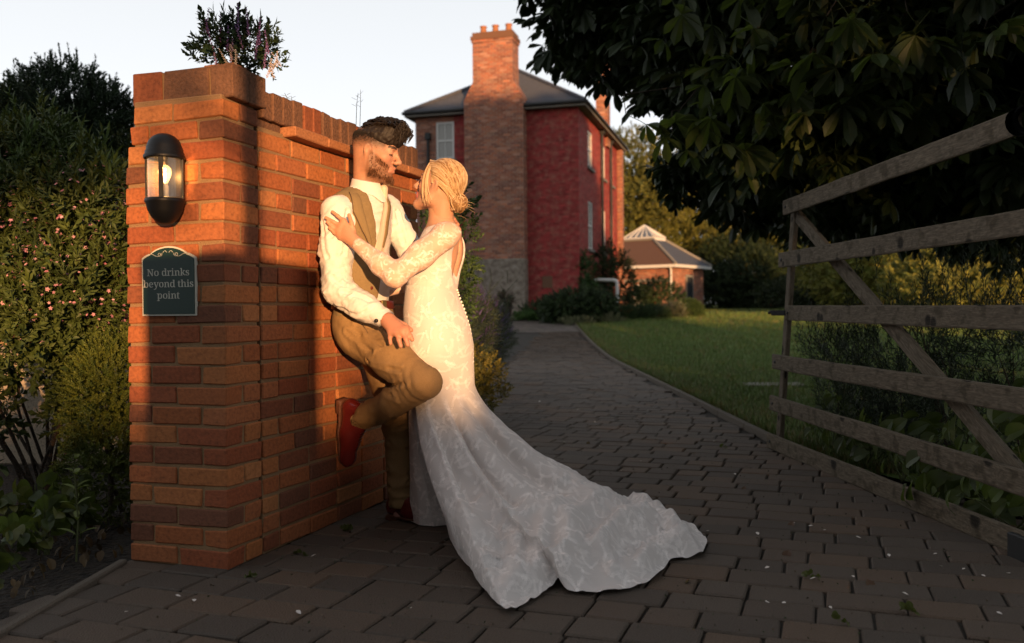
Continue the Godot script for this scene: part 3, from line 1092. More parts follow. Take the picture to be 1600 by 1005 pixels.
	var slope := func(p0: Vector3, p1: Vector3, r0: Vector3, r1: Vector3, out: Vector3):
		for k in courses:   # slates in stepped courses
			var t0 := float(k) / courses
			var t1 := float(k + 1) / courses
			var lift := Vector3(0, 0.03, 0)
			rf.poly([p0.lerp(r0, t0) + lift, p1.lerp(r1, t0) + lift, p1.lerp(r1, t1), p0.lerp(r0, t1)], out)
			rf.poly([p0.lerp(r0, t0) + lift, p1.lerp(r1, t0) + lift, p1.lerp(r1, t0), p0.lerp(r0, t0)], out)
	slope.call(c[0], c[1], a1, a1, Vector3(0, 1, 1))
	slope.call(c[1], c[2], a1, a2, Vector3(1, 1, 0))
	slope.call(c[2], c[3], a2, a2, Vector3(0, 1, -1))
	slope.call(c[3], c[0], a2, a1, Vector3(-1, 1, 0))
	part(o, "roof", rf.done(), mt.slate)
	var rd := M.new()
	for e in [[c[0], a1], [c[1], a1], [c[2], a2], [c[3], a2], [a1, a2]]: rd.tube([e[0] + Vector3(0, 0.04, 0), e[1] + Vector3(0, 0.04, 0)], [0.07, 0.07], 8)
	part(o, "ridge_tiles", rd.done(), mt.slate)
	var fa := M.new()
	for k in 4:
		var p0: Vector3 = c[k] - Vector3(0, 0.08, 0)
		var p1: Vector3 = c[(k + 1) % 4] - Vector3(0, 0.08, 0)
		fa.bar(p0, p1, 0.03, 0.13)
	part(o, "fascia", fa.done(), mt.kerb)
	part(o, "soffit", slab(-5.82 - ov + 0.02, ov - 0.02, E - 0.06, E - 0.03, -8.73 - ov + 0.02, ov - 0.02), mt.kerb)
	var gu := M.new()
	for k in 4: gu.tube([c[k] + Vector3(0, -0.02, 0) + (c[k] - a1).normalized() * Vector3(0.09, 0, 0.09), c[(k + 1) % 4] + Vector3(0, -0.02, 0) + (c[(k + 1) % 4] - a2).normalized() * Vector3(0.09, 0, 0.09)], [0.06, 0.06], 8)
	part(o, "gutter", gu.done(), mt.metal_dark)
	for d in [[Vector3(0.09, 0, -4.15), 6.95], [Vector3(0.09, 0, -6.25), 6.95], [Vector3(-5.33, 3.0, 0.08), 6.3]]:
		var pm := M.new()
		pm.tube([d[0] + Vector3(0, -0.6, 0), Vector3(d[0].x, d[1], d[0].z)], [0.05, 0.05], 8)
		pm.box(Transform3D(Basis(), Vector3(d[0].x, d[1], d[0].z)), Vector3(0.10, 0.12, 0.08), 0.02)
		part(o, "drainpipe", pm.done(), mt.metal_dark)
	part(o, "side_chimney", slab(-0.36, 0.10, 6.6, 9.75, -6.0, -5.35), mt.house_brick)
	part(o, "side_chimney_band", slab(-0.40, 0.14, 9.75, 9.9, -6.04, -5.31), mt.house_brick)
	part(o, "air_vent", slab(-1.28, -0.93, 0.95, 1.35, 0.002, 0.02), mt.coping)
	var wp := M.new()
	wp.tube([Vector3(0.35, 1.22, -0.9), Vector3(0.5, 1.22, -0.9), Vector3(1.02, 1.20, -0.9), Vector3(1.10, 1.17, -0.9), Vector3(1.12, 1.1, -0.9), Vector3(1.12, 0.2, -0.9)], [0.06, 0.06, 0.06, 0.06, 0.06, 0.06], 10)
	part(o, "waste_pipe", wp.done(), mt.white_paint)

func annex() -> void:
	var base := Vector3(7.56, 0.95, -42.0)
	var o := thing("brick_annex", "low brick annex with tiled roof and glazed lantern behind the red house", "outbuilding", "", base)
	o.basis = Basis(Vector3(0.8, 0, 0.6), Vector3.UP, Vector3(-0.6, 0, 0.8))
	part(o, "wall", slab(-4.6, 0.0, -0.6, 2.05, -0.25, 0.0), mt.house_brick)
	part(o, "wall", slab(-0.25, 0.003, -0.6, 2.05, -3.3, -0.255), mt.house_brick)
	part(o, "wall", slab(-4.6, -4.35, -0.6, 2.05, -3.3, -0.255), mt.house_brick)
	var e := 0.3
	var y := 2.05
	var a1 := Vector3(-1.55, 3.35, -1.0)
	var a2 := Vector3(-3.2, 3.35, -1.0)
	var b1 := Vector3(-1.55, 3.35, -2.3)
	var b2 := Vector3(-3.2, 3.35, -2.3)
	var c := [Vector3(-4.6 - e, y, e), Vector3(e, y, e), Vector3(e, y, -3.3 - e), Vector3(-4.6 - e, y, -3.3 - e)]
	var m := M.new()
	m.poly([c[0], c[1], a1, a2], Vector3(0, 1, 1))
	m.poly([c[3], c[2], b1, b2], Vector3(0, 1, -1))
	m.poly([c[0], c[3], b2, a2], Vector3(-1, 1, 0))
	m.poly([c[0], c[1], c[2], c[3]], Vector3.DOWN)
	part(o, "roof", m.done(), mat(lin(0.12, 0.064, 0.044), 0.85, mt.grain, 1.5, mt.pits, 2.0))
	m = M.new()
	m.poly([c[1], c[2], b1, a1], Vector3(1, 1, 0))
	part(o, "roof", m.done(), mt.slate)
	var hips := M.new()
	for h in [[c[1], a1], [c[0], a2], [c[2], b1], [a1, a2]]: hips.tube([h[0] + Vector3(0, 0.03, 0), h[1] + Vector3(0, 0.03, 0)], [0.07, 0.07], 8)
	part(o, "ridge_tiles", hips.done(), mt.kerb)
	# glazed lantern on the ridge
	var la := part(o, "roof_lantern", slab(-3.2, -1.55, 3.35, 3.5, -2.3, -1.0), mt.white_paint)
	var t := Vector3(-2.37, 4.15, -1.65)
	var lc := [Vector3(-3.2, 3.5, -1.0), Vector3(-1.55, 3.5, -1.0), Vector3(-1.55, 3.5, -2.3), Vector3(-3.2, 3.5, -2.3)]
	var gl := M.new()
	for k in 4: gl.poly([lc[k], lc[(k + 1) % 4], t], (lc[k] + lc[(k + 1) % 4]) * 0.5 - Vector3(-2.37, 3.3, -1.65))
	part(la, "pane", gl.done(), mat(lin(0.10, 0.12, 0.15), 0.08))
	var fr := M.new()
	for k in 4:
		for j in 5: fr.tube([lc[k].lerp(lc[(k + 1) % 4], j / 5.0) + Vector3(0, 0.02, 0), t + Vector3(0, 0.02, 0)], [0.03, 0.02], 6)
	part(la, "glazing_bars", fr.done(), mt.white_paint)
	var fa := M.new()
	for k in 4: fa.bar(c[k] - Vector3(0, 0.07, 0), c[(k + 1) % 4] - Vector3(0, 0.07, 0), 0.03, 0.14)
	part(o, "fascia", fa.done(), mt.white_paint)
	part(o, "lintel_band", slab(-4.6, -0.14, 1.25, 1.4, 0.002, 0.03), mt.kerb)
	var d := M.new()
	d.tube([Vector3(-0.05, 2.0, 0.28), Vector3(-0.05, 1.8, 0.1), Vector3(-0.05, -0.4, 0.1)], [0.05, 0.05, 0.05], 8)
	part(o, "drainpipe", d.done(), mt.white_paint)
	var dr := part(o, "door", slab(0.004, 0.05, -0.5, 1.6, -2.1, -1.3), mt.kerb)
	part(dr, "pane", slab(0.051, 0.06, 0.5, 1.5, -1.98, -1.42), mt.window)
	sash(o, Vector3(-1.6, 0.65, 0.012), 0.9, 1.0, Vector3(0, 0, 1), 3)

# ---------------------------------------------------------------- the field gate
func plank(a: Vector3, b: Vector3, h: float, w: float, face: Vector3, sd: int) -> ArrayMesh:
	# a sawn board from a to b: worn edges, slight bow, grain that runs along (UV y)
	var r := RandomNumberGenerator.new()
	r.seed = sd
	var d := (b - a).normalized()
	var side := (face - d * face.dot(d)).normalized()
	var up := side.cross(d).normalized()
	if up.y < 0.0 and absf(up.y) > 0.3: up = -up
	var m := M.new()
	var n := maxi(4, int(a.distance_to(b) / 0.16))
	var prof := [Vector2(-1, -0.86), Vector2(-0.72, -1), Vector2(0.72, -1), Vector2(1, -0.86), Vector2(1, 0.86), Vector2(0.72, 1), Vector2(-0.72, 1), Vector2(-1, 0.86)]
	var rings := []
	for k in n + 1:
		var t := float(k) / n
		var c := a.lerp(b, t) + up * (sin(t * PI) * r.randf_range(-0.003, 0.001) + r.randf_range(-1, 1) * 0.0008)
		var ring := []
		for p in prof: ring.append(c + side * (p.x * w * 0.5) + up * (p.y * h * 0.5 * (1.0 + r.randf_range(-0.012, 0.012))))
		rings.append(ring)
	for k in n:
		for j in 8:
			var q := [rings[k][j], rings[k][(j + 1) % 8], rings[k + 1][(j + 1) % 8], rings[k + 1][j]]
			m.poly(q, (q[0] + q[2]) * 0.5 - (a.lerp(b, (k + 0.5) / n)))
			var l := a.distance_to(b)
			var u0 := j * 0.125 + sd * 0.37
			for uvq in [Vector2(u0, l * k / n), Vector2(u0 + 0.12, l * k / n), Vector2(u0 + 0.12, l * (k + 1) / n), Vector2(u0, l * (k + 1) / n)]: m.uv.append(uvq)
	for e in [0, n]:
		m.poly(rings[e], -d if e == 0 else d)
		for j in 8: m.uv.append(prof[j] * 0.05 + Vector2(sd * 0.3, 0))
	return m.done()

func wood_mat(base: Color, sd: int) -> StandardMaterial3D:
	# weathered softwood: long grain, knots, grey and green stains
	var w := 192
	var h := 768
	var im := picture(w, h, Color.WHITE)
	var hm := picture(w, h, Color.WHITE)
	var f := noise(1.0, 4, sd)
	var g := noise(1.0, 3, sd + 9)
	var r := RandomNumberGenerator.new()
	r.seed = sd
	var knots := []
	for k in 7: knots.append([Vector2(r.randf() * w, r.randf() * h), r.randf_range(5, 11)])
	for y in h:
		for x in w:
			var a := TAU * x / w
			var dist := 0.0
			var dark := 0.0
			for k in knots:
				var dx: float = x - k[0].x
				var dy: float = y - k[0].y
				if absf(dx) > 60 or absf(dy) > 140: continue
				var q := sqrt(dx * dx + dy * dy * 0.22)
				dist += exp(-q / (k[1] * 2.2)) * 2.2 * signf(dx)
				dark = maxf(dark, 1.0 - smoothstep(k[1] * 0.5, k[1] * 1.1, q))
			var e := f.get_noise_3d(cos(a) * 2.2 + dist, sin(a) * 2.2, y * 0.0054)
			var ring := 0.5 + 0.5 * sin((x / 192.0 * 15.0 + dist * 2.0 + e * 3.0) * TAU)
			var fine := f.get_noise_3d(cos(a) * 16.0, sin(a) * 16.0, y * 0.016)
			var st := g.get_noise_3d(cos(a) * 1.1, sin(a) * 1.1, y * 0.0147)
			var v := 0.76 + 0.13 * ring + 0.22 * fine - 0.45 * dark
			var c := Color(v, v * 0.985, v * 0.96)
			c = c.lerp(Color(0.42, 0.40, 0.34), smoothstep(0.12, 0.5, st) * 0.4)
			im.set_pixel(x, y, c)
			hm.set_pixel(x, y, grey(clampf(v - smoothstep(0.35, 0.5, fine) * 0.5, 0, 1)))
	var m := StandardMaterial3D.new()
	m.albedo_color = base
	m.roughness = 0.88
	m.metallic_specular = 0.3
	m.albedo_texture = ImageTexture.create_from_image(im)
	m.heightmap_enabled = true
	m.heightmap_texture = ImageTexture.create_from_image(hm)
	m.heightmap_scale = 0.12
	m.uv1_scale = Vector3(1.0, 0.75, 1)
	return m

func field_gate() -> void:
	mt.gate = wood_mat(lin(0.17, 0.14, 0.105), 4)

	var o := thing("field_gate", "weathered six-rail wooden field gate standing open beside the drive", "gate")
	var far := [Vector3(1.829, 1.609, -6), Vector3(1.798, 1.259, -6), Vector3(1.839, 0.9075, -6), Vector3(1.752, 0.5824, -6), Vector3(1.733, 0.3077, -6), Vector3(1.715, 0.0542, -6)]
	var near := [Vector3(1.936, 1.642, -3.42), Vector3(1.924, 1.254, -3.15), Vector3(1.924, 0.8967, -3.15), Vector3(1.924, 0.5858, -3.15), Vector3(1.924, 0.2762, -3.15), Vector3(1.923, 0.0475, -3.15)]
	var face: Vector3 = (near[0] - far[0]).cross(Vector3.UP).normalized()
	if face.x > 0: face = -face
	for k in 6: part(o, "rail", plank(far[k], near[k], 0.098, 0.026, face, 3 + k), mt.gate)
	var back: Vector3 = -face * 0.030
	part(o, "end_stile", plank(Vector3(1.872, 1.622, -6) + back, Vector3(1.758, 0.028, -6) + back, 0.075, 0.032, face, 12), mt.gate)
	part(o, "end_stile", plank(Vector3(1.921, 1.61, -3.2) + back, Vector3(1.901, -0.0261, -3.2) + back, 0.085, 0.034, face, 13), mt.gate)
	part(o, "diagonal_brace", plank(Vector3(1.873, 1.548, -5.95) + back * 1.03, Vector3(1.917, 0.1498, -3.14) + back * 1.03, 0.085, 0.030, face, 14), mt.gate)
	# bolts through the rails, a latch on the end stile, a hinge strap
	for k in 6:
		var m := M.new()
		m.lathe(Transform3D(Basis(face.cross(Vector3.UP), face, Vector3.UP), far[k].lerp(near[k], 0.02) + face * 0.013), [Vector2(0.011, 0.0), Vector2(0.011, 0.003), Vector2(0.006, 0.007), Vector2(0.0, 0.008)], 10)
		part(o, "bolt", m.done(), mt.metal_dark)
	var lt := M.new()
	lt.bar(Vector3(1.766, 0.9082, -6) + face * 0.03, Vector3(1.839, 0.9078, -5.93) + face * 0.03, 0.014, 0.035, Vector3.UP, 0.003)
	lt.tube([Vector3(1.759, 0.9082, -6.02) + face * 0.035, Vector3(1.792, 0.9165, -6) + face * 0.05], [0.011, 0.011], 8)
	part(o, "latch", lt.done(), mt.metal_dark)
	var hg := M.new()
	hg.box(Transform3D(Basis(face.cross(Vector3.UP), Vector3.UP, face), Vector3(1.896, 0.0385, -3.32) + face * 0.02), Vector3(0.055, 0.052, 0.012), 0.004)
	part(o, "hinge_strap", hg.done(), mt.metal_dark)
	var ho := M.new()
	ho.lathe(Transform3D(Basis(Vector3(0, 1, 0), -(near[0] - far[0]).normalized() * -1.0, face), near[0]), [Vector2(0.045, -0.005), Vector2(0.055, 0.0), Vector2(0.055, 0.05), Vector2(0.04, 0.06)], 16)
	part(o, "hinge_collar", ho.done(), mt.metal_dark)
	# the post it hangs on, just outside the picture
	var post := thing("gate_post", "stout dark wooden post that the field gate hangs on", "post")
	var pm := M.new()
	var foot := Vector3(2.12, 0.0, -2.95)
	pm.box(Transform3D(Basis(Vector3.UP, 0.1), foot + Vector3(0, 0.9, 0)), Vector3(0.09, 0.95, 0.09), 0.012)
	part(post, "post", pm.done(), mt.bark)

# ---------------------------------------------------------------- leaves and plants
var lf := {}

func leaf_at(m: M, base: Vector3, dir: Vector3, up: Vector3, l: float, w: float, droop := 0.15, segs := 2, widest := 0.45) -> void:
	# a folded leaf blade with a midrib, bent down towards its tip
	var s := dir.cross(up).normalized()
	var n := s.cross(dir).normalized()
	var mid := []
	var half := []
	for k in segs + 1:
		var t := float(k) / segs
		mid.append(base + dir * (l * t) - n * (droop * l * t * t))
		half.append(w * 0.5 * (pow(t / widest, 0.8) if t < widest else sqrt(maxf(0.0, 1.0 - pow((t - widest) / (1.0 - widest), 2.0)))))
	for k in segs:
		for e in [-1.0, 1.0]:
			var a: Vector3 = mid[k]
			var b: Vector3 = mid[k + 1]
			var c: Vector3 = b + s * (e * half[k + 1]) + n * (half[k + 1] * 0.35)
			var d: Vector3 = a + s * (e * half[k]) + n * (half[k] * 0.35)
			if half[k] < 1e-5: m.poly([a, b, c], n)
			elif half[k + 1] < 1e-5: m.poly([a, b, d], n)
			else: m.poly([a, b, c, d], n)

func leaf_meshes() -> void:
	if lf.size(): return
	var r := RandomNumberGenerator.new()
	r.seed = 77
	# small-leaved twig, about 1 unit long
	for nm in ["twig", "twig_fine", "twig_long"]:
		lf[nm] = []
		for variant in 3:
			var m := M.new()
			var count: int = {"twig": 9, "twig_fine": 15, "twig_long": 11}[nm]
			var ll: float = {"twig": 0.38, "twig_fine": 0.22, "twig_long": 0.46}[nm]
			var ww: float = {"twig": 0.20, "twig_fine": 0.115, "twig_long": 0.13}[nm]
			for k in count:
				var t := (k + 0.6) / count
				var a := k * 2.4 + r.randf() * 0.6
				var out := Vector3(cos(a), 0, sin(a))
				var d := (out * (0.9 - 0.5 * t) + Vector3(0, 0.45 + 0.6 * t, 0) + Vector3(r.randf(), r.randf(), r.randf()) * 0.25).normalized()
				leaf_at(m, Vector3(0, t * 0.85, 0) + Vector3(sin(t * 3.0) * 0.04, 0, 0), d, Vector3.UP, ll * r.randf_range(0.7, 1.15), ww * r.randf_range(0.8, 1.1), 0.2, 2)
			m.tube([Vector3.ZERO, Vector3(0.04, 0.45, 0), Vector3(0, 0.9, 0)], [0.011, 0.009, 0.004], 3, false)
			m.uv = PackedVector2Array()
			lf[nm].append(m.done())
	# needle spray
	lf["needle"] = []
	for variant in 2:
		var m := M.new()
		for k in 22:
			var t := (k + 0.5) / 22.0
			var a := k * 2.4
			var d := (Vector3(cos(a), 0.75, sin(a))).normalized()
			leaf_at(m, Vector3(0, t * 0.8, 0), d, Vector3.UP, 0.26, 0.035, 0.05, 1, 0.5)
		for k in 22:
			var t := (k + 0.5) / 22.0
			var a := k * 2.4
			var o := Vector3(0, t * 0.8, 0)
			var d := (Vector3(cos(a), 0.75, sin(a))).normalized() * 0.27
			var s := Vector3(-sin(a), 0, cos(a)) * 0.018
			m.poly([o, o + d * 0.5 + s, o + d, o + d * 0.5 - s], Vector3(-d.x, 1, -d.z))
		m.tube([Vector3.ZERO, Vector3(0, 0.95, 0)], [0.014, 0.005], 3, false)
		m.uv = PackedVector2Array()
		lf["needle"].append(m.done())
	# five- to seven-fingered chestnut leaf, stalk at the origin, hanging along -y
	lf["palmate"] = []
	for variant in 4:
		var m := M.new()
		var count := 5 + variant % 3
		for k in count:
			var a := lerpf(-2.15, 2.15, float(k) / (count - 1)) + r.randf_range(-0.1, 0.1)
			var l := 0.19 * (0.55 + 0.45 * cos(a * 0.62)) * r.randf_range(0.9, 1.1)
			var d := Vector3(sin(a), -0.30 - r.randf() * 0.35, cos(a)).normalized()
			leaf_at(m, Vector3.ZERO, d, Vector3.UP, l, l * 0.40, r.randf_range(0.15, 0.4), 5, 0.66)
		m.tube([Vector3.ZERO, Vector3(0.01, 0.05, -0.03), Vector3(0, 0.12, -0.10)], [0.0022, 0.0022, 0.003], 4, false)
		m.uv = PackedVector2Array()
		lf["palmate"].append(m.done())
	# broad single leaf
	lf["broad"] = []
	for variant in 3:
		var m := M.new()
		leaf_at(m, Vector3.ZERO, Vector3(0, 0.75, 0.65).normalized(), Vector3(0, 0.6, -0.8), 1.0, 0.62 + 0.08 * variant, 0.35, 6, 0.38)
		m.tube([Vector3(0, -0.4, -0.1), Vector3.ZERO], [0.02, 0.015], 4, false)
		m.uv = PackedVector2Array()
		lf["broad"].append(m.done())
	# five-petalled flower
	var m := M.new()
	for k in 5:
		var a := TAU * k / 5
		leaf_at(m, Vector3.ZERO, Vector3(cos(a), 0.5, sin(a)).normalized(), Vector3.UP, 0.5, 0.42, 0.3, 2, 0.6)
	lf["flower"] = [m.done()]
	# flower spike
	m = M.new()
	for k in 26:
		var t := k / 26.0
		var a := k * 2.4
		leaf_at(m, Vector3(0, t * 0.8, 0), Vector3(cos(a), 0.5, sin(a)).normalized(), Vector3.UP, 0.13 * (1.1 - t * 0.6), 0.08, 0.2, 1, 0.5)
		leaf_at(m, Vector3(0, t * 0.8, 0), Vector3(cos(a), 0.9, sin(a)).normalized(), Vector3(-cos(a), 0.3, -sin(a)), 0.13 * (1.1 - t * 0.6), 0.08, 0.2, 2, 0.5)
	lf["spike"] = [m.done()]
	mt.leaf = leafy(Color.WHITE, 0.4)
	mt.leaf_gloss = leafy(Color.WHITE, 0.45, 0.4)
	mt.petal = leafy(Color.WHITE, 0.5, 0.7)

func turned(dir: Vector3, spin: float) -> Basis:
	var y := dir.normalized()
	var x := y.cross(Vector3(0.31, 0.2, 0.93)).normalized()
	return Basis(x, y, x.cross(y)) * Basis(Vector3.UP, spin)

# places on and in a set of lobes [middle, radii]; outside-facing, uneven, with gaps
func scatter(lobes: Array, count: int, size: Array, lift := 0.4, inner := 0.45, gap := 0.12, floor_y := -9.0) -> Array:
	var f := noise(1.0, 2, rng.randi())
	var total := 0.0
	var sums := []
	for l in lobes:
		total += pow(l[1].x * l[1].y * l[1].z, 0.667)
		sums.append(total)
	var out := []
	var tries := 0
	while out.size() < count and tries < count * 6:
		tries += 1
		var pick := rng.randf() * total
		var li := 0
		while sums[li] < pick: li += 1
		var l: Array = lobes[li]
		var d := Vector3(rng.randfn(), rng.randfn(), rng.randfn()).normalized()
		var rr := lerpf(inner, 1.0, pow(rng.randf(), 0.55)) * (1.0 + 0.16 * f.get_noise_3dv(d * 2.2 + l[0]))
		var p: Vector3 = l[0] + d * rr * l[1]
		if p.y < floor_y: continue
		var fs: float = 1.6 / maxf(0.3, l[1].x)
		if f.get_noise_3dv(p * fs) < -0.55 + gap * 1.6: continue
		var dir := (d + Vector3(0, lift, 0) + Vector3(rng.randfn(), rng.randfn(), rng.randfn()) * 0.45)
		out.append(Transform3D(turned(dir, rng.randf() * TAU).scaled(Vector3.ONE * rng.randf_range(size[0], size[1])), p))
	return out

func tints(count: int, a: Color, b: Color, c := Color(0, 0, 0), share := 0.0) -> Array:
	var out := []
	for k in count:
		var col := a.lerp(b, rng.randf())
		if rng.randf() < share: col = c
		out.append(col * rng.randf_range(0.75, 1.2))
	return out

func crown(o: Node3D, kind: String, places: Array, cols: Array, name_ := "foliage", m: Material = null) -> void:
	leaf_meshes()
	var sets := []
	var tn := []
	var n: int = lf[kind].size()
	for k in n:
		sets.append([])
		tn.append([])
	for k in places.size():
		var xf: Transform3D = places[k]
		xf.origin -= o.position
		sets[k % n].append(xf)
		tn[k % n].append(cols[k])
	for k in n:
		if sets[k].size(): many(o, name_, lf[kind][k], m if m else mt.leaf, sets[k], tn[k])

func stems(o: Node3D, foot: Vector3, lobes: Array, count: int, r: float, m: Material = null) -> void:
	for k in count:
		var l: Array = lobes[rng.randi() % lobes.size()]
		var top: Vector3 = l[0] + Vector3(rng.randf_range(-0.5, 0.5), rng.randf_range(-0.2, 0.7), rng.randf_range(-0.5, 0.5)) * l[1]
		var f := foot + Vector3(rng.randf_range(-1, 1), 0, rng.randf_range(-1, 1)) * r * 3.0
		var mm := M.new()
		var bow := Vector3(rng.randf_range(-1, 1), 0, rng.randf_range(-1, 1)) * f.distance_to(top) * 0.08
		mm.tube([f - o.position, f.lerp(top, 0.33) + bow - o.position, f.lerp(top, 0.7) + bow * 0.6 - o.position, top - o.position], [r, r * 0.8, r * 0.55, r * 0.2], 6)
		part(o, "stem", mm.done(), m if m else mt.bark)

func bush(n: String, label: String, cat: String, group: String, lobes: Array, kind: String, count: int, size: Array, a: Color, b: Color, opt := {}) -> Node3D:
	var foot := Vector3.ZERO
	for l in lobes: foot += l[0]
	foot /= lobes.size()
	foot.y = opt.get("ground", land(foot.x, foot.z))
	var o := thing(n, label, cat, group, foot)
	var places := scatter(lobes, count, size, opt.get("lift", 0.4), opt.get("inner", 0.45), opt.get("gap", 0.12), foot.y + 0.01)
	crown(o, kind, places, tints(places.size(), a, b, opt.get("odd", a), opt.get("odd_share", 0.0)))
	stems(o, foot, lobes, opt.get("stems", 3), opt.get("stem", 0.012))
	return o

func blossoms(o: Node3D, lobes: Array, count: int, size: Array, a: Color, b: Color, kind := "flower", name_ := "blossom", lift := 0.6) -> void:
	leaf_meshes()
	var places := scatter(lobes, count, size, lift, 0.88, 0.0)
	crown(o, kind, places, tints(places.size(), a, b), name_, mt.petal)

func tree(n: String, label: String, group: String, foot: Vector3, lobes: Array, kind: String, count: int, size: Array, a: Color, b: Color, trunk := 0.2, opt := {}) -> void:
	var o := thing(n, label, "tree", group, foot)
	var mid := Vector3.ZERO
	for l in lobes: mid += l[0]
	mid /= lobes.size()
	var tm := M.new()
	var top := Vector3(lerpf(foot.x, mid.x, 0.6), mid.y, lerpf(foot.z, mid.z, 0.6))
	tm.tube([Vector3(0, -0.3, 0), (top - foot) * 0.35 + Vector3(0.1, 0, 0), (top - foot) * 0.7, top - foot], [trunk * 1.25, trunk * 0.9, trunk * 0.7, trunk * 0.4], 10)
	var tr := part(o, "trunk", tm.done(), mt.bark)
	for l in lobes:
		var lm := M.new()
		var f: Vector3 = (top - foot) * rng.randf_range(0.45, 0.9)
		var e: Vector3 = l[0] - foot
		lm.tube([f, f.lerp(e, 0.5) + Vector3(0, rng.randf_range(-0.1, 0.3), 0), e + Vector3(0, l[1].y * 0.3, 0)], [trunk * 0.45, trunk * 0.3, trunk * 0.08], 7)
		part(tr, "limb", lm.done(), mt.bark)
	var places := scatter(lobes, count, size, opt.get("lift", 0.3), opt.get("inner", 0.35), opt.get("gap", 0.2), foot.y + 0.05)
	crown(o, kind, places, tints(places.size(), a, b, opt.get("odd", a), opt.get("odd_share", 0.0)), "crown")

func left_garden() -> void:
	leaf_meshes()
	# far left: a clipped yew behind, a low wall end, an arching pink shrub, a box dome, border plants
	var yew := [[Vector3(-4.072, 2.727, -8.2), Vector3(0.52, 0.42, 0.5)], [Vector3(-4.426, 2.467, -8.2), Vector3(0.45, 0.5, 0.5)], [Vector3(-3.815, 2.588, -8.4), Vector3(0.36, 0.4, 0.45)], [Vector3(-4.039, 2.03, -8), Vector3(0.75, 0.65, 0.5)], [Vector3(-4.157, 1.005, -8.2), Vector3(0.9, 0.9, 0.6)], [Vector3(-4.898, 1.866, -8), Vector3(0.6, 0.8, 0.5)]]
	var y := bush("yew_tree", "dark evergreen bush with spiky top against the sky behind the pink shrub", "bush", "", yew, "twig_fine", 13000, [0.12, 0.20], Color(0.012, 0.026, 0.010), Color(0.022, 0.042, 0.014), {"gap": -0.3, "inner": 0.6, "stem": 0.06, "lift": 0.6})
	var sp := []
	for k in 60:
		var px := rng.randf_range(0, 190)
		var top := 150.0 - 38.0 * sin(px / 190.0 * PI) + rng.randf_range(-6, 25)
		var c := depth_point(px, top, 8.2 + rng.randf_range(-0.3, 0.3))
		sp.append(Transform3D(turned(Vector3(rng.randf_range(-0.3, 0.3), 1, rng.randf_range(-0.2, 0.2)), rng.randf() * TAU).scaled(Vector3(0.13, rng.randf_range(0.16, 0.28), 0.13)), c))
	crown(y, "twig_fine", sp, tints(60, Color(0.012, 0.026, 0.010), Color(0.022, 0.042, 0.014)), "shoot")
	var pink := [[Vector3(-2.579, 1.61, -4.9), Vector3(0.30, 0.36, 0.3)], [Vector3(-2.242, 1.38, -4.7), Vector3(0.26, 0.40, 0.25)], [Vector3(-2.614, 1.183, -4.7), Vector3(0.36, 0.42, 0.3)], [Vector3(-2.265, 1.011, -4.6), Vector3(0.32, 0.34, 0.28)], [Vector3(-3, 1.509, -4.9), Vector3(0.35, 0.5, 0.3)], [Vector3(-2.201, 1.181, -4.75), Vector3(0.20, 0.42, 0.2)], [Vector3(-2.628, 1.819, -5), Vector3(0.16, 0.26, 0.2)]]
	var ps := bush("pink_shrub", "tall arching shrub with small pink flowers beside the pillar", "shrub", "", pink, "twig_long", 2300, [0.08, 0.17], Color(0.034, 0.055, 0.014), Color(0.065, 0.088, 0.020), {"gap": 0.05, "inner": 0.3, "stems": 9, "stem": 0.010, "lift": 0.5})
	blossoms(ps, [pink[1], pink[2], pink[3], pink[5], [pink[0][0] + Vector3(0, -0.1, 0), pink[0][1] * 0.95]], 1700, [0.014, 0.027], Color(0.36, 0.13, 0.19), Color(0.60, 0.36, 0.40))
	var sh := []
	for k in 46:
		var px := rng.randf_range(10, 180)
		sh.append(Transform3D(turned(Vector3(rng.randf_range(-0.4, 0.5), 1, rng.randf_range(-0.3, 0.3)), rng.randf() * TAU).scaled(Vector3(0.15, rng.randf_range(0.18, 0.30), 0.15)), depth_point(px, 300.0 + px * 0.15 + rng.randf_range(-60, 30), 4.8 + rng.randf_range(-0.2, 0.2))))
	crown(ps, "twig_long", sh, tints(46, Color(0.05, 0.085, 0.02), Color(0.075, 0.11, 0.03)), "shoot")
	var box := [[Vector3(-1.9, 0.4874, -4.25), Vector3(0.20, 0.30, 0.22)], [Vector3(-1.876, 0.1917, -4.2), Vector3(0.22, 0.28, 0.22)], [Vector3(-1.877, 0.6356, -4.3), Vector3(0.17, 0.2, 0.18)]]
	bush("box_bush", "clipped small-leaved green box bush hugging the pillar's left side", "bush", "", box, "twig_fine", 3000, [0.05, 0.085], Color(0.055, 0.08, 0.012), Color(0.10, 0.115, 0.018), {"gap": -0.3, "inner": 0.75, "stem": 0.012})
	var dark := [[Vector3(-2.422, 0.8058, -4.4), Vector3(0.34, 0.16, 0.25)], [Vector3(-2.618, 0.4881, -4.3), Vector3(0.12, 0.3, 0.25)], [Vector3(-2.195, 0.6876, -4.5), Vector3(0.11, 0.22, 0.2)], [Vector3(-2.267, 0.4516, -4.6), Vector3(0.06, 0.2, 0.08)]]
	bush("dark_shrub", "dark leafy shrub in the shade under the pink flowers", "shrub", "", dark, "twig", 520, [0.09, 0.16], Color(0.034, 0.055, 0.014), Color(0.065, 0.088, 0.020), {"stems": 6, "stem": 0.012})
	# broad-leaved border plants near the kerb
	var spots := [[8, 775, 3.6, 0.15], [60, 765, 3.7, 0.16], [105, 765, 3.9, 0.12], [20, 830, 3.3, 0.12], [-35, 740, 3.6, 0.13], [70, 800, 3.5, 0.11], [120, 790, 3.75, 0.10], [-30, 880, 2.95, 0.11]]
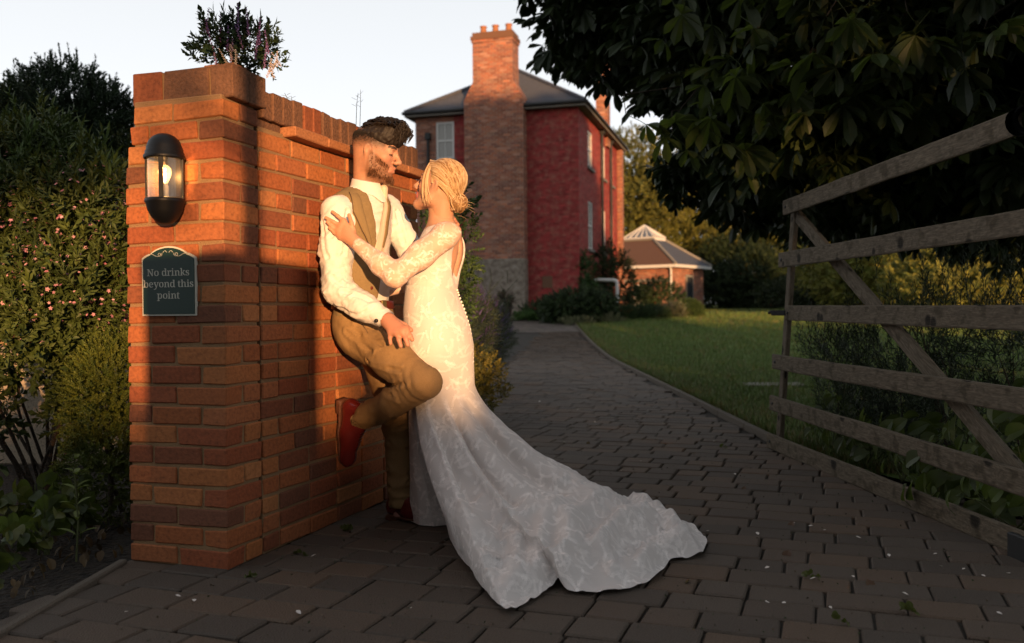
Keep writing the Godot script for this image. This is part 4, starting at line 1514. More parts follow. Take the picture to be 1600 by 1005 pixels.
	var says := ["leafy border plant with large leaves at the left edge", "leafy border plant with yellowish leaves left of the box bush", "dark leafy border plant in front of the pale low wall", "low leafy border plant at the bottom left", "tall leafy border plant cut by the left edge", "small leafy plant in the middle of the border", "small leafy plant closest to the box bush", "low leafy plant at the bottom left corner"]
	for k in spots.size():
		var s: Array = spots[k]
		var c := depth_point(s[0], s[1], s[2])
		var o := thing("border_plant", says[k], "plant", "border plants beside the kerb", Vector3(c.x, 0.0, c.z))
		var pl := []
		for j in 26:
			var a := j * 2.4
			var hgt: float = c.y * (0.35 + 0.75 * rng.randf())
			var pos := Vector3(c.x + cos(a) * s[3] * 0.6 * rng.randf(), hgt, c.z + sin(a) * s[3] * 0.6 * rng.randf())
			var big := Transform3D(turned(Vector3(cos(a) * 0.8, 0.55, sin(a) * 0.8), rng.randf()).scaled(Vector3.ONE * rng.randf_range(0.045, 0.085)), pos)
			var col := Color(0.016, 0.028, 0.008).lerp(Color(0.075, 0.075, 0.015), rng.randf() ** 2)
			part(o, "leaf", lf["broad"][j % 3], tone_leaf(col), Transform3D(big.basis, big.origin - o.position))
		for j in 4:
			var m := M.new()
			var tip := Vector3(rng.randf_range(-1, 1) * s[3] * 0.6, c.y * rng.randf_range(0.8, 1.15), rng.randf_range(-1, 1) * s[3] * 0.6)
			m.tube([Vector3(rng.randf_range(-0.03, 0.03), 0, 0), tip * 0.5 + Vector3(0, 0.02, 0), tip], [0.005, 0.004, 0.002], 5)
			part(o, "stem", m.done(), mt.stem)
	# a few thin upright weeds by the kerb
	for s in [[232, 800, 3.75], [370 * 0.3125 + 2, 800, 3.4]]:
		var c := depth_point(s[0] if s[0] < 200 else 118.0, s[1], s[2])
		var o := thing("weed", "thin upright weed with paired narrow leaves near the kerb" if s[2] < 3.5 else "thin upright weed with narrow leaves in front of the box bush", "weed", "weeds in the border", Vector3(c.x, 0, c.z))
		var m := M.new()
		m.tube([Vector3.ZERO, Vector3(0.01, 0.16, 0), Vector3(0.0, 0.36, 0.01)], [0.004, 0.0035, 0.002], 5)
		part(o, "stem", m.done(), mt.stem)
		for j in 10:
			m = M.new()
			var a := j * PI + (j / 2) * 1.1
			leaf_at(m, Vector3(0.005, 0.10 + (j / 2) * 0.058, 0), Vector3(cos(a), 0.7, sin(a)).normalized(), Vector3.UP, 0.085 - j * 0.004, 0.022, 0.3, 4)
			part(o, "leaf", m.done(), tone_leaf(Color(0.08, 0.10, 0.02)))
	# litter on the soil
	var lt := []
	for k in 420:
		var zz := rng.randf_range(-4.4, -2.3)
		lt.append(Transform3D(Basis.from_euler(Vector3(rng.randf_range(-0.3, 0.3) + PI * 0.5, rng.randf() * TAU, 0)).scaled(Vector3.ONE * rng.randf_range(0.02, 0.055)), Vector3(rng.randf_range(-2.9, -1.57 - 0.1 * (zz + 3.4)), 0.004 + rng.randf() * 0.012, zz)))
	many(self, "fallen_leaves", lf["broad"][0], mt.leaf, lt, tints(420, Color(0.05, 0.03, 0.015), Color(0.10, 0.065, 0.03)))
	tag(get_node("fallen_leaves"), "dead leaves lying on the bare soil of the border", "leaf litter")
	# pale low wall behind the border
	var w := thing("low_wall", "low pale rendered wall at the far left behind the plants", "wall", "", Vector3(-4.2, 0, -6.0))
	var m := M.new()
	m.box(Transform3D(Basis(Vector3.UP, -0.12), Vector3(0, 0.33, 0)), Vector3(1.9, 0.36, 0.10), 0.01)
	part(w, "wall", m.done(), mat(lin(0.42, 0.34, 0.25), 0.95, mt.speck, 1.5, mt.pits, 0.4))
	m = M.new()
	m.box(Transform3D(Basis(Vector3.UP, -0.12), Vector3(0, 0.715, 0)), Vector3(1.92, 0.022, 0.125), 0.008)
	part(w, "coping", m.done(), mt.kerb)
	var bw := thing("back_wall", "stretch of dark brick wall showing between the yew and the pillar", "wall", "", Vector3(-3.0, 0, -7.0))
	for c in 26:
		var x := -0.9 + (c % 2) * 0.11
		while x < 0.85:
			var bm := brick_mesh(0.215, 0.065, 0.1)
			part(bw, "brick", bm, mt.brick[[0, 3, 5, 2][rng.randi() % 4]], Transform3D(Basis(), Vector3(x, 0.04 + c * 0.075, 0)))
			x += 0.225
	m = M.new()
	m.box(Transform3D(Basis(), Vector3(0, 0.985, -0.02)), Vector3(1.0, 0.985, 0.06))
	part(bw, "mortar", m.done(), mt.mortar)
	# flowers in the trough on the pillar
	var top := wall_at(0.15, 1.9, -0.14)
	var fl := [[Vector3(-1.082, 1.901, -3.42), Vector3(0.10, 0.07, 0.08)], [Vector3(-0.9852, 1.933, -3.45), Vector3(0.10, 0.09, 0.08)], [Vector3(-1.122, 1.962, -3.42), Vector3(0.06, 0.07, 0.06)], [Vector3(-1.041, 1.995, -3.45), Vector3(0.07, 0.07, 0.06)]]
	var o := bush("trough_flowers", "purple and white flowers spilling out of the trough on the pillar", "flowers", "", fl, "twig", 230, [0.04, 0.085], Color(0.014, 0.03, 0.012), Color(0.03, 0.055, 0.02), {"ground": 1.872, "stems": 9, "stem": 0.0035, "gap": 0.0, "inner": 0.2, "lift": 0.8})
	var places := []
	var cols := []
	for q in [[322, 28, 0.5], [345, 40, 0.7], [372, 22, 0.6], [388, 30, 0.9], [405, 45, 1.0], [420, 62, 0.6], [360, 72, 0.2], [398, 68, 0.4], [340, 88, 0.3], [412, 82, 0.3], [330, 45, 0.5], [355, 55, 0.8], [380, 52, 0.5]]:
		var c := depth_point(q[0], q[1] + 26.0, 3.36)
		places.append(Transform3D(turned(Vector3(rng.randf_range(-0.4, 0.4), 1, 0.1), rng.randf() * TAU).scaled(Vector3(0.10, 0.125, 0.10)), c))
		cols.append(Color(0.24, 0.12, 0.36).lerp(Color(0.45, 0.30, 0.52), rng.randf()))
	for q in [[362, 88], [368, 96], [355, 92], [374, 84], [420, 108], [428, 115], [424, 104], [432, 98], [416, 114], [440, 96]]:
		var c := depth_point(q[0], q[1] + 8.0, 3.36)
		places.append(Transform3D(turned(Vector3(rng.randf_range(-0.6, 0.6), 0.8, 0.5), rng.randf() * TAU).scaled(Vector3(0.075, 0.08, 0.075)), c))
		cols.append(Color(0.55, 0.42, 0.42).lerp(Color(0.62, 0.55, 0.5), rng.randf()))
	crown(o, "spike", places, cols, "flower_spike", mt.petal)
	var loose := []
	for k in 26:
		var a := rng.randf() * TAU
		var c := depth_point(372.0 + cos(a) * rng.randf_range(25, 62), 78.0 - absf(sin(a)) * rng.randf_range(10, 48), 3.42)
		loose.append(Transform3D(turned(Vector3(cos(a) * 0.9, 0.25 + absf(sin(a)), 0.1), rng.randf() * TAU).scaled(Vector3(0.06, rng.randf_range(0.06, 0.11), 0.06)), c))
	crown(o, "twig_long", loose, tints(26, Color(0.02, 0.04, 0.014), Color(0.04, 0.065, 0.022)), "shoot")

var leaf_tones := {}
func tone_leaf(c: Color) -> Material:
	# one of a few leaf materials near this colour
	var key := "%d_%d" % [int(c.g * 40), int(c.r * 40)]
	if not leaf_tones.has(key):
		var m := leafy(c.linear_to_srgb(), 0.35)
		m.vertex_color_use_as_albedo = false
		leaf_tones[key] = m
	return leaf_tones[key]

# the point that a ray leaving the camera through this place reaches at a distance; used only to seed plants
func depth_point(px: float, py: float, z: float) -> Vector3:
	var d := Basis(Vector3(1.0, -0.00873, 0.0), Vector3(0.00873, 0.99987, -0.01321), Vector3(0.00012, 0.01321, 0.99991)) * Vector3((px - 800.0) / 1400.0, (502.5 - py) / 1400.0, -1.0)
	return Vector3(0, 0.945, 0) + d * (z / -d.z)

func right_garden() -> void:
	# behind the gate: rosemary-like stems and broad dark leaves
	var says := ["upright wiry plant just right of the gate's end stile", "tall wiry plant behind the gate's middle rails", "wiry plant behind the gate's diagonal brace", "dense wiry plant at the right edge behind the gate", "low wiry plant behind the lowest gate rails"]
	var pl := [[1310, 560, 6.4, 0.30, 0.42], [1400, 560, 5.6, 0.42, 0.48], [1480, 520, 5.0, 0.45, 0.52], [1590, 540, 4.6, 0.45, 0.5], [1390, 640, 5.4, 0.4, 0.3]]
	for k in pl.size():
		var s: Array = pl[k]
		var c := depth_point(s[0], s[1], s[2])
		var lobes := [[c, Vector3(s[3], s[4] * 0.45, s[3])], [Vector3(c.x + 0.1, c.y * 0.45, c.z), Vector3(s[3] * 0.9, c.y * 0.45, s[3] * 0.8)]]
		var wp := bush("wiry_plant", says[k], "plant", "plants behind the gate", lobes, "needle", 200, [0.12, 0.22], Color(0.016, 0.026, 0.012), Color(0.030, 0.042, 0.018), {"lift": 1.4, "stems": 8, "stem": 0.006, "gap": 0.12, "inner": 0.1})
		var up := []
		for j in 34:
			var q := Vector3(c.x + rng.randf_range(-1, 1) * s[3], c.y + s[4] * rng.randf_range(0.1, 0.75), c.z + rng.randf_range(-1, 1) * s[3])
			up.append(Transform3D(turned(Vector3(rng.randf_range(-0.35, 0.35), 1, rng.randf_range(-0.3, 0.3)), rng.randf() * TAU).scaled(Vector3(0.14, rng.randf_range(0.14, 0.26), 0.14)), q))
		crown(wp, "needle", up, tints(34, Color(0.016, 0.026, 0.012), Color(0.030, 0.042, 0.018)), "shoot")
	var bl := [[1460, 740, 4.3], [1540, 700, 4.2], [1350, 690, 5.2], [1580, 790, 3.7], [1410, 680, 4.8], [1300, 650, 5.9], [1560, 640, 4.3], [1490, 800, 4.05], [1600, 700, 3.9]]
	var lb := ["broad-leaved dark plant behind the lowest rail of the gate", "broad-leaved dark plant below the brace at the right", "broad-leaved dark plant behind the gate's lower middle", "broad-leaved dark plant at the lower right corner", "small broad-leaved plant left of the brace foot", "broad-leaved plant by the far end of the gate", "broad-leaved plant behind the second lowest rail at the right", "low broad-leaved plant hugging the drive's edge", "broad-leaved dark plant cut by the right edge"]
	for k in bl.size():
		var c := depth_point(bl[k][0], bl[k][1], bl[k][2])
		var o := thing("broad_leaved_plant", lb[k], "plant", "plants behind the gate", Vector3(maxf(c.x, 2.0), 0, c.z))
		for j in 26:
			var a := j * 2.4
			var h := c.y * (0.15 + 1.0 * rng.randf()) + 0.05
			var rr := 0.24 * sqrt(rng.randf())
			var xf := Transform3D(turned(Vector3(cos(a) * 0.8, 0.5, sin(a) * 0.8), rng.randf()).scaled(Vector3.ONE * rng.randf_range(0.07, 0.13)), Vector3(cos(a) * rr, h, sin(a) * rr))
			part(o, "leaf", lf["broad"][j % 3], tone_leaf(Color(0.018, 0.030, 0.010).lerp(Color(0.032, 0.042, 0.014), rng.randf())), xf)
		for j in 5:
			var m := M.new()
			var tip := Vector3(rng.randf_range(-0.18, 0.18), c.y, rng.randf_range(-0.18, 0.18))
			m.tube([Vector3.ZERO, tip * 0.5 + Vector3(0.02, 0, 0), tip], [0.006, 0.005, 0.002], 5)
			part(o, "stem", m.done(), mt.stem)
	# beside the drive beyond the wall: climber, dry stalks, lavender, a yellowish shrub
	var cl := [[Vector3(-0.3789, 1.4, -6.4), Vector3(0.12, 0.28, 0.12)], [Vector3(-0.4219, 1.674, -6.4), Vector3(0.10, 0.2, 0.1)], [Vector3(-0.3877, 1.106, -6.5), Vector3(0.10, 0.25, 0.12)], [Vector3(-0.6552, 1.346, -6.6), Vector3(0.25, 0.4, 0.15)], [Vector3(-0.5171, 1.016, -6.6), Vector3(0.2, 0.4, 0.15)]]
	bush("climber", "green climbing plant on the wall's end behind the bride", "climber", "", cl, "twig", 520, [0.07, 0.13], Color(0.03, 0.06, 0.018), Color(0.06, 0.10, 0.03), {"stems": 4, "gap": 0.05})
	var lav := [[Vector3(-0.3957, 0.7299, -8.5), Vector3(0.3, 0.33, 0.7)], [Vector3(-0.3232, 0.6192, -10), Vector3(0.28, 0.33, 0.8)], [Vector3(-0.4895, 0.7538, -7.6), Vector3(0.3, 0.33, 0.6)], [Vector3(-0.3275, 0.5964, -12), Vector3(0.3, 0.36, 0.9)]]
	var lv := bush("lavender", "mound of purple lavender along the drive behind the bride", "lavender", "", lav, "needle", 1400, [0.10, 0.2], Color(0.03, 0.045, 0.025), Color(0.05, 0.065, 0.035), {"stems": 3, "gap": -0.1, "lift": 0.9, "inner": 0.6})
	blossoms(lv, lav.map(func(l): return [l[0] + Vector3(0, 0.08, 0), l[1] * 1.05]), 900, [0.06, 0.11], Color(0.07, 0.05, 0.15), Color(0.13, 0.09, 0.23), "spike", "flower_spike", 1.2)
	var ye := [[Vector3(-0.3195, 0.3447, -7.6), Vector3(0.19, 0.22, 0.2)], [Vector3(-0.2159, 0.3837, -7.8), Vector3(0.13, 0.16, 0.15)], [Vector3(-0.466, 0.3732, -7.6), Vector3(0.25, 0.3, 0.2)], [Vector3(-0.1796, 0.1966, -7.6), Vector3(0.11, 0.08, 0.15)]]
	bush("yellow_shrub", "small yellowish-leaved shrub at the drive's edge behind the bride's skirt", "shrub", "", ye, "twig", 420, [0.07, 0.12], Color(0.10, 0.10, 0.02), Color(0.17, 0.14, 0.03), {"stems": 5, "stem": 0.006, "gap": 0.1, "inner": 0.2})
	for k in 3:
		var st := thing("dry_stalk", ["thin dry stalk against the grey base of the chimney breast", "second thin dry stalk beside the lavender", "third thin dry stalk leaning towards the drive"][k], "stalk", "dry stalks above the lavender", Vector3(-0.3743, 0.704, -9.5) + Vector3(k * 0.12, -0.6, -k * 0.2))
		var m := M.new()
		m.tube([Vector3.ZERO, Vector3(0.03 * k - 0.02, 0.6, 0), Vector3(0.08 * k - 0.06, 1.25 - 0.12 * k, 0)], [0.008, 0.006, 0.003], 5)
		part(st, "stem", m.done(), mt.stem)
		for j in 7:
			m = M.new()
			var a := j * 2.4
			m.tube([Vector3(0.06 * k * (0.4 + j * 0.08) - 0.02, 0.65 + j * 0.08, 0), Vector3(0.06 * k + cos(a) * 0.12, 0.8 + j * 0.08, sin(a) * 0.12)], [0.004, 0.002], 4)
			part(st, "twig", m.done(), mt.stem)

func house_garden() -> void:
	var D := Color(0.016, 0.030, 0.010)
	var E := Color(0.035, 0.055, 0.016)
	bush("dark_bush", "large round dark bush in front of the red wall's right corner", "bush", "bushes before the house", [[Vector3(2.028, 0.9659, -27), Vector3(1.0, 0.55, 0.7)], [Vector3(1.545, 0.8544, -27), Vector3(0.7, 0.45, 0.6)], [Vector3(2.606, 0.903, -27), Vector3(0.6, 0.5, 0.6)]], "twig", 1500, [0.16, 0.3], D, E, {"gap": -0.1, "inner": 0.6, "stem": 0.03})
	bush("clipped_hedge", "long low clipped hedge in front of the annex", "hedge", "", [[Vector3(3.201, 0.6571, -28), Vector3(0.55, 0.32, 0.4)], [Vector3(3.801, 0.6519, -28), Vector3(0.6, 0.33, 0.4)], [Vector3(4.401, 0.6466, -28), Vector3(0.5, 0.33, 0.4)]], "twig_fine", 1500, [0.14, 0.2], Color(0.022, 0.042, 0.012), Color(0.035, 0.06, 0.015), {"gap": -0.4, "inner": 0.8, "stem": 0.02})
	bush("round_box", "round clipped box ball at the hedge's right end", "bush", "bushes before the house", [[Vector3(5.719, 0.7502, -29), Vector3(0.42, 0.42, 0.42)]], "twig_fine", 700, [0.13, 0.2], Color(0.03, 0.055, 0.012), Color(0.05, 0.08, 0.016), {"gap": -0.4, "inner": 0.8, "stem": 0.02})
	bush("grey_green_plant", "loose grey-green plant between the hedge and the box ball", "plant", "bushes before the house", [[Vector3(5.05, 0.6771, -28.5), Vector3(0.4, 0.36, 0.35)]], "twig_long", 220, [0.18, 0.3], Color(0.06, 0.075, 0.035), Color(0.10, 0.10, 0.06), {"gap": 0.0})
	bush("shrub", "dark shrub in front of the annex's lit wall", "shrub", "bushes before the house", [[Vector3(5.099, 1.387, -31), Vector3(0.7, 0.5, 0.5)], [Vector3(4.434, 1.216, -31), Vector3(0.5, 0.45, 0.5)]], "twig", 650, [0.18, 0.32], D, E, {"gap": 0.05, "inner": 0.4, "stem": 0.03})
	bush("ivy", "ivy climbing the house's side wall left of the white pipe", "climber", "climbers on the house", [[Vector3(2.493, 2.087, -30.2), Vector3(0.22, 0.75, 0.15)], [Vector3(2.536, 1.437, -30), Vector3(0.25, 0.5, 0.2)]], "twig", 420, [0.16, 0.28], Color(0.025, 0.055, 0.014), Color(0.045, 0.085, 0.02), {"gap": 0.0, "stem": 0.02})
	bush("ivy", "taller ivy beside the drainpipe on the house's side wall", "climber", "climbers on the house", [[Vector3(3.404, 2.4, -32.5), Vector3(0.35, 0.95, 0.2)], [Vector3(3.959, 1.963, -33.5), Vector3(0.6, 1.1, 0.3)]], "twig", 700, [0.18, 0.32], D, E, {"gap": 0.02, "stem": 0.02})
	bush("low_plant", "bright green low plants at the foot of the red wall", "plant", "bushes before the house", [[Vector3(0.4398, 0.5412, -28), Vector3(0.42, 0.2, 0.3)], [Vector3(0.9996, 0.5163, -28), Vector3(0.45, 0.22, 0.3)]], "twig_long", 380, [0.16, 0.26], Color(0.04, 0.085, 0.018), Color(0.065, 0.12, 0.025), {"gap": 0.0})
	bush("low_shrub", "low dark shrub below the air vent of the red wall", "shrub", "bushes before the house", [[Vector3(0.9215, 0.8145, -28.6), Vector3(0.6, 0.32, 0.3)], [Vector3(1.474, 0.6179, -27.5), Vector3(0.4, 0.25, 0.3)]], "twig", 420, [0.16, 0.28], D, E, {"gap": 0.0})
	bush("border_flowers", "pale flowering plants along the lawn before the dark bush", "flowers", "bushes before the house", [[Vector3(2.839, 0.5227, -26.5), Vector3(0.5, 0.18, 0.25)], [Vector3(1.857, 0.4831, -26), Vector3(0.6, 0.15, 0.25)]], "twig_long", 260, [0.12, 0.2], Color(0.06, 0.075, 0.03), Color(0.16, 0.15, 0.08), {"gap": 0.0})
	# potted plant against the grey base
	var c := Vector3(-0.2202, 0.7254, -28.2)
	var o := thing("potted_plant", "dark pot with a small plant against the chimney's grey base", "plant pot", "", Vector3(c.x, land(c.x, c.z), c.z))
	var m := M.new()
	m.lathe(Transform3D(), [Vector2(0.0, 0.0), Vector2(0.16, 0.0), Vector2(0.22, 0.36), Vector2(0.245, 0.37), Vector2(0.245, 0.42), Vector2(0.20, 0.42), Vector2(0.19, 0.37), Vector2(0.0, 0.36)], 20)
	part(o, "pot", m.done(), mat(lin(0.05, 0.03, 0.022), 0.6))
	var lobes := [[o.position + Vector3(0, 0.6, 0), Vector3(0.26, 0.24, 0.26)]]
	var pl := scatter(lobes, 130, [0.12, 0.2], 0.6, 0.2)
	crown(o, "twig", pl, tints(pl.size(), D, Color(0.07, 0.035, 0.02)))
	# low bollard light beside the drive
	c = Vector3(0.963, 0.4159, -27)
	o = thing("bollard_light", "small black bollard light at the end of the drive", "bollard", "", Vector3(c.x, land(c.x, c.z), c.z))
	m = M.new()
	m.lathe(Transform3D(), [Vector2(0.075, 0), Vector2(0.075, 0.30), Vector2(0.06, 0.305), Vector2(0.06, 0.40), Vector2(0.085, 0.405), Vector2(0.085, 0.43), Vector2(0.0, 0.46)], 16)
	part(o, "post", m.done(), mt.black)
	# stone edging and the cover set in the lawn
	m = M.new()
	m.box(Transform3D(Basis(Vector3.UP, -0.05), Vector3(3.1, 0.022, -10.6)), Vector3(0.33, 0.02, 0.20), 0.006)
	solo("drain_cover", m.done(), mt.kerb, "pale rectangular stone cover set into the lawn left of the gate", "drain cover")

func chestnut() -> void:
	leaf_meshes()
	var foot := Vector3(6.6, 0.0, -7.6)
	var o := thing("chestnut_tree", "large horse chestnut whose dark leafy boughs hang over the drive", "tree", "", foot)
	var tm := M.new()
	tm.tube([Vector3(0, -0.2, 0), Vector3(0, 0.4, 0), Vector3(-0.1, 1.6, 0), Vector3(-0.2, 3.2, 0.1), Vector3(0, 6.0, 0)], [0.55, 0.42, 0.36, 0.32, 0.2], 14)
	var trunk := part(o, "trunk", tm.done(), mt.bark)
	# lobes of foliage: middle and radii, all but the last row set by the visible boughs
	var lobes := [
		[Vector3(0.6072, 3.838, -8.6), Vector3(0.50, 0.62, 1.0)], [Vector3(0.9716, 3.5, -8.6), Vector3(0.46, 0.48, 0.9)], [Vector3(1.308, 3.668, -8.2), Vector3(0.75, 0.75, 1.1)], [Vector3(1.519, 2.901, -7.4), Vector3(0.5, 0.55, 0.9)],
		[Vector3(1.687, 3.094, -6.7), Vector3(0.8, 0.8, 1.1)], [Vector3(1.8, 2.382, -6.6), Vector3(0.55, 0.5, 0.8)], [Vector3(1.926, 2.302, -8.8), Vector3(0.55, 0.42, 0.9)], [Vector3(2.556, 2.112, -8.6), Vector3(0.8, 0.45, 0.9)],
		[Vector3(2.133, 2.577, -6.2), Vector3(0.9, 0.8, 1.1)], [Vector3(2.492, 2.673, -5.8), Vector3(0.95, 0.85, 1.0)], [Vector3(2.86, 2.207, -7.4), Vector3(1.0, 0.62, 1.1)], [Vector3(3.304, 2.298, -6.6), Vector3(1.05, 0.8, 1.1)],
		[Vector3(4.024, 2.072, -8.4), Vector3(1.3, 0.55, 1.1)], [Vector3(3.545, 2.564, -6.2), Vector3(1.1, 1.1, 1.1)], [Vector3(4.63, 2.156, -7.2), Vector3(1.3, 0.9, 1.3)], [Vector3(2.199, 3.699, -6.8), Vector3(1.5, 0.7, 1.3)],
		[Vector3(1.195, 4.278, -8.2), Vector3(1.1, 0.7, 1.3)], [Vector3(3.206, 3.617, -6.4), Vector3(1.5, 0.9, 1.4)], [Vector3(5.162, 1.845, -8.6), Vector3(1.1, 0.6, 1.2)], [Vector3(4.055, 2.063, -10.5), Vector3(1.1, 0.45, 1.0)],
		[Vector3(4.5, 6.2, -8.0), Vector3(3.0, 1.6, 2.6)], [Vector3(5.6, 7.4, -7.5), Vector3(2.6, 1.6, 2.6)], [Vector3(4.2, 6.4, -2.0), Vector3(2.4, 1.2, 2.4)], [Vector3(2.6, 4.2, -3.0), Vector3(1.5, 0.7, 1.3)], [Vector3(4.4, 4.4, -3.3), Vector3(1.5, 0.8, 1.3)], [Vector3(6.4, 6.6, -3.5), Vector3(2.2, 1.4, 2.2)], [Vector3(3.0, 5.6, -5.5), Vector3(1.5, 0.9, 1.5)], [Vector3(6.0, 5.0, -10.0), Vector3(3.0, 1.8, 1.8)], [Vector3(4.6, 5.2, -4.6), Vector3(2.4, 1.4, 1.8)]]  # overhead and out of view, mostly added to shade what is below
	for k in lobes.size():
		var e: Vector3 = lobes[k][0] - foot
		var f := Vector3(-0.12, 2.2 + 2.6 * rng.randf(), 0.05)
		var m := M.new()
		var q := []
		var rr := []
		for j in 6:
			var t := j / 5.0
			q.append(f.lerp(e, t) + Vector3(0, sin(t * PI) * 0.45 + rng.randf_range(-0.06, 0.06), rng.randf_range(-0.08, 0.08)))
			rr.append(lerpf(0.13, 0.012, sqrt(t)))
		m.tube(q, rr, 7)
		part(trunk, "bough", m.done(), mt.bark)
	var places := []
	for k in lobes.size():
		var near := k < 20
		var vol: float = pow(lobes[k][1].x * lobes[k][1].y * lobes[k][1].z, 0.667)
		var ls := scatter([lobes[k]], int((470.0 if near else 260.0) * maxf(vol, 0.3)), [0.85, 1.25] if near else [1.3, 2.0], 0.0, 0.12, 0.0)
		for xf in ls:
			# leaves hang: stalk up, fingers spread and drooping outwards
			var s: float = xf.basis.get_scale().x
			var out: Vector3 = (xf.origin - lobes[k][0]) / lobes[k][1]
			var dir := Vector3(-out.x * 0.45 + rng.randfn() * 0.3, 1.0, -out.z * 0.45 + rng.randfn() * 0.3)
			places.append(Transform3D(turned(dir, rng.randf() * TAU).scaled(Vector3.ONE * s), xf.origin))
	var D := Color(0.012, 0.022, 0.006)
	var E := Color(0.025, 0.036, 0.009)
	# the nearest leaves in the picture are leaves of their own
	var own := []
	var rest := []
	for xf in places:
		var d: Vector3 = xf.origin - Vector3(0, 0.945, 0)
		if d.z < -4.0 and d.length() < 6.6 and absf(d.x / d.z) < 0.6 and d.y / -d.z < 0.37 and own.size() < 240: own.append(xf)
		else: rest.append(xf)
	for k in own.size():
		var c := D.lerp(E, rng.randf())
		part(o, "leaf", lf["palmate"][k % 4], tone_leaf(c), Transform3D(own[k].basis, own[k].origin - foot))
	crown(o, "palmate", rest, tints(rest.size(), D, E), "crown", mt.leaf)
	# lowest sprays over the drive, in the paler leaf tones to look sun-caught
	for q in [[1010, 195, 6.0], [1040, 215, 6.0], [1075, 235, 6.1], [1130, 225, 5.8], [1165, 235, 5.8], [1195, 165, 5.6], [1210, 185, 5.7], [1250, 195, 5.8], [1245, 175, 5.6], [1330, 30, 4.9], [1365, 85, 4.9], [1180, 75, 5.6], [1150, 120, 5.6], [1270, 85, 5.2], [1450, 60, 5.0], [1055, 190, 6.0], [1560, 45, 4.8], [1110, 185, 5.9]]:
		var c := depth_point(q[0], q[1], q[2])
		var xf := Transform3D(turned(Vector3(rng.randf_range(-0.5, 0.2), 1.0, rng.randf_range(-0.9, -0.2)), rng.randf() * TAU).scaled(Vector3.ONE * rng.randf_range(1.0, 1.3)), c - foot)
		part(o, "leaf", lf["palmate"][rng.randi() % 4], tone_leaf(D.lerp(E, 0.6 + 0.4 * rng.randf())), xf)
		var m := M.new()
		m.tube([xf.origin + xf.basis * Vector3(0, 0.12, -0.10), xf.origin + xf.basis * Vector3(0, 0.2, -0.2) + Vector3(0.12, 0.12, -0.1), xf.origin + Vector3(0.5, 0.4, -0.5)], [0.003, 0.004, 0.007], 5)
		part(trunk, "twig", m.done(), mt.bark)

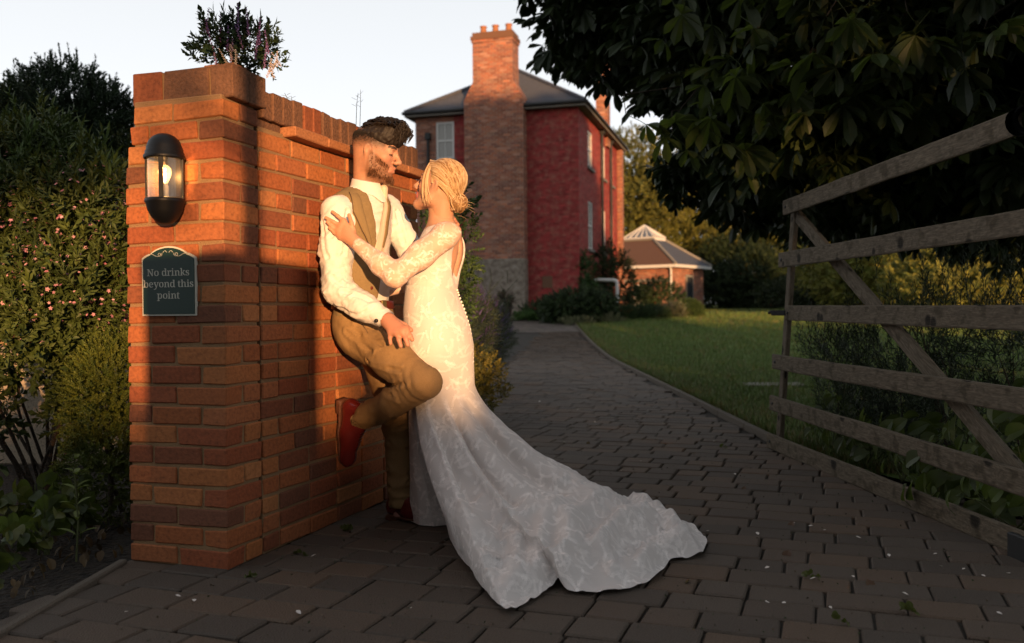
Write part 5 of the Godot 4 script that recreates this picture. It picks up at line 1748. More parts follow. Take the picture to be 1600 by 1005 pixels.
func far_trees() -> void:
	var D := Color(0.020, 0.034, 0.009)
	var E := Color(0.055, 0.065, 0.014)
	var Y := Color(0.10, 0.095, 0.018)  # leaf yellow, raised below so the colour carries the sunlight
	var mk := func(nm: String, label: String, q: Array, kind: String, count: int, a: Color, b: Color, size: Array, opt := {}):
		var lobes := []
		var foot := Vector3.ZERO
		for l in q:
			var c := depth_point(l[0], l[1], l[2])
			lobes.append([c, Vector3(l[3], l[4], l[3])])
			foot += c
		foot /= q.size()
		foot.y = land(foot.x, foot.z)
		tree(nm, label, "trees beyond the lawn", foot, lobes, kind, count, size, a, b, 0.25, opt)
	mk.call("tree", "tall yellow-green tree right behind the house's side wall", [[985, 260, 52, 2.2, 2.2], [1010, 310, 50, 2.2, 2.2], [975, 330, 52, 2.0, 2.6], [1000, 400, 50, 2.4, 2.4]], "twig", 4200, E, Y * 1.4, [0.35, 0.6], {"gap": 0.1})
	mk.call("tree", "broad olive tree behind the annex roof", [[1060, 350, 56, 3.4, 2.4], [1090, 300, 57, 3.2, 2.4], [1045, 300, 58, 2.6, 2.4], [1100, 400, 54, 3.2, 2.4]], "twig", 5000, E, Y * 1.5, [0.35, 0.6], {"gap": 0.1})
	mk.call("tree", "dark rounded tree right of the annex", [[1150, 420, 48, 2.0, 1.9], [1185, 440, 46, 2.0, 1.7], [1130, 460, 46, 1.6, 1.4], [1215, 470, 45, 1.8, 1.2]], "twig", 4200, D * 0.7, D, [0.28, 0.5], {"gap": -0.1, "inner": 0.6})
	mk.call("tree", "olive tree behind the gate's end stile", [[1170, 340, 54, 2.6, 2.2], [1230, 370, 52, 2.8, 2.2], [1200, 300, 55, 2.6, 2.2]], "twig", 3800, E, Y * 1.4, [0.35, 0.6], {"gap": 0.1})
	mk.call("tree", "dark clipped hedge tree behind the gate's third rail", [[1270, 465, 40, 2.2, 1.0], [1340, 470, 38, 2.2, 0.9], [1420, 470, 36, 2.2, 0.9]], "twig", 3200, D * 0.7, D, [0.25, 0.45], {"gap": -0.2, "inner": 0.6})
	mk.call("tree", "yellow tree coloured as if sunlit seen between the gate's upper rails", [[1300, 400, 36, 2.0, 1.2], [1350, 390, 34, 1.8, 1.1], [1390, 420, 33, 1.6, 1.0], [1330, 440, 34, 1.8, 0.8]], "twig", 3400, E * 1.8, Y * 2.1, [0.25, 0.42], {"gap": 0.1})
	mk.call("tree", "large yellow tree coloured as if sunlit at the right behind the gate", [[1470, 410, 27, 1.4, 1.1], [1540, 400, 26, 1.5, 1.2], [1600, 420, 25, 1.5, 1.2], [1510, 450, 25, 1.5, 0.7], [1430, 440, 27, 1.0, 0.7]], "twig", 4200, E * 1.8, Y * 2.1, [0.22, 0.36], {"gap": 0.1})
	mk.call("tree", "tall dark tree far behind the chestnut", [[1330, 250, 50, 4.5, 4.0], [1450, 230, 48, 4.5, 4.0], [1560, 260, 46, 4.5, 4.0], [1400, 340, 48, 4.5, 3.0]], "twig", 6500, D * 0.8, D, [0.4, 0.7], {"gap": -0.05, "inner": 0.5})
	mk.call("tree", "tall dark tree beyond the right edge", [[1680, 300, 44, 4.5, 5.0], [1780, 360, 40, 4.0, 5.0], [1620, 380, 44, 3.5, 3.0]], "twig", 4200, D * 0.8, D, [0.4, 0.7], {"gap": -0.05})
	# a wood closes the view behind everything
	var wood := []
	for k in 34:
		var x := lerpf(-14.0, 75.0, k / 33.0)
		wood.append([Vector3(x, 2.5 + land(x, -78) + rng.randf_range(-0.8, 0.8), -78 + rng.randf_range(-4, 4)), Vector3(3.6, 3.4, 2.5)])
	var w := scatter(wood, 14000, [0.6, 1.1], 0.3, 0.5, 0.0, 0.0)
	var o := thing("wood", "distant line of dark trees behind house and lawn", "wood", "", Vector3(30, 0.9, -78))
	o.set_meta("kind", "stuff")
	crown(o, "twig", w, tints(w.size(), D * 0.8, E), "foliage")

# ---------------------------------------------------------------- the couple
func frame(at: Vector3, fwd: Vector3, up: Vector3) -> Transform3D:   # x forward, y up, z to the right hand
	var x := fwd.normalized()
	var z := x.cross(up).normalized()
	return Transform3D(Basis(x, z.cross(x).normalized(), z), at)

func head_field(f: F, xf: Transform3D, male: bool) -> void:
	var b := func(p: Vector3, r: Vector3, k: float, o := 1, turn := Vector3.ZERO): f.ball(xf * Transform3D(Basis.from_euler(turn), p), r, k, o)
	var c := func(p: Vector3, q: Vector3, r1: float, r2: float, k: float, o := 1): f.cone(xf * p, xf * q, r1, r2, k, o)
	b.call(Vector3(-0.012, 0.036, 0), Vector3(0.098, 0.092, 0.076), 0.02)
	b.call(Vector3(0.036, -0.030, 0), Vector3(0.058, 0.078, 0.055), 0.03)
	for s in [-1.0, 1.0]:
		c.call(Vector3(-0.002, -0.035, s * 0.058), Vector3(0.010, -0.072, s * 0.050), 0.017, 0.017, 0.03)
		c.call(Vector3(0.010, -0.072, s * 0.050), Vector3(0.078, -0.104, s * 0.014), 0.017, 0.018, 0.025)
		b.call(Vector3(0.058, -0.018, s * 0.040), Vector3(0.026, 0.022, 0.022), 0.025)
	b.call(Vector3(0.080, -0.104, 0), Vector3(0.021, 0.019, 0.022), 0.02)
	c.call(Vector3(0.083, 0.026, -0.030), Vector3(0.083, 0.026, 0.030), 0.013 if male else 0.010, 0.013 if male else 0.010, 0.022)
	for s in [-1.0, 1.0]:
		b.call(Vector3(0.095, 0.008, s * 0.032), Vector3(0.016, 0.012, 0.018), 0.012, -1)
		b.call(Vector3(0.080, 0.007, s * 0.032), Vector3(0.0135, 0.0125, 0.014), 0.006)
	c.call(Vector3(0.090, 0.020, 0), Vector3(0.116, -0.020, 0), 0.008, 0.0105, 0.014)
	b.call(Vector3(0.118, -0.026, 0), Vector3(0.0125, 0.010, 0.011), 0.010)
	for s in [-1.0, 1.0]: b.call(Vector3(0.106, -0.031, s * 0.0125), Vector3(0.011, 0.008, 0.007), 0.008)
	c.call(Vector3(0.094, -0.056, -0.016), Vector3(0.101, -0.054, 0), 0.005, 0.0068, 0.008)
	c.call(Vector3(0.094, -0.056, 0.016), Vector3(0.101, -0.054, 0), 0.005, 0.0068, 0.008)
	c.call(Vector3(0.092, -0.069, -0.014), Vector3(0.098, -0.069, 0.0), 0.0055, 0.007, 0.008)
	c.call(Vector3(0.092, -0.069, 0.014), Vector3(0.098, -0.069, 0.0), 0.0055, 0.007, 0.008)
	c.call(Vector3(0.108, -0.0618, -0.018), Vector3(0.108, -0.0618, 0.018), 0.0035, 0.0035, 0.004, -1)
	for s in [-1.0, 1.0]:
		b.call(Vector3(-0.008, -0.002, s * 0.079), Vector3(0.019, 0.031, 0.008), 0.008, 1, Vector3(s * 0.2, s * 0.35, 0.12))
		b.call(Vector3(-0.004, 0.002, s * 0.089), Vector3(0.010, 0.018, 0.006), 0.004, -1, Vector3(s * 0.2, s * 0.35, 0.12))

func hand_field(f: F, wrist: Vector3, knuckles: Array, fingers: Array, r := 0.0085, wr := 0.024) -> void:
	# knuckles: four points; fingers: joints after the knuckle of each, thumb last (with its own root first)
	for k in 4:
		f.cone(wrist, knuckles[k], wr * 0.72, r * 1.45, 0.018)
		if k: f.cone(knuckles[k - 1], knuckles[k], r * 1.35, r * 1.35, 0.012)
	for k in fingers.size():
		var joints: Array = [knuckles[k]] + fingers[k] if k < 4 else fingers[k]
		var scale_: float = [1.0, 1.04, 1.0, 0.86, 1.12][k]
		for j in joints.size() - 1:
			f.cone(joints[j], joints[j + 1], r * scale_ * (1.08 - 0.10 * j), r * scale_ * (0.98 - 0.11 * j), 0.004 if j else 0.009)

func cloth_weave(a: Color, b: Color, c: Color, sd: int) -> ImageTexture:
	var r := RandomNumberGenerator.new()
	r.seed = sd
	var im := picture(256, 256, a)
	for y in 256:
		for x in 256:
			var t := a.lerp(b, r.randf() * 0.8)
			if ((x + y) / 4) % 2: t = t.lerp(c, 0.18)
			if r.randf() < 0.05: t = c
			im.set_pixel(x, y, t)
	return ImageTexture.create_from_image(im)

func lace_pictures(ground: Color, thread: Color, sprigs: int, sd: int, swirl := 0.4) -> Array:
	var n := 768
	var r := RandomNumberGenerator.new()
	r.seed = sd
	var im := picture(n, n, ground)
	var hm := picture(n, n, grey(0.35))
	for y in n:   # fine net
		for x in n:
			if (x + y) % 6 == 0 or posmod(x - y, 6) == 0: im.set_pixel(x, y, ground.lerp(thread, 0.22))
	for k in sprigs:
		var p := Vector2(r.randf() * n, r.randf() * n)
		var a := r.randf() * TAU
		var curl := r.randf_range(-0.05, 0.05)
		if r.randf() < swirl: curl = (0.16 if r.randf() < 0.5 else -0.16)
		var steps := r.randi_range(14, 24)
		for s in steps:
			var t := float(s) / steps
			p += Vector2(cos(a), sin(a)) * 4.6
			a += curl * (0.6 + t)
			for q in 4: dab(im, p.x - cos(a) * q * 1.2, p.y - sin(a) * q * 1.2, 1.7, thread)
			dab(hm, p.x, p.y, 2.6, grey(0.85))
			if s % 2 == 0 and s > 1:
				for e in [-1.0, 1.0]:
					var la: float = a + e * 0.85
					var l := 10.0 * (1.0 - t * 0.6)
					dab(im, p.x + cos(la) * l, p.y + sin(la) * l, 2.3, thread, 2.9, la)
					dab(hm, p.x + cos(la) * l, p.y + sin(la) * l, 2.3, Color.WHITE, 2.9, la)
		if r.randf() < 0.5:
			for e in 6:
				var la := TAU * e / 6.0
				dab(im, p.x + cos(la) * 8.0, p.y + sin(la) * 8.0, 3.4, thread, 1.5, la)
				dab(hm, p.x + cos(la) * 8.0, p.y + sin(la) * 8.0, 3.4, Color.WHITE, 1.5, la)
	return [ImageTexture.create_from_image(im), ImageTexture.create_from_image(hm)]

func people_materials() -> void:
	var skin := StandardMaterial3D.new()
	skin.vertex_color_use_as_albedo = true
	skin.roughness = 0.52
	skin.metallic_specular = 0.4
	skin.subsurf_scatter_enabled = true
	skin.subsurf_scatter_strength = 0.12
	mt.skin = skin
	mt.shirt = mat(lin(0.66, 0.63, 0.61), 0.75, null, 30.0, noise_tex(0.2, [], 3, 256, 41), 0.02)
	mt.waistcoat = mat(lin(1, 1, 1), 0.95, cloth_weave(Color(0.48, 0.41, 0.29), Color(0.58, 0.50, 0.36), Color(0.35, 0.28, 0.19), 3), 5.0, noise_tex(0.3, [], 2, 256, 42), 0.05)
	mt.trousers = mat(lin(1, 1, 1), 0.95, cloth_weave(Color(0.52, 0.42, 0.28), Color(0.62, 0.50, 0.35), Color(0.36, 0.27, 0.18), 4), 5.0, noise_tex(0.3, [], 2, 256, 42), 0.05)
	mt.tie = mat(lin(0.58, 0.46, 0.36), 0.5)
	mt.piping = mat(lin(0.07, 0.045, 0.03), 0.9)
	var sh := mat(lin(0.095, 0.010, 0.009), 0.22)
	sh.clearcoat_enabled = true
	sh.clearcoat = 0.6
	sh.clearcoat_roughness = 0.22
	mt.shoe = sh
	mt.sole = mat(lin(0.09, 0.035, 0.02), 0.6)
	mt.shoelace = mat(lin(0.035, 0.014, 0.012), 0.3)
	mt.belt = mat(lin(0.12, 0.02, 0.015), 0.4)
	mt.brass = mat(lin(0.55, 0.40, 0.16), 0.35)
	mt.brass.metallic = 0.9
	mt.sock = mat(lin(0.33, 0.16, 0.13), 0.9)
	mt.hair_dark = mat(lin(0.014, 0.010, 0.008), 0.62)
	mt.beard = mat(lin(0.10, 0.042, 0.018), 0.6)
	mt.blonde = [mat(lin(0.42, 0.28, 0.145), 0.42), mat(lin(0.24, 0.135, 0.058), 0.45), mat(lin(0.52, 0.38, 0.23), 0.4)]
	var lace := lace_pictures(Color(0.785, 0.755, 0.735), Color(0.97, 0.94, 0.92), 84, 5, 0.3)
	var d := mat(Color.WHITE, 0.62, lace[0], 2.4, lace[1], 0.22)
	d.rim_enabled = true
	d.rim = 0.3
	d.backlight_enabled = true
	d.backlight = Color(0.22, 0.21, 0.2)
	mt.dress = d
	var sl := lace_pictures(Color(0.80, 0.655, 0.575), Color(0.94, 0.905, 0.87), 120, 8, 0.75)
	mt.sleeve = mat(Color.WHITE, 0.65, sl[0], 3.6, sl[1], 0.12)
	mt.pearl = mat(lin(0.78, 0.74, 0.68), 0.3)

func strap(f: F, inner: Array, outer: Array, off: float, across := 5) -> ArrayMesh:
	# a strip of cloth that lies on a surface between two lines, its edges tucked down
	var m := M.new()
	var list := f.everything()
	var pts := []
	var n := 0
	for k in inner.size() - 1:
		for j in 4:
			if k < inner.size() - 2 or j < 4:
				var t := j / 4.0
				var a: Vector3 = inner[k].lerp(inner[k + 1], t)
				var b: Vector3 = outer[k].lerp(outer[k + 1], t)
				for x in across + 1:
					var u := float(x) / across
					pts.append(f.onto(a.lerp(b, u), off if x > 0 and x < across and (n > 0) else -0.003, list))
				n += 1
	m.grid(pts, across + 1, n)
	m.smooth()
	return m.done()

func crease_at(lines: Array, p: Vector3, n: Vector3, depth: float, width: float) -> Vector3:
	# a sharp fold: a groove along each line with a rounded ridge beside it
	var add := 0.0
	for ln in lines:
		if p.distance_squared_to(ln[0]) > 0.04: continue
		var best := 9.0
		for k in ln.size() - 1: best = minf(best, p.distance_to(Geometry3D.get_closest_point_to_segment(p, ln[k], ln[k + 1])))
		if best < width * 5.0: add += depth * (0.75 * exp(-pow((best - width * 1.9) / width, 2.0)) - exp(-pow(best / width, 2.0)))
	return p + n * add

func small_ball(at: Vector3, r: float, flat := 0.5, out := Vector3(0.9, 0, 0.4)) -> ArrayMesh:
	var m := M.new()
	var y := out.normalized()
	var x := y.cross(Vector3.UP).normalized()
	m.lathe(Transform3D(Basis(x, y, x.cross(y)), at), [Vector2(0, -r * flat), Vector2(r * 0.7, -r * flat * 0.7), Vector2(r, 0), Vector2(r * 0.7, r * flat * 0.7), Vector2(0, r * flat)], 10)
	return m.done()

func groom() -> void:
	people_materials()
	leaf_meshes()
	var o := thing("person", "bearded man in tweed waistcoat leaning on the wall, one red shoe against it", "person", "", Vector3(-0.66, 0, -3.92))
	var local := Transform3D(Basis(), -o.position)
	var put := func(n: String, m: M, mat_: Material, parent: Node = null) -> MeshInstance3D:
		return part(parent if parent else o, n, m.done(), mat_, local if parent == null else Transform3D())
	var R := -ALONG                      # his right hand's side
	var neck0 := Vector3(-0.6296, 1.456, -3.92)
	var neck1 := Vector3(-0.6064, 1.568, -3.905)
	var chest := Vector3(-0.6595, 1.275, -3.92)
	var belly := Vector3(-0.6533, 1.074, -3.92)
	var hips := Vector3(-0.6516, 0.8721, -3.93)
	var rs := Vector3(-0.7324, 1.364, -3.755)
	var re := Vector3(-0.72, 1.036, -3.7)
	var rw := Vector3(-0.5039, 0.9083, -3.6)
	var ls := Vector3(-0.5672, 1.411, -4.09)
	var le := Vector3(-0.435, 1.161, -4.14)
	var lw := Vector3(-0.2919, 1.297, -4.02)
	var rh := Vector3(-0.6411, 0.8192, -3.83)
	var rk := Vector3(-0.3457, 0.6579, -3.56)
	var ra := Vector3(-0.6757, 0.4674, -3.93)
	var lh := Vector3(-0.6042, 0.7894, -4.02)
	var lk := Vector3(-0.5106, 0.4626, -3.98)
	var la := Vector3(-0.5054, 0.0683, -4.02)
	var trunk := func(f: F, g: float):
		f.ball(frame(chest + Vector3(0, 0.02, 0), OUT, Vector3(-0.05, 1, 0)), Vector3(0.118 + g, 0.19 + g, 0.180 + g), 0.05)
		f.ball(frame(belly, OUT, Vector3.UP), Vector3(0.112 + g, 0.19 + g, 0.160 + g), 0.06)
		f.ball(frame(hips, OUT, Vector3.UP), Vector3(0.118 + g, 0.13 + g, 0.165 + g), 0.06)
		f.cone(rs.lerp(ls, 0.16), rs.lerp(ls, 0.84), 0.062 + g, 0.062 + g, 0.05)
		f.cone(neck0 + Vector3(0, -0.05, 0), neck0, 0.085 + g, 0.062 + g, 0.05)
	# ---- body, one surface: trunk and limbs, then head and hands on finer grids
	var body := M.new()
	var f := F.new()
	trunk.call(f, -0.02)
	f.chain([rs, re, rw], [0.045, 0.037, 0.027])
	f.chain([ls, le, lw], [0.045, 0.037, 0.027])
	f.chain([rh, rk, ra], [0.07, 0.05, 0.038])
	f.chain([lh, lk, la], [0.07, 0.05, 0.038])
	f.cone(neck0, neck1, 0.056, 0.054, 0.03)
	var sk := Color(0.43, 0.225, 0.145)
	f.mesh(body, 0.018, null, func(_p, _n): return sk)
	var hx := frame(Vector3(-0.5875, 1.633, -3.895), Vector3(0.955, -0.23, 0.16), Vector3(0.23, 0.96, 0.05))
	hx.basis = hx.basis.scaled(Vector3.ONE * 0.98)
	var hinv := hx.affine_inverse()
	var hf := F.new()
	head_field(hf, hx, true)
	hf.cone(hx * Vector3(-0.03, -0.04, 0), neck0 + Vector3(0, 0.01, 0), 0.058, 0.060, 0.03)
	var fz := noise(60.0, 2, 3)
	var face := func(p: Vector3, _n: Vector3) -> Color:
		var q := hinv * p
		var c := sk * (1.0 + 0.10 * fz.get_noise_3dv(p))
		var az := absf(q.z)
		c = c.lerp(Color(0.48, 0.19, 0.14), 0.35 * exp(-pow((q - Vector3(0.075, -0.025, signf(q.z) * 0.045)).length() / 0.025, 2.0)))
		if q.x > 0.085 and q.y < -0.047 and q.y > -0.08 and az < 0.024: c = c.lerp(Color(0.34, 0.13, 0.09), 0.55)
		if q.x > 0.07 and q.y > 0.026 and q.y < 0.038 and az > 0.012 and az < 0.05: c = Color(0.05, 0.03, 0.02)
		if q.x > 0.075 and q.y > -0.005 and q.y < 0.002 and az > 0.02 and az < 0.047: c = Color(0.06, 0.03, 0.025)
		# beard and the cropped sides
		var jaw := smoothstep(0.008, -0.010, q.y + 0.62 * maxf(0.0, q.x - 0.012)) * smoothstep(-0.01, 0.004, q.x) * smoothstep(-0.142, -0.13, q.y)
		if az < 0.016 and q.y > -0.052: jaw *= 0.25
		if q.x > 0.085 and q.y < -0.05 and q.y > -0.076 and az < 0.022: jaw = 0.0
		c = c.lerp(Color(0.16, 0.075, 0.04), 0.75 * jaw)
		var side := smoothstep(-0.010, 0.045, q.y) * smoothstep(0.075, 0.05, q.x)
		return c.lerp(Color(0.06, 0.035, 0.025), 0.9 * side)
	hf.mesh(body, 0.0043, null, face)
	var hand := F.new()
	hand_field(hand, Vector3(-0.4968, 0.9058, -3.585), [Vector3(-0.4195, 0.8704, -3.535), Vector3(-0.4341, 0.8631, -3.53), Vector3(-0.455, 0.8606, -3.535), Vector3(-0.479, 0.8605, -3.545)], [
		[Vector3(-0.4034, 0.8478, -3.525), Vector3(-0.3932, 0.8302, -3.522)], [Vector3(-0.4175, 0.8331, -3.515), Vector3(-0.4099, 0.8106, -3.512)], [Vector3(-0.4458, 0.8307, -3.52), Vector3(-0.4379, 0.8057, -3.515)], [Vector3(-0.4837, 0.8379, -3.54), Vector3(-0.4814, 0.8151, -3.54)],
		[Vector3(-0.4628, 0.903, -3.58), Vector3(-0.4304, 0.8873, -3.585), Vector3(-0.405, 0.8666, -3.585)]], 0.0098, 0.034)
	hand.mesh(body, 0.0032, null, func(_p, _n): return Color(0.43, 0.20, 0.13))
	hand = F.new()
	hand_field(hand, Vector3(-0.307, 1.321, -3.96), [Vector3(-0.2798, 1.348, -3.9), Vector3(-0.2657, 1.333, -3.895), Vector3(-0.2547, 1.317, -3.895), Vector3(-0.2524, 1.298, -3.9)], [
		[Vector3(-0.2582, 1.35, -3.87), Vector3(-0.2427, 1.333, -3.84)], [Vector3(-0.2443, 1.33, -3.865), Vector3(-0.2286, 1.31, -3.83)], [Vector3(-0.2362, 1.311, -3.865), Vector3(-0.2206, 1.288, -3.83)], [Vector3(-0.2367, 1.292, -3.87), Vector3(-0.2241, 1.27, -3.84)],
		[Vector3(-0.3053, 1.338, -3.94), Vector3(-0.2824, 1.365, -3.9), Vector3(-0.2643, 1.371, -3.88)]], 0.0095, 0.03)
	hand.mesh(body, 0.0034, null, func(_p, _n): return Color(0.43, 0.19, 0.12))
	put.call("body", body, mt.skin)
	# ---- shirt
	var wr := noise(1.0, 3, 12)
	var shirt := F.new()
	trunk.call(shirt, 0.0)
	shirt.chain([rs, rs.lerp(re, 0.5) + Vector3(0, 0, 0.004), re], [0.066, 0.062, 0.060], 0.035)
	shirt.chain([re, re.lerp(rw, 0.55) + Vector3(0, -0.006, 0), rw.lerp(re, 0.10)], [0.062, 0.056, 0.043], 0.02)
	shirt.chain([ls, le, lw.lerp(le, 0.1)], [0.066, 0.058, 0.042], 0.03)
	shirt.half(hips + Vector3(0, -0.02, 0), Vector3.DOWN)
	var fold := func(p: Vector3, n: Vector3) -> Vector3:
		var d1 := (re - rs).normalized()
		var a := wr.get_noise_3dv(Vector3(p.dot(R) * 10.0 + p.y * 16.0, p.y * 24.0 - p.dot(OUT) * 16.0, p.dot(OUT) * 11.0))
		var near_elbow := exp(-pow((p - re).length() / 0.13, 2.0)) + 0.5 * exp(-pow((p - rw).length() / 0.10, 2.0))
		return p + n * (0.0055 * a + 0.007 * near_elbow * absf(a) * signf(wr.get_noise_3dv(p * 30.0 + d1)))
	var pulls := []
	for ln in [[Vector3(-0.6662, 1.362, -3.7), Vector3(-0.6872, 1.17, -3.66), Vector3(-0.6717, 1.055, -3.64)], [Vector3(-0.7701, 1.18, -3.72), Vector3(-0.7197, 1.064, -3.66), Vector3(-0.6521, 1.021, -3.63)], [Vector3(-0.714, 0.988, -3.68), Vector3(-0.6201, 0.9427, -3.62), Vector3(-0.5399, 0.965, -3.57)], [Vector3(-0.6799, 1.018, -3.64), Vector3(-0.5735, 0.9885, -3.59)], [Vector3(-0.7606, 1.312, -3.72), Vector3(-0.7409, 1.167, -3.68)], [Vector3(-0.7894, 1.251, -3.74), Vector3(-0.7618, 1.078, -3.7)], [Vector3(-0.6788, 1.316, -3.68), Vector3(-0.7321, 1.245, -3.68)], [Vector3(-0.5072, 1.392, -4.03), Vector3(-0.4859, 1.252, -4.08)]]:
		pulls.append(ln.map(func(q): return shirt.onto(q)))
	var rumple := func(p: Vector3, n: Vector3) -> Vector3: return crease_at(pulls, fold.call(p, n), n, 0.006, 0.008)
	var m := M.new()
	shirt.mesh(m, 0.0075, rumple)
	var sh: MeshInstance3D = put.call("shirt", m, mt.shirt)
	# cuff with link
	m = M.new()
	var cd := (rw - re).normalized()
	var cw := rw.lerp(re, 0.02)
	m.tube([cw - cd * 0.072, cw - cd * 0.066, cw - cd * 0.03, cw + cd * 0.004, cw + cd * 0.006, cw - cd * 0.01], [0.044, 0.0475, 0.0475, 0.0465, 0.043, 0.036], 22, false, 0.82)
	m.uv = PackedVector2Array()
	put.call("cuff", m, mt.shirt, sh)
	part(sh, "cufflink", small_ball(Vector3(-0.5368, 0.9066, -3.545), 0.008, 0.7, Vector3(-0.1, -0.2, 1)), mt.metal_dark)
	# collar: a stand round the neck, folded over and spread at the front
	var nk := (neck1 - neck0).normalized()
	var cx := frame(neck0 + Vector3(0.004, 0.012, 0), OUT, nk)
	m = M.new()
	var pts := []
	for q in 7:
		for k in 45:
			var a := lerpf(0.16, TAU - 0.16, k / 44.0)        # 0 at the throat, open there
			var dir := Vector3(cos(a), 0, sin(a))
			var fromfront := absf(wrapf(a, -PI, PI))
			var lift := 0.026 * (1.0 - cos(a)) * 0.5
			var pt := exp(-pow((fromfront - 0.36) / 0.34, 2.0))
			var prof: Array = [[0.060, 0.0], [0.0615, 0.026 + lift], [0.0645, 0.032 + lift], [0.0690, 0.027 + lift], [0.079 + 0.004 * pt, 0.002 + lift * 0.6 - 0.008 * pt], [0.090 + 0.014 * pt, -0.022 - 0.034 * pt + lift * 0.4], [0.086 + 0.013 * pt, -0.022 - 0.034 * pt + lift * 0.4]]
			pts.append(cx * (dir * prof[q][0] * Vector3(0.97, 1, 1.0) + Vector3(0, prof[q][1], 0)))
	m.grid(pts, 45, 7)
	m.smooth()
	put.call("collar", m, mt.shirt, sh)
	# ---- tie
	m = M.new()
	var kf := F.new()
	var kn := cx * Vector3(0.078, -0.006, 0)
	kf.cone(kn + Vector3(0, 0.012, 0), kn + Vector3(0.004, -0.030, 0.002), 0.019, 0.012, 0.01)
	kf.mesh(m, 0.004)
	var list := shirt.everything()
	var tp := []
	var t0 := kn + Vector3(0.0, -0.02, 0.0)
	var t1 := shirt.onto(Vector3(-0.5142, 1.171, -3.79))
	for k in 13:
		var t := k / 12.0
		var c := t0.lerp(t1, t)
		for x in 7:
			var u := (x / 6.0 - 0.5)
			var p := shirt.onto(c + R * u * lerpf(0.024, 0.066, sqrt(t)), 0.015 - absf(u) * 0.010 + 0.002 * sin(u * 14.0 + t * 3.0), list)
			tp.append(p)
	var v0 := m.v.size()
	var i0 := m.i.size()
	m.grid(tp, 7, 13)
	m.smooth(v0, i0)
	put.call("tie", m, mt.tie)
	# ---- waistcoat
	var wc := F.new()
	trunk.call(wc, 0.010)
	var shell := wc.everything()
	var apex := wc.onto(Vector3(-0.5033, 1.185, -3.79), 0.0, shell)
	wc.cone(apex, wc.onto(Vector3(-0.5304, 1.315, -3.82), 0.0, shell), 0.006, 0.028, 0.004, -1)
	wc.cone(wc.onto(Vector3(-0.5304, 1.315, -3.82), 0.0, shell), Vector3(-0.5771, 1.455, -3.85) + OUT * 0.02, 0.028, 0.060, 0.004, -1)
	wc.ball(Transform3D(Basis(), neck0 + Vector3(0, 0.012, 0)), Vector3(0.098, 0.080, 0.098), 0.006, -1)
	wc.cone(rs + Vector3(-0.02, 0.0, 0.06), rs + Vector3(0.0, -0.055, 0.03), 0.100, 0.080, 0.008, -1)
	wc.cone(ls + Vector3(0.02, 0.0, -0.06), ls + Vector3(0.0, -0.055, -0.03), 0.100, 0.080, 0.008, -1)
	wc.half(Vector3(-0.6511, 0.929, -3.8), Vector3(0.12, -1, 0.0), 0.004)
	wc.half(Vector3(-0.5168, 1.04, -3.74), Vector3(1.0, -0.15, -0.55), 0.003)
	m = M.new()
	wc.mesh(m, 0.0065, func(p, n): return p + n * 0.0035 * wr.get_noise_3dv(Vector3(p.x * 14.0, p.y * 26.0, p.z * 14.0)))
	var wcm: MeshInstance3D = put.call("waistcoat", m, mt.waistcoat)
	var lap := F.new()
	trunk.call(lap, 0.010)
	var inn := [Vector3(-0.648, 1.457, -3.8), Vector3(-0.6072, 1.377, -3.76), Vector3(-0.5629, 1.289, -3.745), Vector3(-0.5211, 1.201, -3.745)]
	var ou := [Vector3(-0.6825, 1.439, -3.78), Vector3(-0.6601, 1.359, -3.74), Vector3(-0.6087, 1.28, -3.73), Vector3(-0.5384, 1.198, -3.735)]
	part(wcm, "lapel", strap(lap, inn, ou, 0.006), mt.waistcoat)
	var edge := M.new()
	var line := []
	for k in 13: line.append(lap.onto(ou[0].lerp(ou[1], k / 4.0) if k < 4 else ou[1].lerp(ou[2], (k - 4) / 4.0) if k < 8 else ou[2].lerp(ou[3], (k - 8) / 4.0), 0.0035))
	edge.tube(line, line.map(func(_q): return 0.0020), 5)
	part(wcm, "lapel_edge", edge.done(), mt.piping)
	inn = [Vector3(-0.5483, 1.47, -3.9), Vector3(-0.5271, 1.373, -3.86), Vector3(-0.5104, 1.275, -3.83), Vector3(-0.5044, 1.199, -3.8)]
	ou = [Vector3(-0.533, 1.462, -3.93), Vector3(-0.502, 1.378, -3.9), Vector3(-0.4936, 1.278, -3.87), Vector3(-0.4963, 1.195, -3.82)]
	part(wcm, "lapel", strap(lap, inn, ou, 0.006), mt.waistcoat)
	for q in [[601, 391, 3.73], [600, 421, 3.73], [599, 451, 3.73], [597, 474, 3.73]]:
		var c := lap.onto(depth_point(q[0], q[1], q[2]), 0.004)
		part(wcm, "button", small_ball(c, 0.0075, 0.5, Vector3(0.8, 0, 0.6)), mt.brass if q[1] < 400 else mt.belt)
	# ---- belt and trousers
	var tr := F.new()
	tr.ball(frame(hips + Vector3(0, -0.01, 0), OUT, Vector3.UP), Vector3(0.118, 0.115, 0.166), 0.05)
	tr.ball(frame(hips + Vector3(0, 0.06, 0), OUT, Vector3.UP), Vector3(0.118, 0.10, 0.162), 0.05)
	tr.chain([rh, rh.lerp(rk, 0.5) + Vector3(0, 0.004, 0), rk], [0.084, 0.075, 0.063], 0.05)
	tr.chain([rk, rk.lerp(ra, 0.45) + Vector3(0, -0.008, 0), ra + (rk - ra).normalized() * 0.005], [0.065, 0.060, 0.053], 0.018)
	tr.chain([lh, lk, la], [0.094, 0.068, 0.057], 0.04)
	tr.half(hips + Vector3(0, 0.105, 0), Vector3.UP)
	var rd := (ra - rk).normalized()
	var rd2 := (rd + Vector3(0.0, -0.15, 0.0)).normalized()
	tr.box(Transform3D(Basis(rd2.cross(Vector3.UP).normalized(), rd2, rd2.cross(rd2.cross(Vector3.UP)).normalized()), ra + rd2 * 0.055), Vector3(0.10, 0.05, 0.10), 0.004, 0.003, -1)
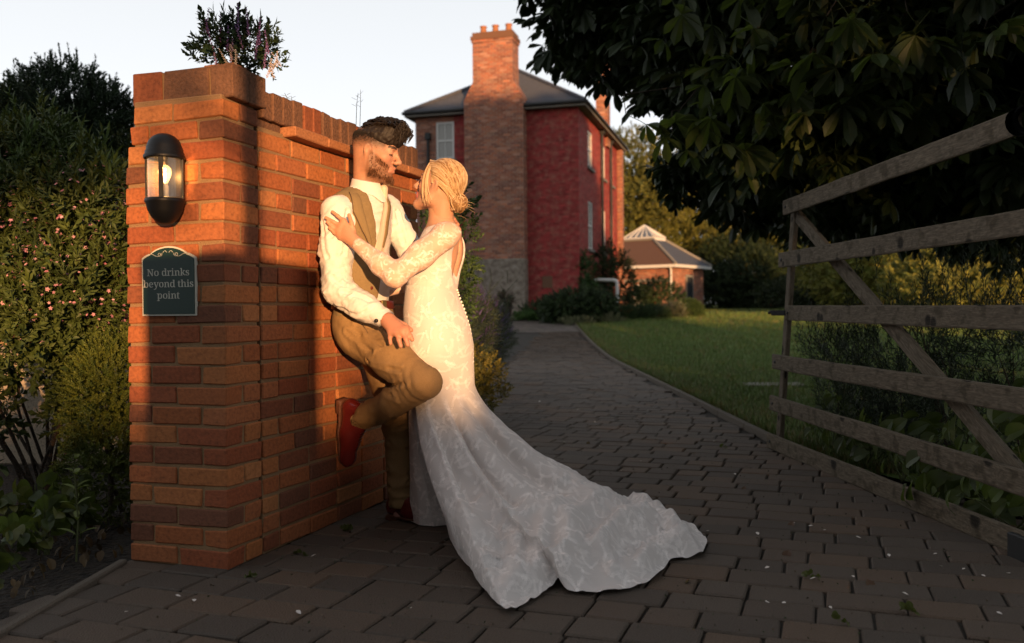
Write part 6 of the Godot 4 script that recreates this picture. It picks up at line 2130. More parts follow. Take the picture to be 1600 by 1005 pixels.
	tr.cone(ra - rd * 0.05, ra + rd * 0.06, 0.045, 0.050, 0.004, -1)
	tr.box(Transform3D(Basis(), la + Vector3(0, -0.055, 0)), Vector3(0.12, 0.05, 0.12), 0.004, 0.003, -1)
	tr.cone(la + Vector3(0, 0.05, 0), la + Vector3(0, -0.06, 0), 0.046, 0.050, 0.004, -1)
	var crease := func(p: Vector3, n: Vector3) -> Vector3:
		var back := exp(-pow((p - (rk + rd * 0.07 + Vector3(-0.02, 0.02, 0.03))).length() / 0.10, 2.0))
		var hipf := exp(-pow((p - (rh + Vector3(0.04, 0.02, 0.08))).length() / 0.13, 2.0))
		var cuffs := exp(-pow((p - ra).length() / 0.10, 2.0)) + exp(-pow((p - la).length() / 0.14, 2.0))
		var s1 := sin(p.dot(rd) * 150.0 + 2.5 * wr.get_noise_3dv(p * 9.0))
		var s2 := sin(p.dot(Vector3(0.75, 0.62, 0.0)) * 120.0 + 3.0 * wr.get_noise_3dv(p * 8.0))
		var low := exp(-pow((p - lk).length() / 0.12, 2.0))
		return p + n * (0.0042 * back * s1 * (0.35 + 0.9 * absf(wr.get_noise_3dv(p * 7.0 + Vector3(5, 0, 0)))) + 0.0045 * hipf * s2 + 0.003 * wr.get_noise_3dv(p * 13.0) + (0.004 * cuffs + 0.004 * low) * sin(p.y * 110.0 + 3.0 * wr.get_noise_3dv(p * 12.0)))
	var creases := []
	for ln in [[Vector3(-0.5048, 0.6505, -3.7), Vector3(-0.4137, 0.6784, -3.6), Vector3(-0.3444, 0.6561, -3.52)], [Vector3(-0.5279, 0.6279, -3.75), Vector3(-0.4371, 0.6382, -3.62), Vector3(-0.36, 0.6058, -3.52)], [Vector3(-0.5513, 0.6039, -3.78), Vector3(-0.4685, 0.5958, -3.66), Vector3(-0.4023, 0.5696, -3.58)], [Vector3(-0.6561, 0.5156, -3.9), Vector3(-0.6002, 0.4726, -3.86), Vector3(-0.539, 0.4873, -3.78)], [Vector3(-0.6143, 0.5511, -3.85), Vector3(-0.5551, 0.5123, -3.8), Vector3(-0.4849, 0.5311, -3.7)], [Vector3(-0.6863, 0.8565, -3.78), Vector3(-0.5927, 0.7871, -3.68), Vector3(-0.4824, 0.7496, -3.58)], [Vector3(-0.6537, 0.8918, -3.75), Vector3(-0.5387, 0.823, -3.62)], [Vector3(-0.5752, 0.7464, -3.7), Vector3(-0.4649, 0.7097, -3.6), Vector3(-0.3992, 0.7095, -3.52)], [Vector3(-0.536, 0.3674, -3.95), Vector3(-0.4657, 0.3357, -3.95)], [Vector3(-0.5456, 0.2507, -3.97), Vector3(-0.4663, 0.2243, -3.97)], [Vector3(-0.5508, 0.1575, -3.98), Vector3(-0.4724, 0.1873, -3.97)], [Vector3(-0.5158, 0.4322, -3.93), Vector3(-0.4537, 0.4485, -3.93)]]:
		creases.append(ln.map(func(q): return tr.onto(q)))
	var folded := func(p: Vector3, n: Vector3) -> Vector3: return crease_at(creases, crease.call(p, n), n, 0.0075, 0.0075)
	m = M.new()
	tr.mesh(m, 0.008, folded)
	var trm: MeshInstance3D = put.call("trousers", m, mt.trousers)
	# pocket line and crease of the fly are small seams
	var seam := M.new()
	line = []
	for k in 9: line.append(tr.onto(Vector3(-0.6286, 0.8887, -3.76).lerp(Vector3(-0.6001, 0.8463, -3.73), k / 8.0) + Vector3(0, 0.003 * sin(k * 0.4), 0), 0.001))
	seam.tube(line, line.map(func(_q): return 0.0018), 5)
	part(trm, "pocket_seam", seam.done(), mt.piping)
	m = M.new()
	pts = []
	var bl := F.new()
	bl.ball(frame(hips + Vector3(0, 0.06, 0), OUT, Vector3.UP), Vector3(0.118, 0.10, 0.162), 0.05)
	bl.ball(frame(belly, OUT, Vector3.UP), Vector3(0.112, 0.19, 0.160), 0.06)
	var by := Vector3(-0.4987, 0.9711, -3.8).y
	for q in [[-0.018, -0.002], [-0.016, 0.006], [0.016, 0.006], [0.018, -0.002]]:
		for k in 41:
			var a := TAU * k / 40.0
			var c := Vector3(hips.x, by + q[0], hips.z) + OUT * cos(a) * 0.122 + R * sin(a) * 0.165
			var g := bl.onto(c, q[1])
			pts.append(Vector3(g.x, by + q[0], g.z))
	m.grid(pts, 41, 4)
	m.smooth()
	var belt: MeshInstance3D = put.call("belt", m, mt.belt)
	m = M.new()
	var bc := bl.onto(Vector3(-0.4661, 0.9762, -3.8), 0.008)
	m.box(Transform3D(Basis(R, Vector3.UP, OUT), bc), Vector3(0.022, 0.018, 0.003), 0.002)
	part(belt, "buckle", m.done(), mt.brass)
	# ---- shoes: one flat against the wall with its toe down, one on the paving
	var shoe := func(heel: Vector3, toe: Vector3, up: Vector3, upper: Material, sole: Material):
		var d: Vector3 = (toe - heel).normalized()
		var u: Vector3 = (up - d * up.dot(d)).normalized()
		var s := d.cross(u)
		var L := heel.distance_to(toe)
		var xf := Transform3D(Basis(d, u, s), heel)
		var sf := F.new()
		sf.cone(xf * Vector3(0.036, 0.045, 0), xf * Vector3(L * 0.5, 0.040, 0.004), 0.037, 0.038, 0.03)
		sf.cone(xf * Vector3(L * 0.5, 0.038, 0.004), xf * Vector3(L - 0.045, 0.030, 0), 0.042, 0.036, 0.03)
		sf.ball(xf * Transform3D(Basis(), Vector3(L - 0.048, 0.028, 0)), Vector3(0.051, 0.031, 0.038), 0.02)
		sf.cone(xf * Vector3(0.036, 0.05, 0), xf * Vector3(0.044, 0.098, 0), 0.036, 0.034, 0.02)
		sf.cone(xf * Vector3(0.060, 0.098, 0), xf * Vector3(L * 0.40, 0.088, 0), 0.026, 0.026, 0.02)
		sf.cone(xf * Vector3(L * 0.36, 0.085, 0), xf * Vector3(L * 0.62, 0.050, 0), 0.030, 0.034, 0.03)
		sf.cone(xf * Vector3(0.058, 0.088, 0), xf * Vector3(0.070, 0.15, 0), 0.030, 0.040, 0.006, -1)
		sf.half(xf * Vector3(0, 0.012, 0), -u, 0.002)
		var mm := M.new()
		sf.mesh(mm, 0.0045)
		var sm: MeshInstance3D = put.call("shoe", mm, upper)
		var so := F.new()
		so.cone(xf * Vector3(0.036, 0.006, 0), xf * Vector3(L * 0.5, 0.006, 0.004), 0.037, 0.038, 0.02)
		so.cone(xf * Vector3(L * 0.5, 0.006, 0.004), xf * Vector3(L - 0.042, 0.006, 0), 0.042, 0.037, 0.02)
		so.half(xf * Vector3(0, 0.015, 0), u, 0.001)
		so.half(xf * Vector3(0, 0.004, 0), -u, 0.001)
		so.box(xf * Transform3D(Basis(), Vector3(0.036, -0.004, 0)), Vector3(0.034, 0.012, 0.033), 0.008, 0.004)
		mm = M.new()
		so.mesh(mm, 0.0045)
		put.call("sole", mm, sole, sm)
		for k in 4:
			mm = M.new()
			var lx := L * (0.37 + 0.055 * k)
			var ln := []
			for j in 7:
				var z := lerpf(-0.020, 0.020, j / 6.0)
				ln.append(sf.onto(xf * Vector3(lx + 0.02 + absf(z) * 0.3, 0.115, z), 0.001))
			mm.tube(ln, ln.map(func(_q): return 0.0022), 5)
			put.call("lace", mm, mt.shoelace, sm)
	shoe.call(Vector3(-0.7486, 0.5632, -3.935) , Vector3(-0.7615, 0.2585, -3.985), OUT * 1.0 + Vector3(0.12, 0.1, 0.25), mt.shoe, mt.sole)
	var gf := Vector3(la.x, 0.012, la.z)
	shoe.call(gf - (OUT + R * 0.25).normalized() * 0.075, gf + (OUT + R * 0.25).normalized() * 0.20, Vector3.UP, mt.shoe, mt.sole)
	m = M.new()
	m.tube([ra - rd * 0.06, ra + rd * 0.035, ra + rd * 0.06], [0.040, 0.037, 0.036], 14)
	m.tube([la + Vector3(0, 0.05, 0), la + Vector3(0, -0.05, 0)], [0.040, 0.038], 14)
	put.call("socks", m, mt.sock).name = "sock"
	# ---- hair, beard
	var hc := F.new()
	hc.ball(hx * Transform3D(Basis(Vector3(0, 0, 1), 0.12), Vector3(0.012, 0.072, 0)), Vector3(0.106, 0.070, 0.078), 0.02)
	hc.ball(hx * Transform3D(Basis(), Vector3(0.064, 0.106, 0)), Vector3(0.038, 0.030, 0.060), 0.03)
	hc.half(hx * Vector3(-0.05, 0.052, 0), hx.basis * Vector3(-0.15, -1, 0), 0.01)
	m = M.new()
	hc.mesh(m, 0.005, func(p, n): return p + n * 0.006 * wr.get_noise_3dv(p * 45.0))
	var hair: MeshInstance3D = put.call("hair", m, mt.hair_dark)
	m = M.new()
	for k in 420:
		var z := rng.randf_range(-0.066, 0.066)
		var x := rng.randf_range(-0.085, 0.10)
		var y := 0.07 + 0.055 * sqrt(maxf(0.05, 1.0 - pow(z / 0.085, 2.0))) + 0.012 * (x / 0.1)
		var p := hx * Vector3(x, y, z)
		p = hc.onto(p, -0.004)
		var d := (hx.basis * Vector3(1.0, 0.28 - 1.6 * maxf(0.0, x - 0.03) * 6.0, z * 3.0 + rng.randfn() * 0.35)).normalized()
		var up := (p - hx * Vector3(0, 0.02, 0)).normalized()
		var l := rng.randf_range(0.035, 0.07)
		var lift := rng.randf_range(0.004, 0.016)
		var cu := rng.randf_range(-0.012, 0.012)
		var fall := 0.012 + (0.035 if x > 0.06 else 0.0)
		m.tube([p, p + d * l * 0.35 + up * lift, p + d * l * 0.7 + up * lift * 1.1 + hx.basis.z * cu, p + d * l + up * (lift - fall) + hx.basis.z * cu * 2.0], [0.0035, 0.0034, 0.0026, 0.0008], 5, false)
	for k in 46:   # the fringe that falls on the forehead
		var z := rng.randf_range(-0.05, 0.06)
		var p := hx * Vector3(rng.randf_range(0.085, 0.105), rng.randf_range(0.095, 0.125), z)
		var e := hx * Vector3(rng.randf_range(0.098, 0.118), rng.randf_range(0.050, 0.088), z * 1.1 + rng.randfn() * 0.008)
		m.tube([p, p.lerp(e, 0.4) + hx.basis.x * 0.012, e + hx.basis.x * rng.randf_range(-0.01, 0.006)], [0.0036, 0.0034, 0.0009], 5, false)
	m.uv = PackedVector2Array()
	put.call("locks", m, mt.hair_dark, hair).name = "lock"
	m = M.new()
	var hl := hf.everything()
	# cropped hair of the sides, thinning towards the ear
	for k in 2300:
		var az := rng.randf_range(0.75, 3.14) * (1.0 if k % 2 else -1.0)
		var y := 0.005 + 0.085 * sqrt(rng.randf())
		var p := hf.onto(hx * (Vector3(-0.012, y, 0) + Vector3(cos(az) * 0.09, 0, sin(az) * 0.07)), -0.001, hl)
		var n := hx.basis * Vector3(cos(az), 0.2, sin(az))
		var d := (hx.basis * Vector3(-0.2, -0.8, 0) + n * 0.5).normalized()
		m.tube([p, p + d * (0.004 + 0.34 * maxf(0.0, y - 0.035))], [0.0009, 0.0003], 3, false)
	m.uv = PackedVector2Array()
	put.call("cropped_hair", m, mt.hair_dark, hair)
	m = M.new()
	for k in 1900:
		var az := rng.randf_range(-1.75, 1.75)
		var y := rng.randf_range(-0.128, 0.0)
		var dir := Vector3(cos(az), 0, sin(az))
		var q := Vector3(0.03, y, 0) + dir * 0.085
		var p := hf.onto(hx * q, -0.001, hl)
		var lq := hinv * p
		if lq.y > -0.002 - 0.62 * maxf(0.0, lq.x - 0.012): continue
		if lq.x < -0.004: continue
		if lq.x > 0.078 and absf(lq.z) < 0.024 and lq.y > -0.079 and lq.y < -0.048: continue
		if lq.x > 0.100: continue
		var n := (hx.basis * (Vector3(lq.x - 0.03, 0, lq.z))).normalized()
		var d := (hx.basis * Vector3(0.1, -1.0, 0) + n * 0.75 + Vector3(rng.randfn(), rng.randfn(), rng.randfn()) * 0.25).normalized()
		var l := rng.randf_range(0.006, 0.012) * (1.5 if lq.y < -0.09 else 1.0)
		m.tube([p, p + d * l], [0.0011, 0.0003], 3, false)
	m.uv = PackedVector2Array()
	put.call("beard", m, mt.beard)

func bride() -> void:
	var o := thing("person", "woman in a long white lace wedding dress with train facing the man", "person", "", Vector3(-0.3, 0, -3.82))
	var local := Transform3D(Basis(), -o.position)
	var put := func(n: String, m: M, mat_: Material, parent: Node = null) -> MeshInstance3D:
		return part(parent if parent else o, n, m.done(), mat_, local if parent == null else Transform3D())
	var fw := Vector3(-0.955, 0, -0.296)
	var S := Vector3(-0.296, 0, 0.955)    # her left, towards the camera
	var chest := Vector3(-0.2944, 1.209, -3.82)
	var ribs := Vector3(-0.3252, 1.122, -3.82)
	var waist := Vector3(-0.3424, 1.035, -3.82)
	var hip := Vector3(-0.3145, 0.8222, -3.82)
	var shoulder := Vector3(-0.2843, 1.24, -3.66)
	var elbow := Vector3(-0.4615, 1.081, -3.545)
	var wrist := Vector3(-0.6206, 1.214, -3.625)
	var shoulder2 := Vector3(-0.3318, 1.266, -3.98)
	var elbow2 := Vector3(-0.4576, 1.075, -4.02)
	var wrist2 := Vector3(-0.5672, 1.032, -3.98)
	var neck0 := Vector3(-0.2954, 1.306, -3.81)
	var neck1 := Vector3(-0.31, 1.397, -3.8)
	var sk := Color(0.47, 0.255, 0.165)
	var trunk := func(f: F, g: float):
		f.ball(frame(chest, fw, Vector3(0.06, 1, 0)), Vector3(0.088 + g, 0.105 + g, 0.140 + g), 0.05)
		f.ball(frame(ribs, fw, Vector3.UP), Vector3(0.094 + g, 0.12 + g, 0.122 + g), 0.05)
		f.ball(frame(waist, fw, Vector3.UP), Vector3(0.096 + g, 0.13 + g, 0.120 + g), 0.05)
		f.ball(frame(hip, fw, Vector3.UP), Vector3(0.128 + g, 0.15 + g, 0.160 + g), 0.08)
		for s in [-1.0, 1.0]: f.ball(frame(ribs + Vector3(0, 0.028, 0) + fw * 0.068 + S * s * 0.062, fw, Vector3.UP), Vector3(0.062 + g, 0.058 + g, 0.058 + g), 0.03)
		f.cone(shoulder.lerp(shoulder2, 0.14), shoulder.lerp(shoulder2, 0.86), 0.044 + g, 0.044 + g, 0.05)
	var body := M.new()
	var f := F.new()
	trunk.call(f, -0.005)
	f.chain([shoulder, shoulder.lerp(elbow, 0.45), elbow, elbow.lerp(wrist, 0.35), wrist], [0.050, 0.048, 0.037, 0.038, 0.025], 0.03)
	f.chain([shoulder2, elbow2, wrist2], [0.048, 0.038, 0.025], 0.03)
	f.cone(neck0 + Vector3(0.0, -0.03, 0), neck0, 0.068, 0.050, 0.05)
	f.cone(neck0, neck1, 0.048, 0.044, 0.03)
	for s in [-1.0, 1.0]: f.chain([hip + S * s * 0.08, Vector3(-0.3046, 0.5125, -3.9) + S * s * 0.04], [0.07, 0.045], 0.03)
	# shoulder blade and spine give the bare back its shape
	f.cone(Vector3(-0.2357, 1.229, -3.8), Vector3(-0.2481, 1.067, -3.8), 0.010, 0.008, 0.03, -1)
	f.mesh(body, 0.010, null, func(_p, _n): return sk)
	var hx := frame(Vector3(-0.3003, 1.466, -3.79), Vector3(-0.90, 0.27, -0.28), Vector3(0.3, 1, 0.05))
	hx.basis = hx.basis.scaled(Vector3.ONE * 0.90)
	var hinv := hx.affine_inverse()
	var hf := F.new()
	head_field(hf, hx, false)
	hf.cone(hx * Vector3(-0.028, -0.04, 0), neck0, 0.048, 0.049, 0.025)
	var face := func(p: Vector3, _n: Vector3) -> Color:
		var q := hinv * p
		var c := sk
		var az := absf(q.z)
		c = c.lerp(Color(0.52, 0.22, 0.17), 0.4 * exp(-pow((q - Vector3(0.075, -0.028, signf(q.z) * 0.045)).length() / 0.026, 2.0)))
		if q.x > 0.085 and q.y < -0.048 and q.y > -0.079 and az < 0.022: c = Color(0.42, 0.13, 0.12)
		if q.x > 0.085 and absf(q.y + 0.0618) < 0.003 and az < 0.018: c = Color(0.60, 0.5, 0.45)
		if q.x > 0.07 and q.y > 0.028 and q.y < 0.036 and az > 0.012 and az < 0.05: c = Color(0.16, 0.09, 0.05)
		if q.x > 0.072 and q.y > 0.000 and q.y < 0.009 and az > 0.018 and az < 0.048: c = Color(0.05, 0.03, 0.025)
		return c
	hf.mesh(body, 0.0042, null, face)
	# her left hand spread on his sleeve
	var hand := F.new()
	hand_field(hand, Vector3(-0.6274, 1.22, -3.635), [Vector3(-0.6821, 1.311, -3.655), Vector3(-0.6927, 1.29, -3.655), Vector3(-0.7008, 1.269, -3.655), Vector3(-0.6958, 1.248, -3.655)], [
		[Vector3(-0.7079, 1.334, -3.655), Vector3(-0.7297, 1.351, -3.661)], [Vector3(-0.7238, 1.308, -3.655), Vector3(-0.7557, 1.327, -3.659)], [Vector3(-0.7293, 1.288, -3.655), Vector3(-0.7499, 1.309, -3.655)], [Vector3(-0.7217, 1.264, -3.655), Vector3(-0.7423, 1.285, -3.655)],
		[Vector3(-0.6399, 1.268, -3.65), Vector3(-0.6491, 1.302, -3.645), Vector3(-0.6602, 1.336, -3.651)]], 0.0078, 0.027)
	hand.mesh(body, 0.003, null, func(_p, _n): return Color(0.48, 0.25, 0.16))
	put.call("body", body, mt.skin)
	part(o, "ring", ring_mesh(Vector3(-0.7085, 1.277, -3.655), (Vector3(-0.7293, 1.288, -3.655) - Vector3(-0.7008, 1.269, -3.655)).normalized(), 0.0094), mt.brass, local)
	# ---- bodice with an open back
	var bo := F.new()
	trunk.call(bo, 0.0025)
	bo.ball(frame(Vector3(-0.2085, 1.179, -3.79), fw, Vector3(0.06, 1, 0)), Vector3(0.050, 0.150, 0.070), 0.006, -1)
	bo.cone(Vector3(-0.2234, 1.323, -3.79), Vector3(-0.2246, 1.188, -3.79), 0.085, 0.062, 0.01, -1)
	bo.ball(Transform3D(Basis(), neck0 + Vector3(0, 0.02, 0)), Vector3(0.088, 0.060, 0.088), 0.006, -1)
	bo.half(hip, Vector3.DOWN, 0.004)
	var m := M.new()
	bo.mesh(m, 0.0075)
	var dress: MeshInstance3D = put.call("dress", m, mt.dress)
	var sl := F.new()
	sl.chain([shoulder + Vector3(0.005, 0.0, 0), shoulder.lerp(elbow, 0.45), elbow, elbow.lerp(wrist, 0.35), wrist + (elbow - wrist).normalized() * 0.006], [0.0535, 0.0515, 0.0405, 0.0415, 0.0285], 0.03)
	sl.ball(Transform3D(Basis(), shoulder + Vector3(0.02, 0.02, -0.03)), Vector3(0.06, 0.05, 0.055), 0.03)
	var wr := noise(1.0, 2, 5)
	m = M.new()
	sl.mesh(m, 0.0055, func(p, n): return p + n * 0.0016 * sin((p.x + p.y) * 130.0 + 3.0 * wr.get_noise_3dv(p * 12.0)) * exp(-pow((p - elbow).length() / 0.07, 2.0)))
	put.call("sleeve", m, mt.sleeve, dress).transform = Transform3D()
	sl = F.new()
	sl.chain([shoulder2, elbow2, wrist2], [0.052, 0.042, 0.029], 0.03)
	m = M.new()
	sl.mesh(m, 0.008)
	put.call("sleeve", m, mt.sleeve, dress)
	# ---- skirt and train
	var rows := [[Vector3(-0.345, 1.052, -3.82), 0.102, 0.124], [Vector3(-0.3427, 1.008, -3.82), 0.110, 0.134], [Vector3(-0.3324, 0.9452, -3.82), 0.127, 0.152], [Vector3(-0.3195, 0.8714, -3.82), 0.138, 0.168], [Vector3(-0.3121, 0.7949, -3.82), 0.144, 0.174], [Vector3(-0.3101, 0.7129, -3.82), 0.142, 0.170], [Vector3(-0.3063, 0.63, -3.83), 0.141, 0.162]]
	var hem := [[Vector3(-0.4696, 0, -3.978), 0], [Vector3(-0.4112, 0, -3.883), 14], [Vector3(-0.3478, 0, -3.858), 26], [Vector3(-0.2913, 0, -3.878), 37], [Vector3(-0.2643, 0, -3.652), 46], [Vector3(-0.2123, 0, -3.396), 54], [Vector3(-0.1476, 0, -3.142), 63], [Vector3(-0.0852, 0, -2.911), 72], [Vector3(-0.0316, 0, -2.751), 80], [Vector3(0.004, 0, -2.779), 85], [Vector3(0.0578, 0, -2.862), 92], [Vector3(0.1106, 0, -2.951), 99], [Vector3(0.1476, 0, -3.011), 105], [Vector3(0.1711, 0, -2.936), 111], [Vector3(0.2472, 0, -2.915), 119], [Vector3(0.3441, 0, -2.938), 127], [Vector3(0.4337, 0, -3.003), 134], [Vector3(0.5072, 0, -3.123), 141], [Vector3(0.5741, 0, -3.286), 149], [Vector3(0.6462, 0, -3.317), 157], [Vector3(0.7096, 0, -3.358), 165], [Vector3(0.772, 0, -3.567), 175], [Vector3(0.7723, 0, -3.807), 186], [Vector3(0.6734, 0, -4.046), 200], [Vector3(0.5198, 0, -4.208), 214], [Vector3(0.3106, 0, -4.445), 230], [Vector3(0.0572, 0, -4.532), 250], [Vector3(-0.1698, 0, -4.526), 280], [Vector3(-0.3531, 0, -4.383), 315], [Vector3(-0.4432, 0, -4.192), 340], [Vector3(-0.4696, 0, -3.978), 360]]
	var ridges := [
		[[Vector3(0.0735, 0, -2.986), Vector3(0.1146, 0, -3.284), Vector3(0.2018, 0, -3.482), Vector3(0.314, 0, -3.592)], 0.062, 0.042], [[Vector3(0.1696, 0, -3.018), Vector3(0.2125, 0, -3.306), Vector3(0.3096, 0, -3.515), Vector3(0.3868, 0, -3.67)], 0.066, 0.042], [[Vector3(0.301, 0, -3.122), Vector3(0.3853, 0, -3.386), Vector3(0.5288, 0, -3.566)], 0.050, 0.036],
		[[Vector3(0.6699, 0, -3.377), Vector3(0.6212, 0, -3.582), Vector3(0.5453, 0, -3.86)], 0.050, 0.045], [[Vector3(-0.1383, 0, -3.135), Vector3(-0.1463, 0, -3.511), Vector3(-0.1521, 0, -3.873)], 0.040, 0.040], [[Vector3(-0.0079, 0, -2.889), Vector3(0.027, 0, -3.246), Vector3(0.0954, 0, -3.6)], 0.035, 0.035], [[Vector3(0.4393, 0, -3.118), Vector3(0.5082, 0, -3.272), Vector3(0.6218, 0, -3.378)], 0.040, 0.028]]
	var NU := 340
	var NW := 110
	var pts := []
	for r in 25:
		var t := r / 24.0 * (rows.size() - 1)
		var k := mini(int(t), rows.size() - 2)
		var q := t - k
		var c: Vector3 = rows[k][0].lerp(rows[k + 1][0], q)
		var a: float = lerpf(rows[k][1], rows[k + 1][1], q)
		var b: float = lerpf(rows[k][2], rows[k + 1][2], q)
		for u in NU:
			var ph := TAU * u / NU
			pts.append(c + fw * cos(ph) * a + S * sin(ph) * b)
	var nz := noise(1.0, 3, 21)
	var top: Array = rows[-1]
	for w_ in range(1, NW + 1):
		var w := float(w_) / NW
		for u in NU:
			var deg := 360.0 * u / NU
			var k := 0
			while hem[k + 1][1] < deg: k += 1
			var h: Vector3 = hem[k][0].lerp(hem[k + 1][0], (deg - hem[k][1]) / (hem[k + 1][1] - hem[k][1]))
			var ph := TAU * u / NU
			var ring: Vector3 = top[0] + fw * cos(ph) * top[1] + S * sin(ph) * top[2]
			var L := Vector2(h.x - ring.x, h.z - ring.z).length()
			var long := smoothstep(0.25, 0.8, L)
			var fr := pow(w, lerpf(1.15, 1.42, long))
			var ht := pow(1.0 - w, lerpf(0.96, 1.22, long))
			var p := Vector3(lerpf(ring.x, h.x, fr), 0.012 + (ring.y - 0.012) * ht, lerpf(ring.z, h.z, fr))
			# pleats that open towards the hem
			var fold := sin(ph * 11.0 + 1.2 * sin(ph * 3.0) + 0.8 * nz.get_noise_2d(ph * 2.0, w * 3.0))
			var amp := (0.040 if long > 0.5 else lerpf(0.012, 0.040, long * 2.0)) * smoothstep(0.0, 0.35, w) * (1.0 - 0.6 * long * smoothstep(0.5, 0.9, w)) * (1.0 - 0.8 * smoothstep(0.9, 1.0, w))
			var outv := Vector3(h.x - top[0].x, 0, h.z - top[0].z).normalized()
			var sidev := Vector3(-outv.z, 0, outv.x)
			p += outv * fold * amp * (1.0 - 0.6 * long) + sidev * cos(ph * 11.0) * amp * 0.4
			# crumpled cloth where it lies on the paving
			var lying := long * smoothstep(0.42, 0.72, w) * (1.0 - smoothstep(0.93, 1.0, w) * 0.75)
			var warp := Vector2(p.x + 0.07 * nz.get_noise_2d(p.z * 4.0, p.x * 3.0), p.z + 0.07 * nz.get_noise_2d(p.x * 4.0 + 9.0, p.z * 3.0))
			var rid := 1.0 - absf(nz.get_noise_2d(warp.x * 3.4, warp.y * 3.4)) * 2.2
			p.y += lying * (0.012 + 0.030 * maxf(0.0, rid) * maxf(0.0, rid) + 0.005 * nz.get_noise_2d(warp.x * 11.0, warp.y * 11.0))
			p.y += amp * 0.5 * fold * long
			var base_y := p.y
			for rg in ridges:
				var best := 9.0
				var line: Array = rg[0]
				for j in line.size() - 1:
					var s0 := Vector2(line[j].x, line[j].z)
					var s1 := Vector2(line[j + 1].x, line[j + 1].z)
					var pp := Vector2(p.x, p.z)
					best = minf(best, pp.distance_to(Geometry2D.get_closest_point_to_segment(pp, s0, s1)))
				p.y += rg[1] * exp(-pow(best / rg[2], 2.0)) * smoothstep(0.3, 0.6, w) * (1.0 - 0.6 * smoothstep(0.95, 1.0, w)) * (1.0 - smoothstep(0.10, 0.27, base_y))
			p.y = maxf(p.y, 0.008 + 0.016 * long * (0.5 + 0.5 * sin(ph * 41.0 + 4.0 * nz.get_noise_2d(ph * 3.0, 2.0))) * smoothstep(0.86, 0.97, w))
			pts.append(p)
	m = M.new()
	m.grid(pts, NU, 25 + NW, true)
	m.smooth()
	put.call("skirt", m, mt.dress, dress)
	# covered buttons down the back
	var bl := [Vector3(-0.2387, 1.051, -3.82), Vector3(-0.2254, 1.007, -3.82), Vector3(-0.2015, 0.944, -3.82), Vector3(-0.1803, 0.8702, -3.82), Vector3(-0.1701, 0.7936, -3.82), Vector3(-0.168, 0.7253, -3.82)]
	for k in 22:
		var t := k / 21.0 * (bl.size() - 1)
		var j := mini(int(t), bl.size() - 2)
		part(dress, "button", small_ball(bl[j].lerp(bl[j + 1], t - j), 0.0055, 0.8, Vector3(0.9, 0, 0.3)), mt.pearl)
	# ---- hair swept back into a low bun
	var hc := F.new()
	hc.ball(hx * Transform3D(Basis(), Vector3(-0.022, 0.042, 0)), Vector3(0.098, 0.094, 0.083), 0.02)
	hc.half(hx * Vector3(0.045, 0.05, 0), hx.basis * Vector3(1, -0.55, 0), 0.02)
	hc.half(hx * Vector3(-0.03, -0.03, 0), hx.basis * Vector3(0.5, -1, 0), 0.012)
	var bun := hx * Vector3(-0.112, -0.052, 0.0)
	hc.ball(Transform3D(Basis(), bun), Vector3(0.034, 0.036, 0.040), 0.012)
	hc.cone(hx * Vector3(-0.075, -0.02, 0), bun, 0.036, 0.022, 0.012)
	m = M.new()
	hc.mesh(m, 0.005)
	var hair: MeshInstance3D = put.call("hair", m, mt.blonde[1])
	var sets := [M.new(), M.new(), M.new()]
	var lay_lock := func(path: Array, r: float, which: int):
		var rr := []
		for k in path.size(): rr.append(r * (0.55 + 0.45 * sin(PI * (0.12 + 0.8 * k / (path.size() - 1)))))
		sets[which].tube(path, rr, 5, false, 0.7)
	for k in 480:
		var e := 1.0 if k % 2 else -1.0
		var a := rng.randf_range(0.02, 1.0)           # from the parting down to the ear
		var s0 := Vector3(lerpf(0.078, 0.010, a), lerpf(0.112, 0.004, pow(a, 1.3)), e * lerpf(0.006, 0.082, pow(a, 0.6)))
		var end := hinv * bun + Vector3(rng.randfn() * 0.010 + 0.012, rng.randfn() * 0.012, e * absf(rng.randfn()) * 0.014)
		var path := []
		var lift := rng.randf_range(0.000, 0.006)
		for j in 9:
			var t := j / 8.0
			var q := s0.lerp(end, t)
			var bow := sin(t * PI)
			q += Vector3(-0.018 * bow, (0.055 * (1.0 - a) + 0.004) * bow, e * 0.035 * bow * (0.4 + a * 0.6))
			var w := hx * q
			if t > 0.04 and t < 0.9: w = hc.onto(w, 0.0015 + lift * bow)
			path.append(w)
		lay_lock.call(path, rng.randf_range(0.0020, 0.0042), [0, 0, 2, 2, 1][rng.randi() % 5])
	for k in 300:     # over the crown and down the back of the head
		var e := 1.0 if k % 2 else -1.0
		var a := rng.randf()
		var s0 := Vector3(lerpf(0.05, -0.05, a), 0.136, e * (0.004 + 0.060 * rng.randf()))
		var end := hinv * bun + Vector3(0.02, 0.02, e * rng.randf() * 0.03)
		var path := []
		for j in 9:
			var t := j / 8.0
			var ang := lerpf(0.3 + 0.5 * a, 2.7, t)
			var q := Vector3(-0.02 + 0.11 * cos(ang) * 1.0 + 0.0, 0.03 + 0.11 * sin(ang), 0) if t < 0.8 else s0.lerp(end, t)
			q.x = lerpf(s0.x, -0.13, sin(t * PI * 0.5)) if t < 0.8 else lerpf(-0.125, end.x, (t - 0.8) * 5.0)
			q.y = lerpf(s0.y, end.y, t * t * 0.35 + t * 0.65)
			q.z = lerpf(s0.z, end.z, t) * (1.0 + 0.35 * sin(t * PI))
			var w := hx * q
			if t < 0.92: w = hc.onto(w, 0.0018 + 0.002 * rng.randf())
			path.append(w)
		lay_lock.call(path, rng.randf_range(0.0018, 0.0040), [0, 0, 2, 1][rng.randi() % 4])
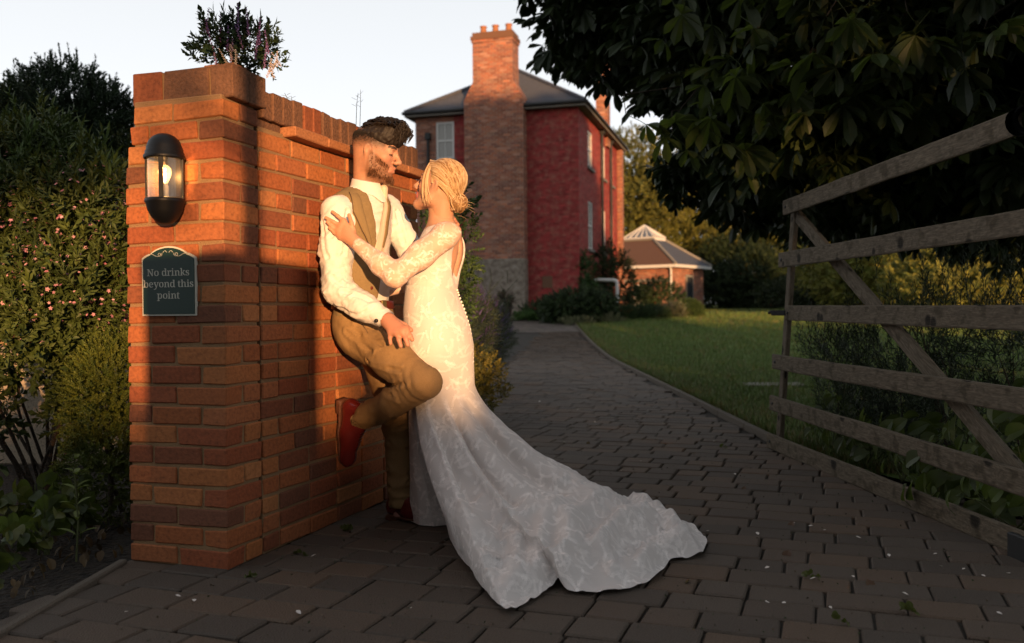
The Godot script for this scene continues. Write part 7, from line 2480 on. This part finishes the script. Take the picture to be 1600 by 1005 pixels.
	for k in 28:      # strands that frame the face
		var e := 1.0 if k % 3 == 0 else -1.0
		var u := rng.randf()
		var p0 := Vector3(lerpf(0.072, 0.045, u), lerpf(0.106, 0.100, u), e * lerpf(0.020, 0.045, u))
		var p1 := Vector3(lerpf(0.078, 0.050, u), 0.03, e * (0.078 + 0.006 * rng.randf()))
		var p2 := Vector3(lerpf(0.058, 0.022, u), -0.035, e * (0.082 + 0.006 * rng.randf()))
		var p3 := Vector3(lerpf(0.035, -0.005, u) + rng.randfn() * 0.008, rng.randf_range(-0.105, -0.06), e * (0.070 + 0.008 * rng.randf()))
		var path := []
		for j in 10:
			var t := j / 9.0
			var q0 := p0.lerp(p1, t).lerp(p1.lerp(p2, t), t)
			var q1 := p1.lerp(p2, t).lerp(p2.lerp(p3, t), t)
			path.append(hx * q0.lerp(q1, t))
		lay_lock.call(path, rng.randf_range(0.0016, 0.0034), rng.randi() % 3)
	for k in 64:      # coils of the bun
		var ax := Vector3(rng.randfn(), rng.randfn() * 0.6, rng.randfn()).normalized()
		var u := ax.cross(Vector3(0.3, 0.9, 0.2)).normalized()
		var v := ax.cross(u)
		var r := rng.randf_range(0.020, 0.035)
		var c := bun + ax * rng.randf_range(-0.018, 0.018)
		var a0 := rng.randf() * TAU
		var path := []
		for j in 12:
			var a := a0 + j * 0.42
			path.append(c + (u * cos(a) + v * sin(a)) * (r + 0.006 * sin(j * 0.8)))
		lay_lock.call(path, rng.randf_range(0.003, 0.0058), rng.randi() % 3)
	for k in 16:      # flyaways
		var p := bun + Vector3(rng.randfn(), rng.randfn(), rng.randfn()) * 0.02
		var d := Vector3(0.8 + rng.randf(), rng.randfn() * 0.4 - 0.2, rng.randfn() * 0.5).normalized() * rng.randf_range(0.03, 0.07)
		lay_lock.call([p, p + d * 0.5 + Vector3(0, 0.006, 0), p + d], 0.0007, 2)
	for k in 3:
		sets[k].uv = PackedVector2Array()
		put.call("lock", sets[k], mt.blonde[k], hair)

func ring_mesh(c: Vector3, axis: Vector3, r: float) -> ArrayMesh:
	var m := M.new()
	var u := axis.cross(Vector3.UP).normalized()
	var v := axis.cross(u)
	var p := []
	for k in 17: p.append(c + (u * cos(TAU * k / 16.0) + v * sin(TAU * k / 16.0)) * r)
	m.tube(p, p.map(func(_q): return 0.0014), 6, false)
	m.uv = PackedVector2Array()
	return m.done()

# ---------------------------------------------------------------- small things and what stands behind the camera
func small_things() -> void:
	# white petals strewn on the drive
	var m := M.new()
	leaf_at(m, Vector3.ZERO, Vector3(0, 0, 1), Vector3.UP, 1.0, 0.8, -0.25, 3, 0.5)
	var petal := m.done()
	var pm := leafy(lin(0.62, 0.56, 0.52), 0.3, 0.8)
	pm.vertex_color_use_as_albedo = false
	var spots := [[1040, 663], [1070, 655], [885, 692], [940, 697], [1150, 742], [843, 628], [1195, 888], [1203, 942], [1221, 942], [1300, 951], [1335, 902], [1185, 836], [1105, 829], [1286, 828], [1240, 818], [1458, 866], [1540, 901], [1474, 886], [1504, 890], [1572, 895], [1567, 960], [303, 940], [283, 932], [200, 955], [485, 870], [1263, 822], [1346, 841], [930, 660], [1000, 720], [970, 735], [1115, 690], [820, 700], [1390, 870], [1050, 760], [1010, 642], [900, 640], [470, 960], [640, 950], [1420, 930], [1265, 905]]
	for k in spots.size():
		var p := depth_point(spots[k][0], spots[k][1], 3.0)
		var d := p - Vector3(0, 0.945, 0)
		p = Vector3(0, 0.945, 0) + d * (0.936 / -d.y)
		var s := rng.randf_range(0.010, 0.017) * (1.0 + 0.10 * -p.z)
		solo("petal", petal, pm, "small white confetti petal lying on the paved drive", "petal", "white petals strewn on the drive", Transform3D(Basis.from_euler(Vector3(rng.randf_range(-0.2, 0.2), rng.randf() * TAU, rng.randf_range(-0.2, 0.2))).scaled(Vector3.ONE * s), p))
	# crumbs of moss, grit and dead leaf between the blocks
	var bits := []
	for k in 2600:
		var z := -2.3 - 7.0 * rng.randf() ** 1.3
		bits.append(Transform3D(Basis.from_euler(Vector3(rng.randf() * 6, rng.randf() * 6, rng.randf() * 6)).scaled(Vector3.ONE * rng.randf_range(0.003, 0.010)), Vector3(rng.randf_range(-1.2, 1.78), 0.004, z)))
	var o := many(self, "grit", lf["broad"][1], mt.leaf, bits, tints(bits.size(), Color(0.04, 0.03, 0.02), Color(0.12, 0.09, 0.06), Color(0.03, 0.045, 0.015), 0.4))
	tag(o, "grit and crumbs of dead leaf on the paving", "grit")
	# a few fallen brown leaves
	var fl := [[918, 690], [1240, 815], [1232, 860], [1165, 760], [1080, 905], [1355, 905]]
	for k in fl.size():
		var p := depth_point(fl[k][0], fl[k][1], 3.0)
		var d := p - Vector3(0, 0.945, 0)
		p = Vector3(0, 0.945, 0) + d * (0.93 / -d.y)
		solo("fallen_leaf", lf["broad"][k % 3], tone_leaf(Color(0.07, 0.03, 0.02)), ["curled brown leaf on the drive right of the skirt", "reddish fallen leaf beyond the train's tip", "brown leaf lying right of the train's tip", "dark leaf in the middle of the drive", "brown leaf near the train's hem", "brown leaf before the lowest gate rail"][k], "leaf", "fallen leaves on the drive", Transform3D(Basis.from_euler(Vector3(PI * 0.45, rng.randf() * TAU, 0)).scaled(Vector3.ONE * 0.045), p))
	# moss and small weeds in the joints
	var tufts := [[1310, 975, "small green weed in a joint at the bottom right"], [1265, 905, "small weed between blocks right of the train"], [470, 868, "small weed at the foot of the wall near the pillar"], [545, 832, "small weed at the foot of the wall under the raised shoe"], [1130, 700, "small weed in a joint beside the far part of the gate"], [1420, 960, "small weed in a joint near the bottom right corner"], [395, 905, "small weed at the pillar's near corner"]]
	for q in tufts:
		var d := depth_point(q[0], q[1], 3.0) - Vector3(0, 0.945, 0)
		var c := Vector3(0, 0.945, 0) + d * (0.945 / -d.y)
		var o2 := thing("paving_weed", q[2], "weed", "weeds in the paving joints", c)
		for j in 9:
			var a := rng.randf() * TAU
			part(o2, "leaf", lf["broad"][j % 3], tone_leaf(Color(0.04, 0.065, 0.015)), Transform3D(turned(Vector3(cos(a), 0.5, sin(a)), a).scaled(Vector3.ONE * rng.randf_range(0.012, 0.03)), Vector3(cos(a) * 0.025 * rng.randf(), 0.006 + 0.012 * rng.randf(), sin(a) * 0.012 * rng.randf())))
	# wispy stems above the wall
	for k in 4:
		var q: Array = [[556, 180, 4.5], [562, 185, 4.7], [455, 168, 3.9], [447, 162, 3.8]][k]
		var c := depth_point(q[0], q[1], q[2])
		m = M.new()
		var h := [0.11, 0.15, 0.05, 0.045][k] as float
		m.tube([c - Vector3(0, 0.06, 0), c + Vector3(0.005, h * 0.5, 0), c + Vector3(0.012 - 0.006 * k, h, 0)], [0.0016, 0.0013, 0.0008], 4)
		for j in 4: m.tube([c + Vector3(0.004, h * (0.4 + j * 0.15), 0), c + Vector3(0.02 * (1 if j % 2 else -1), h * (0.5 + j * 0.15), 0.004)], [0.001, 0.0006], 3)
		solo("wispy_weed", m.done(), mt.stem, ["wispy dry weed above the coping left of the groom's head", "taller wispy weed just left of the groom's hair", "short dry weed on the coping near the pillar", "tiny dry weed where pillar and coping meet"][k], "weed", "weeds growing on the wall top")

func behind_camera() -> void:
	# added block in place of the photographer, casting the square shadow on the pillar
	var s := TO_SUN
	var mid := Vector3(-0.014, 0, 0.6) + Vector3(s.x, 0, s.z) * 0.9
	var o := thing("added_shadow_block", "unseen block standing in for the photographer, added to cast the square shadow", "pillar", "", mid)
	var yaw := atan2(s.x, s.z)
	var m := M.new()
	m.box(Transform3D(Basis(Vector3.UP, yaw), Vector3(0, 0.735, 0)), Vector3(0.325, 0.735, 0.25), 0.01)
	part(o, "block_body", m.done(), mt.brick[0])
	m = M.new()
	m.box(Transform3D(Basis(Vector3.UP, yaw), Vector3(0, 1.50, 0)), Vector3(0.34, 0.03, 0.27), 0.012)
	part(o, "cap", m.done(), mt.kerb)
	m = M.new()
	m.tube([Vector3(0.075, 1.5, 0.0), Vector3(0.075, 2.3, 0.0)], [0.036, 0.034], 12)
	part(o, "post", m.done(), mt.metal_dark)  # unseen post, placed for the narrow upright shadow on the wall
	# hedge and trees along the lane
	var D := Color(0.02, 0.034, 0.01)
	var E := Color(0.05, 0.065, 0.016)
	var low := []
	for k in 13: low.append([Vector3(-5.5 + k * 0.98, 1.0, 17.5), Vector3(0.85, 1.10, 0.9)])
	bush("lane_hedge", "low hedge across the lane behind the photographer", "hedge", "", low, "twig", 16000, [0.26, 0.42], D, E, {"gap": -0.5, "inner": 0.3, "stem": 0.03})
	var high := []
	for k in 10: high.append([Vector3(7.3 + k * 1.35, 1.7, 16.6), Vector3(1.0, 2.1, 0.8)])
	bush("lane_hedge", "tall hedge right of the lane behind the photographer", "hedge", "", high, "twig", 9000, [0.3, 0.5], D, E, {"gap": -0.5, "inner": 0.4, "stem": 0.04})
	var lobes := []
	for k in 9: lobes.append([Vector3(2.9 + k * 1.5, (4.5 if k == 0 else 5.5 if k == 3 else 4.75) + 0.5 * (k % 2), 15.2 + rng.randf_range(-1, 1)), Vector3(1.4, 1.25, 1.5)])
	for k in 9: lobes.append([Vector3(3.6 + k * 1.5, 6.6 + 0.5 * (k % 2), 15.5), Vector3(1.6, 1.4, 1.5)])
	for k in 7: lobes.append([Vector3(4.4 + k * 1.5, 8.7 + 0.5 * (k % 2), 15.5), Vector3(1.6, 1.5, 1.5)])
	for k in 4: lobes.append([Vector3(6.5 + k * 1.5, 10.4, 15.5), Vector3(1.6, 1.2, 1.5)])
	lobes.append([Vector3(13.4, 10.2, 15.5), Vector3(1.7, 1.5, 1.5)])
	lobes.append([Vector3(14.6, 8.6, 15.5), Vector3(1.5, 1.4, 1.5)])
	tree("lane_tree", "broad tree beside the lane behind the photographer", "trees beside the lane", Vector3(9.0, 0, 15.5), lobes, "twig", 26000, [0.4, 0.65], D, E, 0.3, {"gap": -0.5, "inner": 0.2})
	# unseen tall trees on the left, added to cut sky light on the pillar
	for t in 3:
		lobes = []
		var cx: float = [-3.9, -8.6, -13.5][t]
		for k in 11: lobes.append([Vector3(cx + rng.randf_range(-1.6, 1.3) + 0.25 * maxf(0, k - 3), 1.6 + k * 1.65, 13.0 + rng.randf_range(-1, 1)), Vector3(2.4 - 0.12 * k, 1.7, 1.9)])
		for k in 4: lobes.append([Vector3(cx - 0.6 + rng.randf_range(-1.0, 1.0), 1.2 + k * 2.6, 12.0), Vector3(1.9, 1.8, 1.6)])
		tree("lane_tree", ["unseen dense tree added left of the lane to cut sky light", "second unseen dense tree added farther left to cut sky light", "third unseen dense tree added at the left end to cut sky light"][t], "trees beside the lane", Vector3(cx, 0, 13.0), lobes, "twig", 9000, [0.5, 0.8], D, E, 0.3, {"gap": -0.5, "inner": 0.2})
